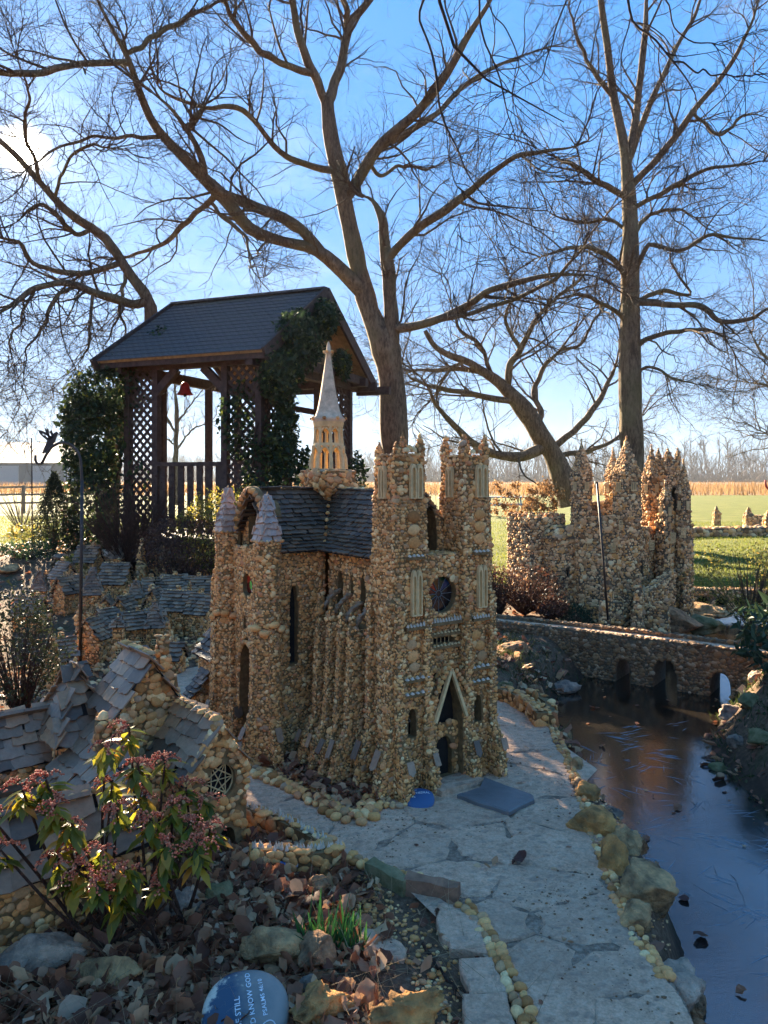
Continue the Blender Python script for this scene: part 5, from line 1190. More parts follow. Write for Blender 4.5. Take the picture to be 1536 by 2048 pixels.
gbeam('eave_beam', (.02, .06, EZ2 - .055), (GW - .02, .06, EZ2 - .055), .05, .075); gbeam('eave_beam', (.02, GD - .06, EZ2 - .10), (GW + .1, GD - .06, EZ2 - .10), .06, .14)
gbeam('plate', (PX0 - .1, PY0, EZ2 - .06), (PX1 + .1, PY0, EZ2 - .06), .10, .12); gbeam('plate', (PX1, PY0 - .25, EZ2 - .09), (PX1, PY1 + .3, EZ2 - .09), .10, .14); gbeam('plate', (PX0, PY0 - .2, EZ2 - .09), (PX0, PY1 + .2, EZ2 - .09), .10, .14); gbeam('plate', (PX0 - .1, PY1, EZ2 - .06), (PX1 + .3, PY1, EZ2 - .06), .10, .12)
for x0, x1 in ((.70, 1.02), (1.75, 1.43)): gbeam('brace', (x0, PY0, EZ2 - .42), (x1, PY0, EZ2 - .12), .08, .10)
for x0, x1 in ((.70, 1.75),):
    gbeam('back_beam', (x0, PY1, EZ2 - .30), (x1 + .1, PY1, EZ2 - .52), .08, .09)
# lattice: every slat is a part
def lattice(a, b, z0, z1, n):
    a = np.array(a, float); b = np.array(b, float); L = np.linalg.norm(b - a); d = (b - a) / L; Hh = z1 - z0; st = .115; nn = np.array([-d[1], d[0]])
    for sgn in (-1, 1):
        k = -Hh
        while k < L:
            s0, s1 = k, k + Hh
            t0 = max(0, (0 - s0) / Hh); t1 = min(1, (L - s0) / Hh)
            if t1 - t0 > .03:
                za, zb = (z0 + t0 * Hh, z0 + t1 * Hh) if sgn > 0 else (z1 - t0 * Hh, z1 - t1 * Hh)
                p0 = a + d * (s0 + t0 * Hh) + nn * .008 * sgn; p1 = a + d * (s0 + t1 * Hh) + nn * .008 * sgn; gbeam('lattice_slat', (*p0, za), (*p1, zb), .010, .036)
            k += st
lattice((PX0 + .05, PY0), (.65, PY0), FZ, EZ2 - .12, 1); lattice((1.80, PY0), (PX1 - .05, PY0), FZ, EZ2 - .12, 1); lattice((PX1, PY0 + .05), (PX1, .95), FZ, EZ2 - .16, 1); lattice((PX1, 2.15), (PX1, PY1 - .05), FZ, EZ2 - .16, 1)
lattice((1.75, PY1), (PX1 - .05, PY1), FZ, EZ2 - .16, 1)
gbeam('rail', (.72, PY0, FZ + .93), (1.73, PY0, FZ + .93), .09, .05); gbeam('rail', (.72, PY0, FZ + .18), (1.73, PY0, FZ + .18), .05, .08)
for k in range(7): x = .80 + k * .142; gbeam('baluster', (x, PY0, FZ + .05), (x, PY0, FZ + .91), .085, .025, up=(0, 1, 0))
# roof
for q, nm in (([[0, 0, EZ2], [GW, 0, EZ2], [GW, GD / 2, RZ2], [0, GD / 2, RZ2]], 1), ([[GW, GD, EZ2], [0, GD, EZ2], [0, GD / 2, RZ2], [GW, GD / 2, RZ2]], 0)):
    q = np.array(q, float); mb = MB(); n = np.cross(q[1] - q[0], q[3] - q[0]); n /= np.linalg.norm(n)
    v = np.concatenate([q, q - n * .035]); mb.add(v, [[[0, 1, 2, 3], [7, 6, 5, 4], [0, 4, 5, 1], [1, 5, 6, 2], [2, 6, 7, 3], [3, 7, 4, 0]]]); rfo = part('roof', mb, 'tan_board', gaz, world=False)
    if nm:
        x = np.array([1.0, 0, 0]); up = (q[3] - q[0]) / np.linalg.norm(q[3] - q[0]); L = np.linalg.norm(q[3] - q[0]); rows = 15; me_list = []
        for j in range(4):
            b_ = MB(); b_.box((0, .075, 0), (.205 + .004 * j, .165, .008)); m_ = b_.mesh('shingle'); m_.materials.append(MATS['roof_shingle']); me_list.append(m_)
        for r in range(rows):
            for c in range(12 + (r % 2)):
                xx = (c + .5 - .5 * (r % 2)) * GW / 12
                xx = min(max(xx, .10), GW - .10); p = q[0] + x * xx + up * (r * L / rows - .012) + n * (.010 + .0015 * random.random())
                tl = .055; u2 = up * math.cos(tl) - n * math.sin(tl); n2 = n * math.cos(tl) + up * math.sin(tl)
                o = bpy.data.objects.new('shingle', random.choice(me_list)); COL.objects.link(o); o.parent = rfo; o.matrix_local = Matrix(np.c_[x, u2, n2, p].tolist() + [[0, 0, 0, 1]])
    else:
        mb = MB(); v = np.concatenate([q + n * .012, q + n * .004]); mb.add(v, [[[0, 1, 2, 3], [7, 6, 5, 4], [0, 4, 5, 1], [1, 5, 6, 2], [2, 6, 7, 3], [3, 7, 4, 0]]]); part('roof_felt', mb, 'roof_shingle', rfo, world=False)
gbeam('ridge_cap', (-.02, GD / 2, RZ2 + .02), (GW + .02, GD / 2, RZ2 + .02), .16, .03, 'roof_shingle')
for x in (GW + .02, -.02):
    gbeam('bargeboard', (x, -.05, EZ2 - .06), (x, GD / 2, RZ2 - .03), .035, .16); gbeam('bargeboard', (x, GD + .12, EZ2 - .10), (x, GD / 2, RZ2 - .03), .035, .16)
    gbeam('gable_tie', (x - .1, .2, EZ2 - .02), (x - .1, GD - .1, EZ2 - .02), .06, .12)
mb = MB(); mb.add([[PX1, .35, EZ2], [PX1, GD - .35, EZ2], [PX1, GD / 2, RZ2 - .12]], [[0, 1, 2]]); part('gable_board', mb, 'tan_board', gaz, world=False)
gbeam('beam_end', (PX1, GD + .02, EZ2 - .16), (PX1 + .55, GD + .02, EZ2 - .16), .10, .12)
# red bell under the roof
c = P(370, 776, 10.3); bell = thing('hanging_bell', 'red bell hanging inside the gazebo opening', 'bell', (c[0], c[1], c[2] - .09))
zz = np.array([0, .01, .03, .06, .10, .14, .165, .175]); rr = np.array([.115, .105, .085, .072, .064, .052, .03, .004]); aa = np.arange(16) * 2 * math.pi / 16
i = np.arange(8 * 16).reshape(8, 16); mb = MB(); mb.add(np.stack([np.c_[np.cos(aa) * r, np.sin(aa) * r, np.full(16, z)] for z, r in zip(zz, rr)]).reshape(-1, 3), [np.stack([i[:-1], np.roll(i, -1, 1)[:-1], np.roll(i, -1, 1)[1:], i[1:]], -1).reshape(-1, 4)]); part('bell_body', mb, 'red_paint', bell, True, world=False)
mb = MB(); mb.tubes(np.array([[0, 0, .17], [0, 0, (2.96 - c[2] + .1)]]), np.array([[.006, .006]]), 5); part('cord', mb, 'dark_iron', bell, world=False)
mb = MB(); v, f = ICO2; mb.add(v * .02 + np.array([0, 0, -.01]), [f]); part('clapper', mb, 'dark_iron', bell, True, world=False)
# vines: one at the left corner, one over the right gable and down the right-hand lattice
def vine(label, blobs_, stems, mat='ivy', size=.062):
    o = thing('climbing_vine', label, 'vine', tuple(stems[0][0]))
    mb = MB(); pts = np.concatenate([ellipsoid_pts(int(n * 2.1), c, r, .35) for n, c, r in blobs_]); leaves(mb, pts, size * np.exp(R.normal(0, .25, len(pts))), .62, droop=.35); part('foliage', mb, mat, o, kind='stuff')
    mb = MB()
    for st in stems: q = resample(smooth_poly(np.array(st, float), 5), 14); q += R.normal(0, .02, q.shape); mb.tubes(q, np.linspace(.022, .008, 14)[None], 5)
    sel = pts[R.choice(len(pts), min(len(pts), 420), False)]; dn = sel + np.c_[R.normal(0, .10, (len(sel), 2)), R.uniform(-.30, -.05, len(sel))]; md = (sel + dn) / 2 + R.normal(0, .03, sel.shape)
    mb.tubes(np.stack([sel, md, dn], 1), np.array([[.004, .003, .0015]]), 3); part('stem', mb, 'twig_near', o, True)
    return o
gl = lambda x, y, z: np.array([-3.70 + .9272 * x + .3746 * y, 9.93 - .3746 * x + .9272 * y, z])
vine('dark ivy mass smothering the left corner of the gazebo', [(1500, gl(-.15, .1, 1.1), (.40, .42, .9)), (1300, gl(-.18, .15, 2.0), (.46, .42, .7)), (900, gl(-.1, .3, 2.6), (.55, .5, .38)), (420, gl(.35, 1.1, 3.45), (.35, .5, .16)), (300, gl(.1, .4, 3.0), (.4, .4, .16)), (500, gl(-.45, .3, 2.35), (.38, .3, .32)), (500, gl(-.3, 0, .7), (.5, .4, .4)), (260, gl(-.6, .3, 2.2), (.25, .3, .3)), (60, gl(.45, .25, 1.3), (.22, .06, .5))],
     [[gl(.1, .1, .2), gl(.05, .2, 1.2), gl(.2, .3, 2.2), gl(.1, .4, 2.9)], [gl(-.1, .1, .2), gl(-.15, .2, 1.4), gl(-.3, .3, 2.5)]])
vine('leafy vine hanging over the right gable and lattice of the gazebo', [(1500, gl(2.45, .9, 3.25), (.30, .75, .36)), (1000, gl(2.5, .35, 2.75), (.26, .45, .36)), (800, gl(2.5, 1.5, 3.65), (.22, .45, .26)), (750, gl(2.42, .6, 2.0), (.16, .45, .55)), (600, gl(2.3, .3, 1.5), (.28, .18, .7)), (420, gl(2.42, 1.05, 1.35), (.14, .25, .6)), (260, gl(2.0, .25, 2.2), (.28, .10, .5)), (260, gl(2.55, 2.0, 3.1), (.12, .5, .2)), (300, gl(2.5, 2.6, 1.4), (.15, .3, .5))],
     [[gl(2.35, .3, .2), gl(2.4, .4, 1.4), gl(2.45, .6, 2.4), gl(2.5, 1.2, 3.3)], [gl(2.3, .25, .2), gl(2.2, .2, 1.5), gl(2.3, .3, 2.6)]])
# ================================================================== bare winter trees
def rot_about(v, n, a):
    ca, sa = np.cos(a)[:, None], np.sin(a)[:, None]; return v * ca + np.cross(n, v) * sa + n * (n * v).sum(1, keepdims=True) * (1 - ca)
def sprout(pts, rad, per, len_r, ang, K, up=.12, wig=.16, rf=.55, t0=.12, maxr=None, minr=.0015, taper=.25, flat=0.0, taperlen=True):
    """children of branches pts (N,K0,3): per children each, vectorised"""
    N, K0 = pts.shape[:2]; n = N * per
    t_ = R.uniform(t0, 1.0, (N, per)) ; par = np.repeat(np.arange(N), per); tt = t_.ravel() * (K0 - 1); i = np.minimum(tt.astype(int), K0 - 2); f = (tt - i)[:, None]
    p0 = pts[par, i] * (1 - f) + pts[par, i + 1] * f; d = pts[par, i + 1] - pts[par, i]; d /= np.linalg.norm(d, axis=1, keepdims=True) + 1e-9
    r0 = (rad[par, i] * (1 - f[:, 0]) + rad[par, i + 1] * f[:, 0]) * rf
    if maxr: r0 = np.minimum(r0, maxr)
    r0 = np.maximum(r0, minr)
    ref = R.standard_normal((n, 3)); ax = np.cross(d, ref); ax /= np.linalg.norm(ax, axis=1, keepdims=True) + 1e-9
    dr = rot_about(d, ax, R.uniform(ang[0], ang[1], n)); dr[:, 2] += up; 
    if flat: dr[:, 1] *= 1 - flat
    dr /= np.linalg.norm(dr, axis=1, keepdims=True)
    L = R.uniform(len_r[0], len_r[1], n) * ((1.15 - .6 * t_.ravel()) if taperlen else 1)
    out = np.zeros((n, K, 3)); out[:, 0] = p0; cur = dr; step = (L / (K - 1))[:, None]
    for k in range(1, K):
        cur = cur + R.normal(0, wig, (n, 3)) + np.array([0, 0, up * .22]); cur /= np.linalg.norm(cur, axis=1, keepdims=True); out[:, k] = out[:, k - 1] + cur * step
    rr = r0[:, None] * np.linspace(1, taper, K)[None]
    return out, rr
def px_limb(pl, Y0, Y1=None, K=14, wob=.012):
    """limb given as (px, py, radius in px) with depth running from Y0 to Y1"""
    a = np.array(pl, float); q = smooth_poly(a, 6); q = resample(q, K); Ys = np.linspace(Y0, Y0 if Y1 is None else Y1, K)
    P3 = np.stack([P(q[k, 0], q[k, 1], Ys[k]) for k in range(K)]); w_ = R.normal(0, wob, P3.shape); w_[0] = 0; P3 += w_ * 1.0
    return P3, q[:, 2] * .84 / F * Ys
def tree(label, base_y, limbs, lv, twig='twig', barkm='bark', name='bare_tree', group=None, extra=None, buds=None, near=None):
    """limbs = [(pixel polyline, Y0, Y1)]; the first one is the trunk. lv = sprouting levels"""
    ls = []; seen = []
    for i, l in enumerate(limbs):      # every limb starts on the nearest limb before it
        pl, y0, y1 = l[0], l[1], l[2]
        if i:
            a = np.concatenate(seen); sc_ = np.c_[a[:, 0] / a[:, 1] * F + CX, HY - (a[:, 2] - CH) / a[:, 1] * F]; k = np.argmin(np.hypot(sc_[:, 0] - pl[0][0], sc_[:, 1] - pl[0][1]))
            pl = [(sc_[k, 0], sc_[k, 1], pl[0][2])] + list(pl[1:] if np.hypot(*(np.array(pl[1][:2]) - sc_[k])) > 12 else pl[2:]); y1 = a[k, 1] + (y1 - y0); y0 = a[k, 1]
        q_ = px_limb(pl, y0, y1); ls.append(q_); seen.append(resample(np.c_[q_[0], q_[1]], 60)[:, :3])
    b = ls[0][0][0]
    o = thing(name, label, 'tree', (b[0], b[1], max(-.3, b[2])), 0, group)
    for i, (p_, r_) in enumerate(ls):
        mb = MB(); q = resample(smooth_poly(np.c_[p_, r_], 3), 34); q[:, 3] *= 1 - (.82 if i else 0) * np.linspace(0, 1, 34) ** 5; n_ = vnoise(q[:, :3], 2.2, 2, i)
        mb.tubes(q[:, :3], (q[:, 3] * (1 + .28 * n_))[None], 10 if r_.max() > .06 else 7); part('trunk' if i == 0 else 'limb', mb, barkm, o, True)
    P0 = np.stack([l[0] for l in ls]); R0 = np.stack([l[1] for l in ls]); L_ = np.linalg.norm(np.diff(P0, axis=1), axis=2).sum(1)
    st = 1 if lv.get('skip_trunk', True) else 0
    A, Ar = P0[st:], R0[st:]
    mbt = MB()
    if len(A):
        tips, tr = sprout(A[:, -3:], Ar[:, -3:], 2, (.05 * base_y, .11 * base_y), (.05, .5), 10, up=.05, wig=.2, rf=.55, t0=.55, taper=.3, taperlen=False); mbt.tubes(tips, tr, 6, rnd=R.random(len(tips)))
        La = np.stack([resample(np.c_[a, b_], 14) for a, b_ in zip(A, Ar)]); A = np.concatenate([La, La, np.stack([resample(np.c_[a, b_], 14) for a, b_ in zip(tips, tr)])]); Ar = A[:, :, 3]; A = A[:, :, :3]
    cur, cr_ = A, Ar
    for k, l in enumerate(lv['levels']):
        l = dict(l); sides = l.pop('sides', 3 if k > 0 else 5)
        if l.pop('both', False) and k > 0: cur = np.concatenate([prev_rs, cur]); cr_ = np.concatenate([prev_r, cr_])
        nxt, nr = sprout(cur, cr_, **l)
        mbt.tubes(nxt, nr, sides, rnd=R.random(len(nxt)))
        prev_rs, prev_r = np.stack([resample(np.c_[a, b_], nxt.shape[1]) for a, b_ in zip(A, Ar)])[:, :, :3], np.stack([resample(np.c_[a, b_], nxt.shape[1]) for a, b_ in zip(A, Ar)])[:, :, 3]
        cur, cr_ = nxt, nr
    if buds:
        tips = cur[:, -1]; sel = tips[R.random(len(tips)) < buds]; fr = np.broadcast_to(np.eye(3), (len(sel), 3, 3)); s_ = np.full((len(sel), 3), .008) * base_y / 13; blobs(mbt, ICO1, sel, fr, s_, R.random(len(sel)))
    part('crown', mbt, twig, o, False, 'stuff')
    return o
LV = lambda a, b, c, s=1.0, w=.16: {'levels': [dict(per=a, len_r=(.7 * s, 2.0 * s), ang=(.5, 1.25), K=7, up=.10, wig=.22 * w / .16, rf=.42, maxr=.024 * s, minr=.006 * s),
                                        dict(per=b, len_r=(.32 * s, .95 * s), ang=(.5, 1.2), K=5, up=.06, wig=.24 * w / .16, rf=.55, maxr=.009 * s, minr=.0038 * s, both=True),
                                        dict(per=c, len_r=(.10 * s, .42 * s), ang=(.4, 1.1), K=3, up=.05, wig=.3, rf=.6, maxr=.0036 * s, minr=.0023 * s)]}
Y = 13.0
tree('large bare tree with several crooked stems rising behind the gazebo and cathedral', Y, [
 ([(797, 1135, 42), (795, 1000, 35), (789, 880, 32), (784, 780, 33), (772, 700, 33), (742, 630, 24), (722, 560, 22), (702, 470, 20), (686, 390, 19), (668, 310, 18), (656, 230, 17), (655, 195, 15)], Y, Y),
 ([(776, 715, 22), (784, 640, 18), (775, 540, 17), (768, 470, 15), (757, 415, 12), (735, 395, 9), (715, 388, 8)], Y, Y - .3),
 ([(657, 205, 12), (636, 165, 11), (606, 95, 10), (585, 20, 9), (572, -70, 8), (560, -150, 6)], Y, Y - .8),
 ([(657, 205, 13), (676, 150, 12), (690, 90, 11), (705, 40, 10), (745, -5, 9), (775, -80, 7)], Y, Y + .6),
 ([(625, 145, 9), (560, 125, 8), (505, 85, 8), (458, 20, 7), (438, -60, 6)], Y - .2, Y - 1.6),
 ([(700, 60, 7), (690, 10, 7), (655, -40, 5)], Y + .3, Y),
 ([(692, 400, 12), (722, 352, 13), (764, 286, 13), (824, 234, 12), (887, 156, 11), (944, 57, 9), (981, 0, 8), (1010, -80, 6)], Y, Y - 1.6),
 ([(765, 300, 9), (800, 275, 9), (880, 220, 7), (930, 170, 6), (1000, 130, 5), (1080, 100, 4)], Y - .3, Y + 1.2),
 ([(771, 520, 11), (786, 510, 11), (819, 469, 11), (897, 417, 10), (960, 365, 8), (1028, 313, 7), (1101, 302, 6), (1179, 286, 4)], Y, Y - 2.2),
 ([(780, 655, 11), (840, 648, 10), (908, 625, 9), (986, 580, 8), (1059, 560, 7), (1132, 547, 6), (1215, 562, 4)], Y, Y - 2.4),
 ([(840, 655, 7), (960, 620, 6), (1060, 585, 5), (1112, 556, 5), (1165, 492, 4), (1225, 412, 3)], Y - .6, Y - 3.2),
 ([(724, 600, 18), (677, 536, 17), (640, 505, 15), (614, 493, 13), (521, 469, 13), (479, 434, 15), (443, 390, 18), (398, 352, 15), (338, 281, 13), (292, 229, 11), (271, 156, 10), (240, 88, 9), (198, 10, 8), (160, -60, 6)], Y, Y - 2.8),
 ([(655, 515, 13), (625, 484, 13), (573, 437, 12), (495, 411, 12), (448, 388, 12), (411, 359, 11), (402, 310, 9), (376, 262, 8), (333, 208, 7), (281, 165, 7)], Y - .2, Y - 2.0),
 ([(262, 130, 8), (240, 125, 8), (156, 128, 8), (68, 146, 9), (10, 143, 8), (-60, 130, 6)], Y - 2.6, Y - 3.8),
 ([(652, 345, 8), (588, 323, 8), (547, 292, 7), (510, 240, 7), (469, 211, 7), (411, 214, 6), (333, 187, 6), (305, 145, 5)], Y, Y - 1.6),
 ([(405, 412, 8), (375, 443, 7), (333, 484, 6), (250, 516, 5), (215, 520, 4)], Y - 2.0, Y - 1.0),
 ([(255, 105, 6), (330, 60, 6), (400, 20, 6), (470, -10, 5)], Y - 2.7, Y - 2.0), ([(395, 250, 9), (400, 225, 8), (408, 205, 4)], Y - 2, Y - 2),
 ([(330, 270, 5), (270, 275, 5), (190, 275, 4), (110, 300, 4), (40, 350, 3)], Y - 2.4, Y - 3.4),
 ([(415, 400, 5), (450, 440, 5), (490, 470, 4), (500, 530, 3), (520, 560, 2)], Y - 1.8, Y - 2.2),
 ([(735, 330, 5), (760, 350, 5), (800, 330, 4), (850, 340, 3), (905, 320, 3)], Y, Y + 1),
], LV(4, 7, 5, 1.0), buds=.10)
Y = 12.0
tree('bare leaning tree whose limbs rise behind the left end of the gazebo roof', Y, [
 ([(215, 1170, 26), (222, 950, 22), (240, 800, 20), (285, 700, 18), (322, 650, 16), (308, 618, 15), (281, 578, 13), (245, 531, 12), (208, 474, 11), (156, 443, 10), (104, 396, 9), (73, 354, 8), (30, 310, 7), (-40, 250, 5)], Y, Y - .6),
 ([(290, 600, 11), (271, 607, 11), (198, 588, 10), (130, 566, 9), (68, 578, 8), (0, 625, 7), (-60, 650, 5)], Y, Y - 1.6),
 ([(246, 532, 7), (200, 540, 7), (146, 547, 7), (78, 531, 6), (36, 484, 6), (0, 477, 5), (-60, 470, 4)], Y, Y - 1.2),
 ([(180, 455, 6), (150, 470, 6), (100, 415, 5), (60, 420, 4), (20, 450, 3)], Y - .2, Y - 1),
 ([(150, 575, 5), (110, 600, 5), (90, 650, 4), (60, 690, 3), (45, 745, 2)], Y - .8, Y - 1.4), ([(185, 590, 4), (182, 640, 4), (178, 690, 3), (150, 740, 2)], Y - .8, Y - 1),
 ([(235, 560, 5), (240, 620, 4), (250, 660, 3), (245, 700, 2)], Y, Y - .3), ([(110, 400, 5), (130, 330, 4), (180, 290, 4), (230, 300, 3)], Y - .3, Y - 1),
 ([(80, 360, 5), (50, 250, 4), (60, 190, 4), (30, 100, 3)], Y - .5, Y - 1.4), ([(70, 578, 4), (40, 640, 3), (20, 690, 3), (30, 740, 2)], Y - 1.2, Y - 1.6),
], LV(5, 7, 5, .95, .19), buds=.12)
Y = 15.0
tree('straight bare tree standing behind the castle on the right', Y, [
 ([(1266, 1120, 30), (1264, 950, 28), (1260, 800, 26), (1261, 640, 23), (1262, 500, 19), (1258, 410, 17), (1255, 340, 14), (1243, 260, 11), (1226, 180, 9), (1215, 100, 8), (1202, 0, 7), (1195, -90, 5)], Y, Y),
 ([(1256, 345, 10), (1268, 260, 9), (1282, 150, 8), (1290, 40, 7), (1296, -60, 5)], Y, Y + .4),
 ([(1260, 375, 8), (1330, 300, 8), (1400, 210, 7), (1460, 130, 6), (1500, 50, 5), (1525, -30, 4)], Y, Y - 1),
 ([(1262, 335, 8), (1300, 210, 7), (1350, 100, 6), (1395, 20, 5), (1420, -60, 4)], Y, Y + .9),
 ([(1258, 405, 8), (1205, 368, 7), (1150, 330, 6), (1110, 315, 4), (1060, 290, 3)], Y, Y - .8),
 ([(1264, 410, 6), (1330, 385, 6), (1400, 345, 5), (1470, 330, 4), (1545, 320, 3)], Y, Y - 1),
 ([(1268, 614, 8), (1340, 610, 7), (1405, 612, 7), (1432, 640, 6), (1500, 638, 6), (1530, 622, 5), (1580, 600, 4)], Y, Y - 1.2),
 ([(1270, 700, 6), (1308, 672, 6), (1400, 660, 5), (1440, 670, 4), (1470, 700, 3)], Y, Y - .6),
 ([(1276, 560, 6), (1298, 490, 6), (1345, 500, 5), (1385, 495, 5), (1410, 470, 5), (1480, 475, 4), (1560, 485, 3)], Y, Y - 1.4),
 ([(1252, 592, 8), (1232, 525, 7), (1182, 495, 6), (1120, 500, 5), (1070, 520, 4)], Y, Y - 1), ([(1248, 640, 6), (1210, 610, 5), (1160, 590, 5), (1100, 600, 3)], Y, Y - .8),
 ([(1276, 480, 5), (1300, 430, 5), (1360, 420, 4), (1400, 440, 3)], Y, Y + .8), ([(1276, 600, 5), (1320, 580, 5), (1380, 590, 4), (1340, 520, 3), (1350, 470, 2)], Y, Y + .6),
 ([(1250, 470, 5), (1210, 440, 4), (1150, 445, 4), (1090, 420, 3)], Y, Y + 1), ([(1220, 190, 6), (1180, 130, 5), (1150, 60, 4), (1135, -20, 3)], Y, Y - .6),
 ([(1420, 250, 4), (1440, 270, 4), (1490, 230, 3), (1545, 240, 2)], Y - 1, Y - 1.5), ([(1268, 745, 5), (1300, 735, 4), (1360, 760, 3), (1420, 770, 2)], Y, Y - 1),
], LV(4, 7, 5, 1.1), buds=.08)
Y = 19.0
tree('bare tree leaning left with a low sweeping bough, between cathedral and castle', Y, [
 ([(1140, 1010, 30), (1112, 922, 24), (1075, 860, 22), (1040, 808, 19), (1016, 782, 15), (980, 750, 11), (930, 722, 9), (880, 702, 7), (850, 662, 5)], Y, Y),
 ([(1088, 893, 15), (1030, 915, 12), (975, 902, 11), (930, 872, 9), (880, 820, 7), (850, 765, 5), (825, 740, 4)], Y, Y - 1.5),
 ([(1070, 858, 9), (1082, 820, 8), (1068, 790, 7), (1085, 740, 6), (1120, 700, 5), (1150, 660, 4)], Y, Y + 1),
 ([(1016, 784, 9), (1020, 730, 8), (1040, 700, 7), (1070, 645, 6), (1100, 600, 4), (1110, 560, 3)], Y, Y - .5),
 ([(1100, 900, 9), (1150, 860, 8), (1200, 800, 7), (1228, 735, 5), (1240, 690, 4)], Y, Y + .6), ([(1112, 908, 7), (1180, 902, 6), (1240, 872, 4), (1290, 830, 3)], Y, Y + 1),
 ([(1035, 805, 8), (960, 792, 7), (900, 780, 6), (830, 762, 5), (800, 722, 3)], Y, Y - 1), ([(1012, 780, 7), (950, 742, 6), (860, 740, 5), (800, 742, 3)], Y, Y + 1),
 ([(985, 752, 6), (960, 690, 5), (920, 660, 4), (900, 600, 3)], Y, Y), ([(1045, 700, 5), (1010, 640, 4), (1030, 580, 3), (1010, 540, 3)], Y - .3, Y - 1), ([(1120, 700, 4), (1160, 690, 4), (1190, 640, 3), (1220, 600, 2)], Y + .8, Y + .8),
 ([(930, 722, 5), (900, 740, 4), (870, 790, 3), (840, 820, 2)], Y, Y), ([(1078, 640, 4), (1120, 590, 4), (1160, 560, 3), (1180, 520, 2)], Y - .5, Y - .5),
], LV(4, 7, 5, 1.35), buds=.08)
Y = 6.0
tree('dark near branches drooping into the top of the view from an overhead tree', Y, [
 ([(2300, 1500, 48.00), (2250, 700, 40.00), (1900, -100, 27.20), (1500, -420, 16.00), (1200, -330, 9.60), (960, -180, 4.96), (830, 0, 3.72), (866, 62, 3.72), (934, 120, 3.72), (996, 167, 3.10), (1059, 195, 2.48), (1100, 208, 2.48), (1132, 250, 1.24)], 4.5, Y),
 ([(825, -60, 3.10), (835, 21, 3.10), (861, 104, 2.79), (877, 187, 2.79), (903, 260, 2.48), (918, 312, 2.17), (955, 365, 1.86), (1000, 440, 1.55), (1035, 510, 0.93)], Y, Y - .2),
 ([(950, -120, 3.10), (965, 52, 2.48), (986, 130, 2.17), (1017, 245, 1.86), (1038, 335, 1.12)], Y, Y + .3), ([(1200, -200, 3.72), (1249, 0, 3.10), (1283, 47, 3.10), (1351, 125, 2.48), (1392, 208, 1.86), (1382, 307, 0.93)], Y, Y - .3),
 ([(1345, 118, 2.17), (1387, 138, 2.17), (1481, 151, 1.86), (1550, 130, 1.24)], Y - .2, Y - .6), ([(1290, -120, 2.48), (1320, 0, 2.17), (1350, 60, 1.86), (1420, 90, 1.55), (1540, 60, 1.24)], Y, Y + .5),
 ([(905, 265, 1.55), (900, 330, 1.55), (925, 400, 1.24), (915, 470, 0.74)], Y - .1, Y - .2), ([(1100, -100, 2.17), (1110, 60, 1.86), (1080, 160, 1.55), (1000, 190, 1.24)], Y, Y + .2), ([(1000, -60, 1.86), (1030, 100, 1.55), (1025, 200, 1.24), (1060, 300, 0.74)], Y, Y),
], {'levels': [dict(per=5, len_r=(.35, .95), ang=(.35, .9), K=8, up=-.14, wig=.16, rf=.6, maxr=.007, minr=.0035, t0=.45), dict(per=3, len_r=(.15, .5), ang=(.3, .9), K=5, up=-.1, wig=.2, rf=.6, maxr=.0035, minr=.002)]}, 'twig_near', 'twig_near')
Y = 42.0
tree('bare tree at the right frame edge beyond the lawn', Y, [([(1610, 1010, 14), (1605, 880, 12), (1600, 780, 10), (1590, 700, 8), (1580, 620, 5)], Y, Y), ([(1603, 860, 7), (1570, 800, 6), (1530, 770, 4), (1495, 765, 3)], Y, Y), ([(1600, 800, 6), (1560, 740, 5), (1520, 700, 4), (1500, 660, 3)], Y, Y), ([(1605, 900, 5), (1560, 880, 4), (1520, 860, 3)], Y, Y), ([(1600, 740, 5), (1570, 670, 4), (1540, 620, 3)], Y, Y)], LV(4, 6, 4, 2.4))
Y = 26.0
tree('slim young bare tree seen through the gazebo opening', Y, [([(352, 1010, 6), (352, 900, 6), (353, 830, 5), (350, 780, 3), (352, 730, 2)], Y, Y), ([(352, 870, 3), (325, 820, 3), (310, 770, 2)], Y, Y), ([(353, 850, 3), (380, 810, 2), (405, 780, 2)], Y, Y), ([(352, 900, 3), (385, 860, 2), (420, 845, 2)], Y, Y), ([(352, 890, 2), (320, 870, 2), (300, 860, 1)], Y, Y)], LV(3, 5, 4, .9))
# ---- far woodland: one mass
mbw = MB(); n = 760; X = R.uniform(-420, 330, n); Yw = R.uniform(250, 330, n); hh = R.uniform(9, 17, n) * (1 + .25 * np.sin(X * .02)); K = 5
keep = (X / Yw * F + CX > -150) & (X / Yw * F + CX < 1700); X, Yw, hh = X[keep], Yw[keep], hh[keep]; n = len(X)
pts = np.stack([np.stack([X + R.normal(0, .3, n) * k, Yw, hh * .8 * k / (K - 1) - .3], 1) for k in range(K)], 1); mbw.tubes(pts, hh[:, None] * np.linspace(.014, .005, K)[None], 3, rnd=R.random(n))
a, ar = sprout(pts, np.repeat(hh[:, None] * .010, K, 1), 14, (3, 7.5), (.35, .95), 5, up=.3, wig=.14, rf=.6, t0=.3, minr=.05); mbw.tubes(a, ar, 3, rnd=R.random(len(a)))
b, br_ = sprout(a, ar, 2, (1.2, 3.4), (.35, .9), 3, up=.25, wig=.14, rf=.7, minr=.04); mbw.tubes(b, br_, 3, rnd=R.random(len(b)))
o = part('far_woodland', mbw, 'twig'); tag(o, 'hazy line of bare woodland beyond the field', 'woodland', kind='stuff')
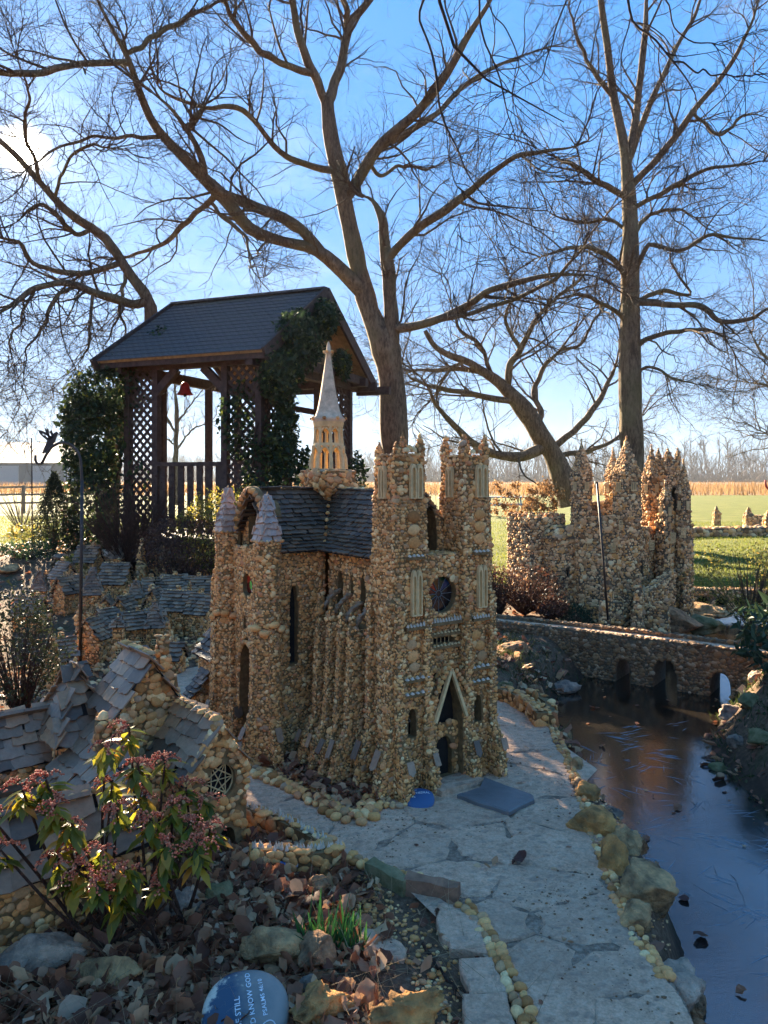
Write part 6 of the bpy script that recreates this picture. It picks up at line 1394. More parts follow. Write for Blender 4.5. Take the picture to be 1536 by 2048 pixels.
mbw = MB(); n = 11000; X = R.uniform(-420, 330, n); Yw = R.uniform(236, 262, n); hgt = R.uniform(2, 9, n); q = np.stack([np.stack([X, Yw, np.zeros(n)], 1), np.stack([X + R.normal(0, .8, n), Yw, hgt * .5], 1), np.stack([X + R.normal(0, 1.6, n), Yw, hgt], 1)], 1)
mbw.tubes(q, np.array([[.16, .10, .03]]), 3, rnd=R.random(n)); o = part('woodland_brush', mbw, 'stem_tan'); tag(o, 'tangled tan undergrowth in front of the far woodland', 'undergrowth', kind='stuff')
# ================================================================== shrubs, grasses, litter
def stems_fan(mb, base, n, h, spread, r=.004, K=7, wig=.05, sides=4, lean=(0, 0)):
    a = R.uniform(0, 2 * np.pi, n); s_ = R.random(n) ** .6 * spread; hh = h * R.uniform(.6, 1.05, n); t_ = np.linspace(0, 1, K)
    pts = np.zeros((n, K, 3)); pts[:, :, 0] = base[0] + (np.cos(a) * s_)[:, None] * t_ ** .8 + lean[0] * t_; pts[:, :, 1] = base[1] + (np.sin(a) * s_)[:, None] * t_ ** .8 + lean[1] * t_; pts[:, :, 2] = base[2] + hh[:, None] * t_ * (1 - .12 * t_)
    pts += np.cumsum(R.normal(0, wig * h / K, pts.shape), 1) * (t_ > 0)[None, :, None]
    mb.tubes(pts, (r * R.uniform(.6, 1.3, n))[:, None] * np.linspace(1, .35, K)[None], sides, rnd=R.random(n)); return pts
def shrub(label, px, py, Y, w, h, mat, nl, ls, stemmat='twig', name='shrub', cat='shrub', nst=26, asp=.55, shape='round', z=None, droop=0, stem_r=.006, shell=.45):
    c = P(px, py, Y); z = H(c[0], c[1]) if z is None else z; o = thing(name, label, cat, (c[0], c[1], z)); base = np.array([c[0], c[1], z])
    mb = MB(); pts = stems_fan(mb, base, nst, h * .95, w * .42, stem_r); part('stem', mb, stemmat, o, True)
    if nl:
        mb = MB()
        if shape == 'cone':
            t_ = R.random(nl) ** .75; rr = (w / 2) * (1 - t_) ** .75 * (.55 + .45 * R.random(nl)) * (1 + .2 * np.sin(R.random(nl) * 9)); a = R.uniform(0, 6.283, nl); q = base + np.c_[np.cos(a) * rr, np.sin(a) * rr, .03 + t_ * h]
        else:
            q = ellipsoid_pts(nl, base + [0, 0, h * .56], (w / 2, w / 2, h * .46), shell); q = q[q[:, 2] > z + .01]
            k = vnoise(q, 3.2 / w, 2, px % 7) > -.16; q = q[k]
        leaves(mb, q, ls * np.exp(R.normal(0, .25, len(q))), asp, droop=droop); part('foliage', mb, mat, o, kind='stuff')
    return o
shrub('small cone-shaped dwarf conifer at the left edge of the village bed', 108, 1130, 9.6, .66, .95, 'conifer', 5200, .035, name='dwarf_conifer', cat='conifer', asp=.4, shape='cone')
o = shrub('wide brown twiggy bush in front of the gazebo', 262, 1140, 8.8, 1.7, 1.2, 'red_shrub', 900, .026, 'stem_red', 'twiggy_bush', nst=420, stem_r=.0042)
shrub('yellow-green azalea coloured as if sunlit beside the cathedral spires', 440, 1100, 8.4, 1.0, 1.02, 'yellow_shrub', 5600, .032, name='azalea', nst=60)
shrub('dark reddish azalea low in front of the gazebo', 365, 1130, 8.2, 1.0, .85, 'red_shrub', 3800, .03, 'stem_red', name='azalea', nst=80)
shrub('yellowing low azalea between gazebo railing and twiggy bush', 505, 1090, 8.9, .8, 1.0, 'yellow_shrub', 3400, .032, name='azalea', nst=50)
shrub('dark evergreen bush under the gazebo vine', 560, 1090, 8.8, .8, .7, 'evergreen', 3000, .04, name='evergreen_bush', nst=40)
shrub('olive thorny shrub at the left frame edge beside the village', 40, 1390, 4.75, .62, .80, 'conifer', 3400, .022, 'stem_red', 'thorny_shrub', nst=120, stem_r=.003)
shrub('glossy dark rhododendron left of the castle', 1108, 1070, 11.6, .75, .72, 'evergreen', 1500, .075, name='rhododendron', nst=26)
shrub('purplish bare bush in front of the castle keep', 1050, 1190, 8.3, .95, .55, 'red_shrub', 1800, .028, 'stem_red', 'twiggy_bush', nst=200, stem_r=.004)
shrub('second dark bush close to the right side of the cathedral', 1000, 1190, 8.2, .5, .55, 'red_shrub', 900, .026, 'stem_red', 'twiggy_bush', nst=110, stem_r=.004)
shrub('small bright green dwarf conifer before the castle wall', 1150, 1205, 8.0, .36, .34, 'evergreen', 2200, .03, name='dwarf_conifer', cat='conifer', asp=.25)
shrub('dark purple heuchera-like bush beside the dwarf conifer', 1105, 1200, 8.0, .34, .24, 'red_shrub', 1200, .03, name='low_bush', nst=30)
shrub('yellow-green spiky shrub at the right frame edge by the stream', 1500, 1190, 7.6, 1.15, .85, 'yellow_shrub', 5200, .028, name='spiky_shrub', nst=60, asp=.3, z=.05)
shrub('rhododendron sprig leaning over the stream at the right edge', 1530, 1290, 5.9, .55, .36, 'evergreen', 260, .085, name='rhododendron', nst=16, asp=.36, z=.18)
shrub('broad-leaved rhododendron by the bridge end at the right edge', 1545, 1400, 5.3, .55, .42, 'evergreen', 240, .085, name='rhododendron', nst=14, asp=.36, z=.12)
shrub('multi-stemmed bare shrub left on the far lawn by the fence', 45, 1010, 21.0, 2.4, 1.6, None, 0, 0, 'stem_tan', 'bare_shrub', nst=70, stem_r=.008)
shrub('bare reddish shrub behind the cathedral towers', 872, 1010, 15.0, 1.0, 1.35, None, 0, 0, 'stem_red', 'bare_shrub', nst=46, stem_r=.008)
shrub('leafy low plant beside the gravel path at the left', 60, 1110, 12.5, .8, .35, 'yellow_shrub', 380, .06, name='low_plant', nst=20)
shrub('pale green weed in front of the iron hook', 150, 1130, 8.6, .4, .25, 'yellow_shrub', 260, .05, name='low_plant', nst=12)
shrub('low green ground plant at the foot of the dwarf conifer', 60, 1140, 9.2, .9, .2, 'evergreen', 900, .04, name='low_plant', nst=20)
shrub('trailing grey-green plant at the top of the village', 330, 1165, 8.9, .8, .14, 'evergreen', 900, .03, name='low_plant', nst=20)
# dry hydrangea
c = P(1055, 1000, 14.5); o = thing('hydrangea', 'dried hydrangea with rusty orange flower heads left of the leaning tree', 'shrub', (c[0], c[1], 0)); mb = MB(); pts = stems_fan(mb, np.array([c[0], c[1], 0]), 46, 1.5, .75, .007); part('stem', mb, 'stem_tan', o, True)
mb = MB()
for q in pts[:, -1][::1]: leaves(mb, q + R.normal(0, .045, (60, 3)) * [1, 1, .8], .05, .8)
part('flower_head', mb, 'hydrangea', o, kind='stuff')
# pieris in the foreground: whorls of drooping leaves with red flower tassels
o = thing('pieris_shrub', 'pieris shrub with glossy green leaves and red flower tassels in the left foreground', 'shrub', tuple(G(300, 1800)))
heads = [(212, 1490, 2.75), (258, 1455, 2.85), (275, 1530, 2.7), (330, 1520, 2.78), (372, 1575, 2.8), (405, 1600, 2.8), (92, 1560, 2.55), (45, 1580, 2.5), (110, 1610, 2.5), (235, 1620, 2.6), (300, 1640, 2.6), (345, 1610, 2.65), (378, 1650, 2.62), (150, 1740, 2.45), (205, 1700, 2.5), (255, 1735, 2.45), (420, 1660, 2.65), (330, 1690, 2.5), (190, 1760, 2.4), (280, 1590, 2.7), (140, 1640, 2.5), (0, 1700, 2.4), (-30, 1620, 2.4), (225, 1560, 2.75), (395, 1690, 2.5), (115, 1705, 2.5), (240, 1785, 2.5), (320, 1755, 2.5)]
lm, fm, sm = MB(), MB(), MB(); root = G(290, 1835)
for px, py, Y in heads:
    Y *= .92; c = P(px, py, Y); b = root + np.array([R.normal(0, .14), R.normal(0, .08), .02]); b[0] = .65 * b[0] + .35 * c[0]; b[1] = .5 * b[1] + .5 * c[1]; b[2] = H(b[0], b[1])
    q = resample(smooth_poly(np.array([b, b * .5 + c * .5 + [R.normal(0, .03), R.normal(0, .03), -.02], c]), 5), 9); sm.tubes(q, np.linspace(.007, .0035, 9)[None], 5)
    n = R.integers(16, 27); a = R.uniform(0, 6.283, n); d = np.c_[np.cos(a), np.sin(a), R.uniform(-1.25, .1, n)]; d /= np.linalg.norm(d, axis=1, keepdims=True)
    pos = c + np.c_[R.normal(0, .006, (n, 2)), -R.random(n) * .055]; sz = R.uniform(.045, .09, n)
    y = d; x = np.cross(y, [0, 0, 1.0]); x /= np.linalg.norm(x, axis=1, keepdims=True); z = np.cross(x, y)
    L = np.array([[0, 0, 0], [-.15, .3, .02], [.15, .3, .02], [-.17, .6, .0], [.17, .6, 0], [0, .3, -.03], [0, .6, -.05], [0, 1.0, -.16]]); Lf = [[[0, 5, 1], [0, 2, 5], [1, 5, 6], [1, 6, 3], [5, 2, 4], [5, 4, 6], [3, 6, 7], [6, 4, 7]]]
    for k in range(n): v = L * sz[k]; lm.add(v[:, :1] * x[k] + v[:, 1:2] * y[k] + v[:, 2:] * z[k] + pos[k], Lf, R.random())
    for k in range(R.integers(4, 8)):
        a = R.uniform(0, 6.283); t_ = np.linspace(0, 1, 9); ln = R.uniform(.04, .075); st = c + np.c_[np.cos(a) * t_ * ln, np.sin(a) * t_ * ln, .022 * np.sin(t_ * 2.4) - .022 * t_ ** 2 + R.normal(0, .006)]
        sm.tubes(st, np.full((1, 9), .0012), 3); bp = st[2:].repeat(3, 0) + R.normal(0, .0035, (21, 3)); blobs(fm, DOME, bp, np.broadcast_to(np.eye(3), (21, 3, 3)), np.full((21, 3), .0034), R.random(21))
part('foliage', lm, 'pieris', o, True, 'stuff'); part('flower_tassel', fm, 'pieris_flower', o, True, 'stuff'); part('stem', sm, 'stem_red', o, True)
# daffodil shoots
c = G(672, 1905); o = thing('daffodil_clump', 'clump of green daffodil shoots behind the painted stone', 'plant', (c[0], c[1], H(c[0], c[1]))); mb = MB()
for k in range(95):
    b = np.array([c[0] + R.normal(0, .05), c[1] + R.normal(0, .028), 0]); b[2] = H(b[0], b[1]); h = R.uniform(.07, .15) if k > 5 else R.uniform(.17, .24); ln = R.normal(0, .25, 2) * h; w_ = R.uniform(.004, .0065); a = R.uniform(0, 3.14); d = np.array([math.cos(a), math.sin(a), 0]) * w_
    t_ = np.linspace(0, 1, 5)[:, None]; mid = b + t_ * np.array([ln[0] * .5, ln[1] * .5, h]) + t_ ** 2 * np.array([ln[0] * .5, ln[1] * .5, -.02 * h]); wf = (1 - t_ ** 3) * .9 + .1; nn = np.array([-d[1], d[0], 0]) * .25
    v = np.concatenate([mid - d * wf, mid + nn * wf, mid + d * wf]); i = np.arange(4); f = np.concatenate([np.c_[i, i + 5, i + 6, i + 1], np.c_[i + 5, i + 10, i + 11, i + 6]]); mb.add(v, [f], R.random())
part('shoot', mb, 'daffodil', o, True, 'stuff')
# grass
def blades(name, label, pts, h, w, mat, cat='grass', lean=.5):
    n = len(pts); a = R.uniform(0, 6.283, n); hh = h * R.uniform(.5, 1.3, n); d = np.c_[np.cos(a), np.sin(a), np.zeros(n)] * (w * R.uniform(.6, 1.3, n))[:, None]; tip = pts + np.c_[R.normal(0, lean, (n, 2)) * hh[:, None], hh]
    v = np.stack([pts - d, pts + d, tip], 1).reshape(-1, 3); mb = MB(); mb.add(v, [np.arange(3 * n).reshape(-1, 3)], np.repeat(R.random(n), 3)); o = part(name, mb, mat); return tag(o, label, cat, kind='stuff')
def scatter(n, x0, x1, y0, y1, dens=None):
    q = np.c_[R.uniform(x0, x1, n), R.uniform(y0, y1, n)]
    if dens is not None: q = q[R.random(len(q)) < dens(q)]
    return np.c_[q, height(q[:, 0], q[:, 1])]
nz = lambda q, s, k: vnoise(np.c_[q, q[:, :1] * 0], s, 3, k)
blades('lawn_grass', 'sunlit short green lawn behind the castle', scatter(90000, .9, 14, 10.4, 26, lambda q: np.where(q[:, 1] + .35 * nz(q, .9, 5) > 10.5, (11 / q[:, 1]) ** 1.2, 0) * ~inpoly(q, STREAM)), .05, .006, 'grass')
blades('lawn_grass', 'sunlit short green lawn left of the gazebo', scatter(60000, -15, -4.5, 15, 30, lambda q: (15 / q[:, 1])), .05, .008, 'grass')
q = scatter(26000, -70, 75, 64, 110); blades('field_grass', 'tall tan dry grass of the field beyond the lawns', q, .95, .05, 'field_grass', lean=.2)
rb = lambda q: (~inpoly(q, STREAM)) * np.clip(.35 + 1.6 * nz(q, 1.6, 8), 0, 1) * (q[:, 0] > np.interp(q[:, 1], RBs[:, 1], RBs[:, 0]) - .02)
blades('bank_grass', 'mossy grass and weeds on the right stream bank', scatter(26000, 1.9, 4.4, 3.2, 7.0, rb), .06, .0035, 'moss_grass', lean=.8)
lb = lambda q: (~inpoly(q, STREAM)) * (~inpoly(q, PATHS)) * np.clip(.1 + 1.6 * nz(q, 2.0, 9), 0, 1)
blades('bank_grass', 'thin grass tufts between church and bridge', scatter(9000, .7, 2.0, 4.5, 7.6, lb), .07, .0035, 'moss_grass', lean=.7)
blades('dry_stems', 'broken dry stems in the foreground leaf litter', scatter(900, -1.6, .4, 1.7, 3.1, lambda q: ~inpoly(q, PATHS) * 1.0), .12, .0013, 'straw', lean=1.8)
# ground ivy on the right bank
q = scatter(5200, 1.9, 4.2, 3.3, 6.6, lambda q: rb(q)); mb = MB(); leaves(mb, q + [0, 0, .012], .03, .7); tag(part('bank_weeds', mb, 'moss_grass'), 'small leafy weeds covering the right stream bank', 'weeds', kind='stuff')
# fallen leaves
LL = np.array([[0, 0, 0], [-.28, .22, .10], [.28, .22, .06], [-.42, .55, .16], [.40, .58, .02], [0, .35, -.02], [0, .62, .03], [-.18, .9, .14], [.2, .88, .10], [0, 1.05, .05]])
LF = np.array([[0, 5, 1], [0, 2, 5], [1, 5, 6], [1, 6, 3], [5, 2, 4], [5, 4, 6], [3, 6, 7], [6, 4, 8], [7, 6, 9], [6, 8, 9]])
def litter(mb, pos, size, curl=.5, zoff=.01):
    N = len(pos); y = np.c_[R.standard_normal((N, 2)), R.normal(0, curl * .7, N)]; y /= np.linalg.norm(y, axis=1, keepdims=True)
    up = np.c_[R.normal(0, curl, (N, 2)), np.ones(N)]; x = np.cross(y, up); x /= np.linalg.norm(x, axis=1, keepdims=True); z = np.cross(x, y)
    sz = size * np.exp(R.normal(0, .42, N)).clip(.45, 2.0); v = LL[None] * np.stack([R.uniform(.6, 1.2, N), np.ones(N), R.normal(.6, 1.6, N)], 1)[:, None] * sz[:, None, None]
    v = v + R.normal(0, .045, v.shape) * sz[:, None, None]
    v = v[..., :1] * x[:, None] + v[..., 1:2] * y[:, None] + v[..., 2:] * z[:, None] + pos[:, None] + np.array([0, 0, zoff])
    return mb.add(v.reshape(-1, 3), [(LF[None] + (np.arange(N) * 10)[:, None, None]).reshape(-1, 3)], np.repeat(R.random(N) ** 1.25, 10))
bedm = lambda q: ~inpoly(q, PATHS) * (~inpoly(q, STREAM)) * 1.0
grav = lambda q: np.clip(1.15 - 1.1 * ((q[:, 0] > -.12) & (q[:, 1] < 2.95)), .05, 1)
mb = MB(); litter(mb, scatter(14000, -2.1, .33, 1.45, 3.12, lambda q: bedm(q) * grav(q)) + [0, 0, .004], .034, .6); litter(mb, scatter(3000, -2.1, .0, 1.45, 3.0, lambda q: bedm(q)) + [0, 0, .016], .040, 1.1)
tag(part('leaf_litter', mb, 'litter', smooth=True), 'curled brown fallen leaves covering the foreground bed', 'fallen leaves', kind='stuff')
mb = MB(); litter(mb, scatter(2600, .55, 2.2, 4.3, 7.8, lb), .06, .5); litter(mb, scatter(1500, 1.9, 4.4, 3.3, 8.5, lambda q: bedm(q)), .05, .5); litter(mb, scatter(1600, -2.8, -.5, 4.6, 7.8, lambda q: bedm(q) * .8), .045, .5); litter(mb, scatter(2400, -6, 2.5, 7.6, 13, bedm), .06, .5)
tag(part('leaf_litter', mb, 'litter', smooth=True), 'scattered brown leaves round the village and along the stream', 'fallen leaves', kind='stuff')
mb = MB(); bp = np.array([local_of(church, (0, 0, 0))]); cth, sth = math.cos(CTH), math.sin(CTH)
u = R.uniform(-.32, 0, 700); v = R.uniform(-.02, .72, 700); litter(mb, np.c_[CO[0] + u * cth - v * sth, CO[1] + u * sth + v * cth, np.full(700, .02)], .04, .6)
tag(part('leaf_litter', mb, 'litter', smooth=True), 'dark fallen leaves drifted between the church buttresses', 'fallen leaves', kind='stuff')
n = 46; cy = R.uniform(2.5, 6.6, n); x0 = np.interp(cy, LBs[:, 1], LBs[:, 0]); x1 = np.interp(cy, RBs[:, 1], RBs[:, 0]); mb = MB(); litter(mb, np.c_[x0 + (x1 - x0) * R.beta(.6, .6, n), cy, np.full(n, WZ + .003)], .033, .12, .003); tag(part('floating_leaves', mb, 'litter'), 'brown leaves frozen into the stream ice', 'fallen leaves', kind='stuff')
for i, (px, py, lab) in enumerate(((1040, 1716, 'single dark red leaf lying on the middle of the path'), (1330, 1905, 'single reddish leaf at the bottom right edge of the path'), (1370, 1808, 'dark curled leaf stuck between the bank stones and the ice'))):
    c = G(px, py, 0 if i < 2 else WZ); mb = MB(); st_ = R.bit_generator.state; litter(mb, np.array([[0, 0, 0.0]]), .05, .15, .0); o = part('fallen_leaf', mb, 'litter_one'); o.location = (c[0], c[1], .028 if i < 2 else WZ + .01); tag(o, lab, 'leaf', 'single leaves on path and ice')
# ================================================================== small things
def rods(name, pts, r, mat, parent, sides=6): mb = MB(); mb.tubes(np.asarray(pts, float), np.full((1, len(pts)), r), sides, cap=True); return part(name, mb, mat, parent, True)
def hook_px(pl, Y, n=24): return resample(smooth_poly(np.array([P(x, y, Y) for x, y in pl]), 6), n)
Y = 6.1; b = P(160, 1318, Y)
hk = thing('shepherd_hook', 'tall rusty iron shepherd hook with a bird silhouette at the left', 'garden hook', (b[0], b[1], b[2]))
rods('pole', [P(160, 1325, Y), P(163, 1100, Y), P(164, 960, Y)], .013, 'dark_iron', hk); rods('crook', hook_px([(164, 965), (160, 915), (145, 892), (125, 885), (105, 893), (92, 910), (84, 926), (75, 928), (71, 920), (71, 910)], Y, 30), .011, 'dark_iron', hk)
# bird cut from plate: body and two wings with slots
def plate(name, outline, Y, holes=(), th=.006, parent=hk, mat='dark_iron'):
    loops = [[Vector((x, y, 0)) for x, y in outline]] + [[Vector((x, y, 0)) for x, y in h] for h in holes]; allp = [p for l in ([outline] + list(holes)) for p in l]; tri = np.array(tessellate_polygon(loops))
    v0 = np.array([P(x, y, Y) for x, y in allp]); k = len(allp); mb = MB(); v = np.concatenate([v0 - [0, th / 2, 0], v0 + [0, th / 2, 0]]); mb.add(v, [tri, tri[:, ::-1] + k]); s0 = 0
    for l in [outline] + list(holes):
        m = len(l); i = np.arange(m) + s0; j = (np.arange(m) + 1) % m + s0; mb.add(v, [np.c_[i, j, j + k, i + k]]); s0 += m
    return part(name, mb, mat, parent)
plate('bird_body', [(84, 906), (88, 896), (92, 888), (95, 880), (104, 872), (108, 866), (113, 863), (117, 866), (115, 870), (113, 876), (110, 884), (104, 891), (98, 896), (92, 905), (86, 908)], Y)
plate('bird_wing', [(96, 882), (86, 874), (80, 868), (76, 860), (84, 861), (90, 864), (98, 870), (102, 876)], Y, [[(84, 866), (88, 868), (90, 871), (86, 870)], [(90, 869), (95, 872), (97, 876), (92, 873)]])
plate('bird_wing', [(99, 880), (92, 866), (89, 855), (91, 846), (97, 852), (103, 860), (107, 869), (106, 876)], Y, [[(93, 854), (97, 859), (98, 864), (94, 860)], [(98, 864), (102, 868), (103, 873), (99, 870)]])
Y = 11.6; b = P(65, 1110, Y); h2 = thing('plant_hook', 'thin black double-armed plant hook standing behind the dwarf conifer', 'garden hook', (b[0], b[1], b[2]))
rods('pole', [P(65, 1115, Y), P(64, 980, Y), (P(63, 876, Y))], .010, 'dark_iron', h2); rods('arm', hook_px([(63, 905), (60, 890), (52, 884), (45, 888), (43, 894), (46, 894)], Y, 16), .006, 'dark_iron', h2); rods('arm', hook_px([(63, 912), (66, 900), (72, 897), (76, 902), (74, 906)], Y, 14), .006, 'dark_iron', h2)
for x, yt, lab in ((131, 862, 'thin iron stake left of the ivy mass, the taller of two'), (141, 900, 'thin iron stake left of the ivy mass, the shorter of two')):
    o = thing('iron_stake', lab, 'stake', tuple(P(x, 1060, 11))); rods('rod', [P(x + 3, 1062, 11), P(x, yt, 11)], .007, 'dark_iron', o)
o = thing('iron_rod', 'slanting black iron rod in front of the castle wall', 'rod', tuple(P(1215, 1238, 7.62))); rods('rod', [P(1216, 1240, 7.62), P(1205, 1100, 7.62), P(1194, 964, 7.62)], .0115, 'dark_iron', o); rods('tip', [P(1191, 962, 7.62), P(1190, 975, 7.62)], .007, 'dark_iron', o)
o = thing('hanging_hook', 'end of a dark red iron hook at the right frame edge', 'hook', tuple(P(1545, 970, 5.0))); rods('hook_end', hook_px([(1531, 960), (1532, 972), (1538, 978), (1548, 974), (1552, 940), (1560, 900)], 5.0, 18), .007, 'red_paint', o); rods('pole', [P(1560, 905, 5.0), P(1562, 1460, 5.0)], .009, 'dark_iron', o)
# picnic table far right of the towers
c = P(1003, 1003, 30); o = thing('picnic_table', 'grey picnic bench table on the lawn behind the towers', 'table', (c[0], c[1], 0))
for nm, cc, sz in (('tabletop', (0, 0, .74), (1.9, .75, .05)), ('bench', (0, -.65, .45), (1.9, .26, .05)), ('bench', (0, .65, .45), (1.9, .26, .05))): mb = MB(); mb.box(cc, sz); part(nm, mb, 'grey_metal', o, world=False)
for x in (-.7, .7):
    for s_ in (-1, 1): mb = MB(); mb.beam((x, s_ * .6, 0), (x, s_ * .2, .74), .05, .05); part('leg', mb, 'grey_metal', o, world=False)
    mb = MB(); mb.beam((x, -.75, .42), (x, .75, .42), .05, .05); part('brace', mb, 'grey_metal', o, world=False)
# fence, barn and pale lane at the far left
c0, c1 = P(-60, 990, 34), P(250, 990, 36); o = thing('rail_fence', 'weathered split rail fence across the far left lawn', 'fence', (c0[0], c0[1], 0))
for k in range(7): q = c0 + (c1 - c0) * k / 6; mb = MB(); mb.box((q[0], q[1], .55), (.12, .12, 1.2)); part('post', mb, 'fence_wood', o)
for k in range(6):
    for z in (.35, .72, 1.05): a = c0 + (c1 - c0) * k / 6; b = c0 + (c1 - c0) * (k + 1) / 6; mb = MB(); mb.beam((a[0], a[1], z), (b[0], b[1], z + .03), .06, .09); part('rail', mb, 'fence_wood', o)
Yb = 95.0; a, b = P(-160, 900, Yb), P(112, 900, Yb); o = thing('barn', 'long grey barn with blue metal roof in the far left distance', 'barn', (a[0], a[1], 0)); h = 3.4
mb = MB(); x0, x1 = a[0], b[0] + 1.2; mb.add([[x0, Yb, 0], [x1, Yb, 0], [x1, Yb, h], [x0, Yb, h], [x0, Yb + 14, 0], [x1, Yb + 14, 0], [x1, Yb + 14, h], [x0, Yb + 14, h], [x1, Yb + 7, h + 2.6], [x0, Yb + 7, h + 2.6]], [[[0, 1, 2, 3], [5, 4, 7, 6]], [[1, 5, 6, 8, 2], [4, 0, 3, 9, 7]]]); part('wall', mb, 'barn_wall', o)
for nm, q in (('roof', [[x0 - .3, Yb - .4, h - .1], [x1 + .3, Yb - .4, h - .1], [x1 + .3, Yb + 7, h + 2.75], [x0 - .3, Yb + 7, h + 2.75]]), ('roof', [[x1 + .3, Yb + 14.4, h - .1], [x0 - .3, Yb + 14.4, h - .1], [x0 - .3, Yb + 7, h + 2.75], [x1 + .3, Yb + 7, h + 2.75]])): mb = MB(); mb.add(q, [[0, 1, 2, 3]]); part(nm, mb, 'barn_roof', o)
for k in range(5): xx = x0 + 3 + k * 4.0; mb = MB(); mb.box((xx, Yb - .05, 1.5), (2.4, .12, 2.9)); part('barn_door', mb, 'grey_metal', o)
simple('gravel', (.36, .31, .24), .95, .2, 30, 90, .5)
def strip(name, pts, z=.012, mat='gravel'):
    mb = MB(); q = np.array(pts, float); k = len(q) // 2
    for i in range(k - 1): mb.add([[*q[i], z + max(0, H(*q[i]))], [*q[i + 1], z + max(0, H(*q[i + 1]))], [*q[2 * k - 2 - i], z + max(0, H(*q[2 * k - 2 - i]))], [*q[2 * k - 1 - i], z + max(0, H(*q[2 * k - 1 - i]))]], [[0, 1, 2, 3]])
    o = part(name, mb, mat); o['kind'] = 'structure'; return o
strip('gravel_path', [(-12, 16.2), (-9, 15.9), (-7, 15.6), (-5.4, 15.6), (-5.4, 17.0), (-7, 17.2), (-9, 17.6), (-12, 18.0)])
strip('lane', [(-80, 70), (-30, 70), (-12, 70), (-12, 78), (-30, 78), (-80, 78)], .03)

# ---- stones with names of their own
rock('rough blue-grey angular rock in the middle of the leaf litter', (*G(362, 1845)[:2], .03), (.165, .12, .125), 'rock_grey', .3, 3, 9)
rock('rounded tan rock at the bottom left among leaves', (*G(222, 1975)[:2], .02), (.20, .13, .11), 'rock_tan', -.1, 11, 4)
rock('long pale grey rock at the far bottom left', (*G(88, 1935)[:2], .02), (.33, .17, .12), 'rock_pale', .2, 13, 8)
rock('long tan rock right of the litter, above the painted stone', (*G(548, 1935)[:2], .03), (.21, .12, .125), 'rock_tan', .15, 21, 6)
rock('brown pitted rock touching the daffodil shoots', (*G(636, 1945)[:2], .02), (.15, .13, .13), 'rock_brown', .8, 23, 7)
rock('mossy tan rock under the pieris branches', (*G(440, 1820)[:2], .02), (.13, .11, .11), 'rock_moss', .5, 25, 6)
rock('flat grey stone half buried beneath the pieris', (*G(385, 1780)[:2], .02), (.26, .14, .08), 'rock_grey', -.3, 27, 7)
rock('small brown rock beside the dry stems', (*G(634, 1795)[:2], .02), (.085, .07, .08), 'rock_brown', .2, 29, 5)
rock('crumbly ochre tufa rock at the bottom centre', (*G(640, 2040)[:2], .02), (.19, .16, .13), 'rock_ochre', .5, 31, 3, rough=.6)
rock('second crumbly ochre tufa rock, right of the bottom centre', (*G(820, 2060)[:2], .02), (.24, .13, .12), 'rock_ochre', .1, 33, 3, rough=.65)
rock('grey-brown boulder left of the pieris foot', (*G(150, 1790)[:2], .02), (.2, .14, .13), 'rock_moss', .1, 35, 6)
rock('pale chunk of limestone at the left frame edge', (*G(20, 1880)[:2], .02), (.15, .12, .09), 'rock_pale', .1, 37, 6)
rock('little grey stone right of the painted stone', (*G(620, 1990)[:2], .02), (.07, .06, .05), 'rock_grey', .6, 38, 6, fine=ICO3)
# stream bank stones, top to bottom
bank = [(1188, 1690, .20, .15, .19, 'rock_ochre', 'ochre capped block leaning over the stream edge, upper bank'), (1225, 1770, .11, .10, .20, 'rock_ochre', 'upright ochre slab wedged in the stream bank'), (1290, 1830, .20, .17, .20, 'rock_tan', 'large square tan block on the lower stream bank'),
        (1340, 1930, .30, .13, .16, 'rock_pale', 'long pale sloping rock at the bottom of the stream bank'), (1245, 1720, .17, .13, .15, 'rock_tan', 'grooved tan stone behind the upright ochre slab'), (1300, 1770, .13, .10, .12, 'rock_brown', 'brown wet stone at the water beside the square block'),
        (1375, 1870, .14, .11, .10, 'rock_brown', 'dark triangular stone touching the ice on the lower bank'), (1172, 1620, .10, .10, .14, 'rock_ochre', 'yellow pitted stone on the bank below the slate slab'), (1150, 1560, .10, .09, .12, 'rock_tan', 'small tan bank stone just right of the slate slab'),
        (1215, 1640, .13, .06, .06, 'rock_grey', 'flat grey stone sticking out over the ice'), (1160, 1600, .08, .08, .1, 'rock_brown', 'brown bank stone between two yellow ones'), (1385, 2010, .16, .13, .15, 'rock_brown', 'brown rock at the bottom edge beside the ice'),
        (1268, 1700, .1, .08, .1, 'rock_brown', 'wet brown stone behind the capped block'), (1345, 1990, .2, .15, .14, 'rock_pale', 'cracked pale rock at the very bottom of the bank'), (1275, 1880, .12, .1, .12, 'rock_tan', 'tan stone under the large square block'), (1200, 1660, .1, .09, .1, 'rock_brown', 'crusty stone above the capped ochre block')]
for i, (px, py, a, b, c_, m_, lab) in enumerate(bank): q = G(px, py, -.06); rock(lab, (q[0], q[1], H(q[0], q[1]) - .05), (a * 1.2, b * 1.2, c_ * 1.1), m_, .3 * i, 60 + i, 9, group=None, sink=.14)
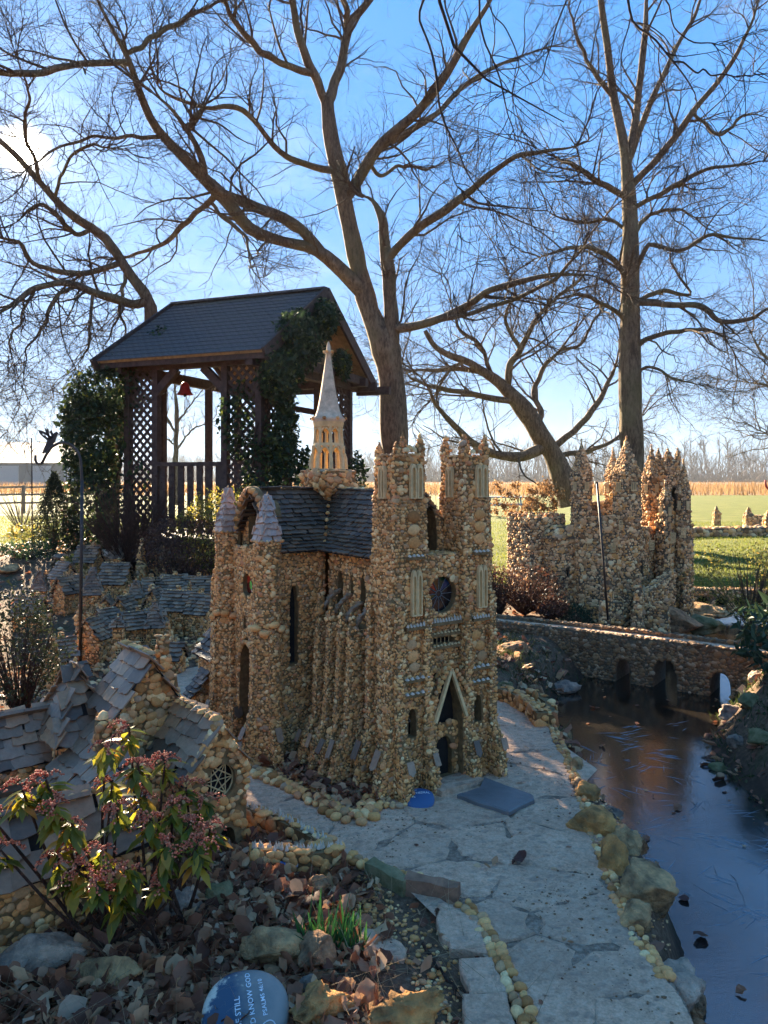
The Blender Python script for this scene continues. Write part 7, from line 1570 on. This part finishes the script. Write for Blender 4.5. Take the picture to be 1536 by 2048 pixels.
mid = [(1035, 1265, 6.6, .30, .2, .14, 'rock_brown', 'speckled boulder at the left foot of the bridge'), (1130, 1280, 6.5, .34, .22, .12, 'rock_grey', 'flat grey boulder below the bridge parapet'), (1070, 1345, 5.9, .16, .14, .17, 'rock_brown', 'rounded brown boulder near the bridge on the left bank'), (1160, 1330, 6.2, .22, .14, .13, 'rock_tan', 'tan rock beside the left bridge arch'),
       (1130, 1410, 5.3, .13, .1, .15, 'rock_tan', 'upright pale bird-like stone at the water edge'), (1010, 1370, 5.6, .13, .1, .07, 'rock_moss', 'small mossy stone right of the cathedral tower'), (1025, 1395, 5.5, .25, .14, .06, 'rock_grey', 'flat grey slab behind the low pebble wall')]
for i, (px, py, Y, a, b, c_, m_, lab) in enumerate(mid): q = P(px, py, Y); rock(lab, (q[0], q[1], H(q[0], q[1]) - .02), (a, b, c_), m_, .5 * i, 90 + i, 6, sink=.12)
rbk = [(1462, 1395, 5.6, .2, .16, .14, 'pale boulder at the right bridge foot', 'rock_grey'), (1500, 1440, 5.2, .2, .15, .14, 'mossy grey boulder, upper right bank', 'rock_moss'), (1470, 1480, 4.9, .17, .13, .12, 'grey stone in the middle of the right bank', 'rock_grey'), (1520, 1510, 4.7, .2, .14, .12, 'mossy stone at the right frame edge above the ice', 'rock_moss'), (1440, 1530, 4.75, .14, .1, .1, 'low mossy stone at the right water line', 'rock_moss'), (1515, 1395, 5.8, .16, .12, .11, 'grey rock right of the bridge end', 'rock_pale')]
for i, (px, py, Y, a, b, c_, lab, m_) in enumerate(rbk): q = P(px, py, Y); rock(lab, (q[0], q[1], H(q[0], q[1]) - .03), (a, b, c_), m_, .7 * i, 110 + i, 6, sink=.1)
vr = [(215, 1160, 9.3, .5, .3, .14), (60, 1150, 9.4, .4, .3, .12), (400, 1160, 9.2, .6, .3, .16), (330, 1155, 9.4, .4, .25, .12), (20, 1180, 8.8, .35, .3, .12), (120, 1160, 9.2, .3, .2, .08)]
for i, (px, py, Y, a, b, c_) in enumerate(vr): q = P(px, py, Y); rock(['pale ledge stone above the village turret', 'pale flat stone at the upper left of the village', 'low rock rim at the upper right of the village', 'grey rock behind the conical spire', 'tan stone at the left edge above the cottages', 'small ledge rock below the dwarf conifer'][i], (q[0], q[1], H(q[0], q[1])), (a, b, c_), ['rock_pale', 'rock_tan', 'rock_grey'][i % 3], i, 130 + i, 6, fine=ICO3)
# fallen slabs in the bed
for pts, m_, lab in (([(728, 1870), (775, 1872), (812, 1910), (810, 1930), (720, 1935), (725, 1900)], 'flagstone', 'flat grey stone slab right of the daffodil shoots'), ([(876, 1815), (960, 1850), (972, 1915), (900, 1910), (875, 1850)], 'flagstone', 'broken flagstone beside the brick edging'), ([(920, 1930), (985, 1925), (1010, 1990), (940, 2000)], 'flagstone', 'small flat stone along the pebble border'), ([(925, 2000), (1010, 2000), (1040, 2070), (920, 2075)], 'flagstone', 'flat stone at the bottom edge beside the pebble border')):
    q = np.array([G(*p)[:2] for p in pts]); q = q if (np.roll(q[:, 1], -1) * q[:, 0] - np.roll(q[:, 0], -1) * q[:, 1]).sum() > 0 else q[::-1]; z = max(H(*q.mean(0)), .0); o = slab(q, z - .02, z + .022, m_, None, 'flat_stone', .006, .0); tag(o, lab, 'stone slab')
simple('slate_slab', (.155, .145, .135), .55, .2, 6, 25, .35, .45, bd=.01)
q = np.array([G(*p)[:2] for p in [(912, 1602), (960, 1588), (968, 1566), (1066, 1603), (1068, 1612), (1018, 1637), (960, 1618)]]); q = q if (np.roll(q[:, 1], -1) * q[:, 0] - np.roll(q[:, 0], -1) * q[:, 1]).sum() > 0 else q[::-1]; o = slab(q, .012, .034, 'slate_slab', None, 'slate_slab', .003, 0.0); tag(o, 'dark blue slate slab lying on the path before the church', 'slate slab')
# brick edging, two pieces
for a, b, m_, lab in (((812, 1782), (918, 1802), 'brick_red', 'reddish brick edging piece at the lower path border'), ((738, 1748), (815, 1788), 'rock_moss', 'mossy concrete edging piece left of the brick')):
    p0, p1 = G(*a), G(*b); mb = MB(); d = p1 - p0; n_ = 6; t_ = np.linspace(0, 1, n_ + 1); L = np.linalg.norm(d); x = d / L; y = np.array([-x[1], x[0], 0]); v = []
    for k in range(n_ + 1):
        c = p0 + d * t_[k]; e = R.normal(0, .0025, 4)
        v += [c - y * (.028 + e[0]) + [0, 0, -.02], c + y * (.028 + e[1]) + [0, 0, -.02], c + y * (.024 + e[2]) + [0, 0, .052 + e[3]], c - y * (.024 + e[1]) + [0, 0, .05 + e[0]]]
    f = [[4 * k + i, 4 * k + 4 + i, 4 * k + 4 + (i + 1) % 4, 4 * k + (i + 1) % 4] for k in range(n_) for i in range(4)] + [[0, 1, 2, 3], [4 * n_ + 3, 4 * n_ + 2, 4 * n_ + 1, 4 * n_]]
    mb.add(v, [f]); o = part('edging_brick', mb, m_); o.location = (0, 0, .004); tag(o, lab, 'brick')
# pebble borders: every pebble of a border is a part
def border(name, label, pl, d, rows=1, z=None, mat='pebble', nmax=140, jit=.3, hgt=.7):
    q = smooth_poly(np.array([G(*p)[:2] for p in pl]), 6); o = thing(name, label, 'stone border', (*q[0], 0)); L = np.linalg.norm(np.diff(q, axis=0), axis=1).sum(); n = min(nmax // rows, int(L / (d * .95)))
    for r in range(rows):
        pp = resample(q, n); tg = np.gradient(pp, axis=0); tg /= np.linalg.norm(tg, axis=1, keepdims=True); nn = np.c_[-tg[:, 1], tg[:, 0]]
        for k in range(n):
            p = pp[k] + nn[k] * ((r - (rows - 1) / 2) * d * .85 + R.normal(0, d * jit * .5)); f = R.uniform(.75, 1.35); zz = (H(*p) if z is None else z) + d * .25 + (r % 2) * d * .1
            o1 = bpy.data.objects.new('pebble', random.choice(pebble_meshes(mat + '_one'))); COL.objects.link(o1); o1.parent = o
            o1.matrix_local = Matrix.Translation(Vector((*p, zz)) - o.location) @ Matrix.Rotation(R.uniform(0, 6.28), 4, 'Z') @ Matrix.Rotation(R.normal(0, .3), 4, 'X') @ Matrix.Diagonal((d * .58 * f, d * .46 * f, d * .42 * f * hgt / .7, 1))
    return o
border('pebble_border', 'double row of tan pebbles edging the lower path down to the frame bottom', [(928, 1818), (970, 1870), (1010, 1950), (1040, 2010), (1062, 2070)], .032, 2, .008, nmax=110)
border('pebble_border', 'chunky pebble kerb round the leaf bed left of the church', [(470, 1522), (520, 1552), (590, 1585), (650, 1618), (705, 1645), (728, 1640), (748, 1608)], .042, 3, .012, nmax=130)
border('pebble_border', 'thin line of pebbles along the stream side of the path', [(1104, 1452), (1122, 1495), (1145, 1545), (1165, 1600), (1178, 1650), (1200, 1700), (1225, 1770), (1260, 1850), (1330, 1960)], .028, 2, .0, nmax=190)
border('pebble_border', 'pebble row in front of the church portal', [(740, 1612), (800, 1618), (860, 1590), (905, 1580), (985, 1540), (1000, 1525)], .026, 2, .012, nmax=70)
border('pebble_border', 'pebble edging above the mossy concrete strip', [(700, 1730), (760, 1752), (830, 1775), (900, 1792)], .032, 2, .02, nmax=50)
# low pebble walls
def low_wall(label, pl, h, th, d=.036, teeth_=False, singles=60, mat='pebble'):
    q = np.array([G(*p)[:2] for p in pl]); o = thing('low_pebble_wall', label, 'low wall', (*q[0], 0)); S_ = Stone(o, d); q = q - q[0]; L = len(q); d_ = np.gradient(q, axis=0); d_ /= np.linalg.norm(d_, axis=1, keepdims=True); nn = np.c_[-d_[:, 1], d_[:, 0]] * th / 2
    A, B = q - nn, q + nn
    for k in range(L - 1):
        S_.wall([[*A[k], -.05], [*A[k + 1], -.05], [*A[k + 1], h], [*A[k], h]]); S_.wall([[*B[k + 1], -.05], [*B[k], -.05], [*B[k], h], [*B[k + 1], h]]); S_.wall([[*A[k], h], [*A[k + 1], h], [*B[k + 1], h], [*B[k], h]])
    S_.wall([[*A[-1], -.05], [*B[-1], -.05], [*B[-1], h], [*A[-1], h]]); S_.wall([[*B[0], -.05], [*A[0], -.05], [*A[0], h], [*B[0], h]])
    if teeth_:
        rs = resample(q, 30)
        for p in rs:
            mb = MB(); r = .009; a = np.arange(5) * 1.2566; hh = R.uniform(.018, .034); pc = np.array([p[0] + R.normal(0, .006), p[1] + R.normal(0, .006), h + .004]); v = np.concatenate([np.c_[np.cos(a) * r, np.sin(a) * r, np.zeros(5)], [[0, 0, hh]]]) + pc; i = np.arange(5); mb.add(v, [np.c_[i, (i + 1) % 5, np.full(5, 5)]]); part('stone_point', mb, 'quartz', o, world=False)
    S_.finish(mat, 'mortar', singles); return o
low_wall('low pebble wall with pointed stones running from the manor gable', [(488, 1648), (540, 1662), (600, 1690), (655, 1722)], .075, .05, teeth_=True)
low_wall('short pebble wall in front of the blue stone', [(505, 1745), (560, 1748), (620, 1748), (682, 1742)], .09, .06, teeth_=True)
low_wall('curved low pebble wall on the path right of the church', [(992, 1400), (1025, 1408), (1062, 1432), (1085, 1456)], .09, .07, .042)
low_wall('little kerb of stones behind the curved low wall', [(1062, 1400), (1098, 1425), (1106, 1455)], .07, .05, .042, singles=30)
# painted stones with their lettering
FONTS = {}
def text_mesh(body, size):
    cu = bpy.data.curves.new('lettering', 'FONT'); cu.body = body; cu.size = size; cu.align_x = 'CENTER'; cu.align_y = 'CENTER'; cu.resolution_u = 2; cu.offset = size * .012
    ob_ = bpy.data.objects.new('lettering', cu); COL.objects.link(ob_); dg = bpy.context.evaluated_depsgraph_get(); dg.update(); me = bpy.data.meshes.new_from_object(ob_.evaluated_get(dg)); bpy.data.objects.remove(ob_); return me
def painted_stone(label, loc, dims, rotz, tilt, mats, texts, seed=1, under=None, hands=None):
    """a flat-topped pebble: local z up, lettering laid on its domed top"""
    v, f = ICO4; v = v.copy(); n = np.sign(v) * np.abs(v) ** np.array([.9, .9, .75]); n *= 1 + .06 * vnoise(v, 1.2, 2, seed)[:, None]; n = n * np.array(dims) / 2
    o = thing('painted_stone', label, 'painted stone', loc); o.rotation_euler = (tilt, 0, rotz)
    a, b, c = np.array(dims) / 2
    def top(x, y): 
        k = max(0, 1 - abs(x / a) ** 2.2 - abs(y / b) ** 2.2); return c * k ** .40
    mb = MB(); mb.add(n, [f]); st = part('stone', mb, mats, o, True, world=False)
    # exact surface height from the mesh vertices
    up = n[n[:, 2] > 0]
    def surf(xy):
        d = np.linalg.norm(up[None, :, :2] - xy[:, None], axis=2); i = np.argsort(d, 1)[:, :6]; w = 1 / (np.take_along_axis(d, i, 1) + 1e-4); return (up[i, 2] * w).sum(1) / w.sum(1)
    for body, size, x, y, ang in texts:
        me = text_mesh(body, size); co = np.array([q.co[:] for q in me.vertices]); ca, sa = math.cos(ang), math.sin(ang); xy = np.c_[co[:, 0] * ca - co[:, 1] * sa + x, co[:, 0] * sa + co[:, 1] * ca + y]
        z = surf(xy) + .0018; me.vertices.foreach_set('co', np.c_[xy, z].astype(np.float32).ravel()); me.update(); me.materials.clear(); me.materials.append(MATS['white_paint']); part('lettering', me, None, o, world=False)
    if hands:
        x, y, s_, ang = hands; ca, sa = math.cos(ang), math.sin(ang)
        for pl in ([(-.5, -.6), (-.55, .1), (-.2, .6), (.25, .65), (.55, .3), (.5, -.2), (.2, -.7)], [(-.42, -.5), (-.2, .1), (.05, .35)], [(-.25, -.6), (-.02, 0), (.2, .25)], [(-.05, -.68), (.15, -.1), (.35, .1)], [(.12, -.7), (.3, -.25)]):
            q = smooth_poly(np.array(pl) * s_, 5); xy = np.c_[q[:, 0] * ca - q[:, 1] * sa + x, q[:, 0] * sa + q[:, 1] * ca + y]; mb = MB(); mb.tubes(np.c_[xy, surf(xy) + .001], np.full((1, len(xy)), .0016), 4); part('hand_drawing', mb, 'white_paint', o, world=False)
    return o
t = NT('painted_blue_worn'); ps = t.obj(); n1 = t.noise(9, 5, .65, ps); n2 = t.noise(30, 4, .6, ps); sx = t.N('ShaderNodeSeparateXYZ', {0: ps})
c = t.ramp(t.math('ADD', t.math('MULTIPLY', sx.outputs[0], 4.0), n1), [(.30, (.035, .070, .11)), (.55, (.17, .18, .165)), (.85, (.28, .25, .21))])
chip = t.ramp(t.math('SUBTRACT', t.math('ADD', n1, t.math('MULTIPLY', n2, .35)), t.math('MULTIPLY', sx.outputs[0], 1.6)), [(.80, (0, 0, 0)), (.86, (1, 1, 1))])
c = t.mix(chip, c, (.62, .55, .42)); t.principled(c, .5, t.bump(n2, .25, .004), .4); MATS['painted_blue_worn'] = t.m
q = G(486, 2006, .08)
painted_stone('large blue painted stone lettered BE STILL AND KNOW GOD at the bottom centre', (q[0] + .005, q[1] + .01, .045), (.235, .215, .08), math.radians(8), math.radians(32), 'painted_blue_worn',
  [('BE STILL', .021, -.018, -.012, math.radians(97)), ('AND KNOW GOD', .0195, .015, .010, math.radians(99)), ('PSALMS 46:10', .0165, .046, .022, math.radians(101))], 3, hands=(.062, -.055, .030, -.5))
t = NT('painted_blue_cap'); ps = t.obj(); sx = t.N('ShaderNodeSeparateXYZ', {0: ps}); n1 = t.noise(20, 3, .5, ps)
c = t.mix(t.ramp(t.math('ADD', sx.outputs[2], t.math('MULTIPLY', t.math('SUBTRACT', n1, .5), .01)), [(.006, (0, 0, 0)), (.009, (1, 1, 1))]), (.34, .26, .19), (.04, .10, .21)); t.principled(c, .45, t.bump(n1, .2, .004), .4); MATS['painted_blue_cap'] = t.m
q = G(838, 1592, .03)
painted_stone('blue topped stone lettered cathedral at the foot of the left tower', (q[0] + .004, q[1] - .03, .022), (.135, .125, .055), math.radians(-8), math.radians(26), 'painted_blue_cap', [('The', .013, -.028, .036, math.radians(12)), ('CATHEDRAL', .0165, -.004, .018, math.radians(10)), ('IS', .012, -.024, -.008, math.radians(8))], 5)
q = G(575, 1715, .06)
t = NT('painted_blue_cloud'); ps = t.obj(); n1 = t.noise(30, 4, .6, ps); c = t.ramp(n1, [(.40, (.03, .09, .30)), (.52, (.08, .20, .50)), (.62, (.45, .52, .60))]); t.principled(c, .4, None, .5); MATS['painted_blue_cloud'] = t.m
painted_stone('small mottled blue stone inside the low pebble walls', (q[0], q[1], .055), (.125, .10, .05), 0, math.radians(20), 'painted_blue_cloud', [], 7)
# blue plaque leaning on the right tower foot
q = G(962, 1525, .03); o = thing('blue_plaque', 'small square blue plaque leaning against the right tower foot', 'plaque', (q[0], q[1] + .02, .05)); o.rotation_euler = (math.radians(58), 0, math.radians(30)); mb = MB(); mb.box((0, 0, 0), (.075, .075, .012)); part('board', mb, 'blue_paint', o, world=False); mb = MB(); mb.box((0, 0, -.01), (.06, .06, .010)); part('backing', mb, 'grey_metal', o, world=False)
# gravel in the bed and along the path
def gravel(label, n, x0, x1, y0, y1, dens, size, mat='pebble'):
    q = scatter(n, x0, x1, y0, y1, dens); N = len(q); a = R.uniform(0, 6.28, N); fr = np.zeros((N, 3, 3)); fr[:, 0, 0] = np.cos(a); fr[:, 1, 0] = np.sin(a); fr[:, 0, 1] = -np.sin(a); fr[:, 1, 1] = np.cos(a); fr[:, 2, 2] = 1
    s_ = size * np.exp(R.normal(0, .35, N)); mb = MB(); blobs(mb, ICO1, q + np.c_[np.zeros((N, 2)), s_ * .25], fr, np.c_[s_, s_ * .75, s_ * .55], R.random(N)); return tag(part('gravel', mb, mat, smooth=True), label, 'gravel', kind='stuff')
gravel('loose tan gravel in the bed below the brick edging', 3600, -.12, .34, 1.9, 2.95, lambda q: (~inpoly(q, PATHS)) * np.clip(.5 + 2 * nz(q, 3, 4), 0, 1), .0075)
gravel('grit and small pebbles along the stream side of the path', 5200, .3, 1.15, 2.1, 4.9, lambda q: (polydist(q, LBs, False) < .34) * (polydist(q, LBs, False) > .08) * np.clip(.35 + 2.2 * nz(q, 4, 6), 0, 1) * .8, .006, 'pebble_grey')
def grit():
    q = scatter(9000, -.75, 1.1, 1.9, 4.9, lambda q: inpoly(q, PATHS) * np.clip(.12 + 1.5 * nz(q, 3.0, 3) + .25 * (q[:, 1] < 2.9), 0, 1)); q[:, 2] = .011; N = len(q); s_ = .0028 * np.exp(R.normal(0, .45, N)); fr = np.broadcast_to(np.eye(3), (N, 3, 3)); mb = MB(); blobs(mb, ICO1, q, fr, np.c_[s_, s_ * .8, s_ * .6], R.random(N)); tag(part('grit', mb, 'pebble_brown', smooth=True), 'fine grit and crumbs scattered over the path', 'grit', kind='stuff')
    q = scatter(150, -.7, 1.05, 2.0, 4.6, lambda q: inpoly(q, PATHS) * 1.0); q[:, 2] = .013; mb = MB(); litter(mb, q, .020, .35, .0); tag(part('leaf_crumbs', mb, 'litter', smooth=True), 'crumbs of dry leaf scattered over the path', 'fallen leaves', kind='stuff')
grit()
gravel('stone chips round the village houses', 7000, -3.6, -.7, 5.2, 9.4, lambda q: np.clip(.4 + 1.8 * nz(q, 1.5, 7), 0, 1) * (~inpoly(q, PATHS)), .02, 'pebble_grey')
# dead branches lying in the bed
for k, (pl, r, lab) in enumerate((([(850, 1900), (900, 1970), (965, 2020)], .006, 'thin dead branch lying beside the pebble border'), ([(470, 1800), (520, 1790), (570, 1770), (640, 1745)], .005, 'dry forked twig in front of the short wall'), ([(180, 1790), (250, 1800), (330, 1790), (420, 1770)], .006, 'pale dead stick under the pieris'))):
    q = np.array([G(*p) for p in pl]); q = resample(smooth_poly(q, 6), 16); q[:, 2] = height(q[:, 0], q[:, 1]) + .02; q += R.normal(0, .004, q.shape); o = thing('dead_branch', lab, 'branch', tuple(q[0])); mb = MB(); mb.tubes(q, np.linspace(r, r * .4, 16)[None], 6); part('stick', mb, 'stem_tan' if k else 'twig_near', o, True)
    mb = MB(); s1, r1_ = sprout(q[None], np.full((1, 16), r), 5, (.05, .14), (.4, .9), 5, up=.05, rf=.5); mb.tubes(s1, r1_, 4); part('side_twig', mb, 'stem_tan' if k else 'twig_near', o, True)
# air
SKIN = None
t = NT('haze'); pv3 = t.N('ShaderNodeVolumePrincipled', {'Color': (.72, .84, .98, 1), 'Density': .00027, 'Anisotropy': .35}); t.l.new(pv3.outputs[0], t.out.inputs[1]); MATS['haze'] = t.m
mb = MB(); mb.box((0, 175, 12.5), (1100, 420, 27)); hz_o = part('haze', mb, 'haze'); hz_o['kind'] = 'stuff'; tag(hz_o, 'thin pale winter haze over the fields', 'haze')
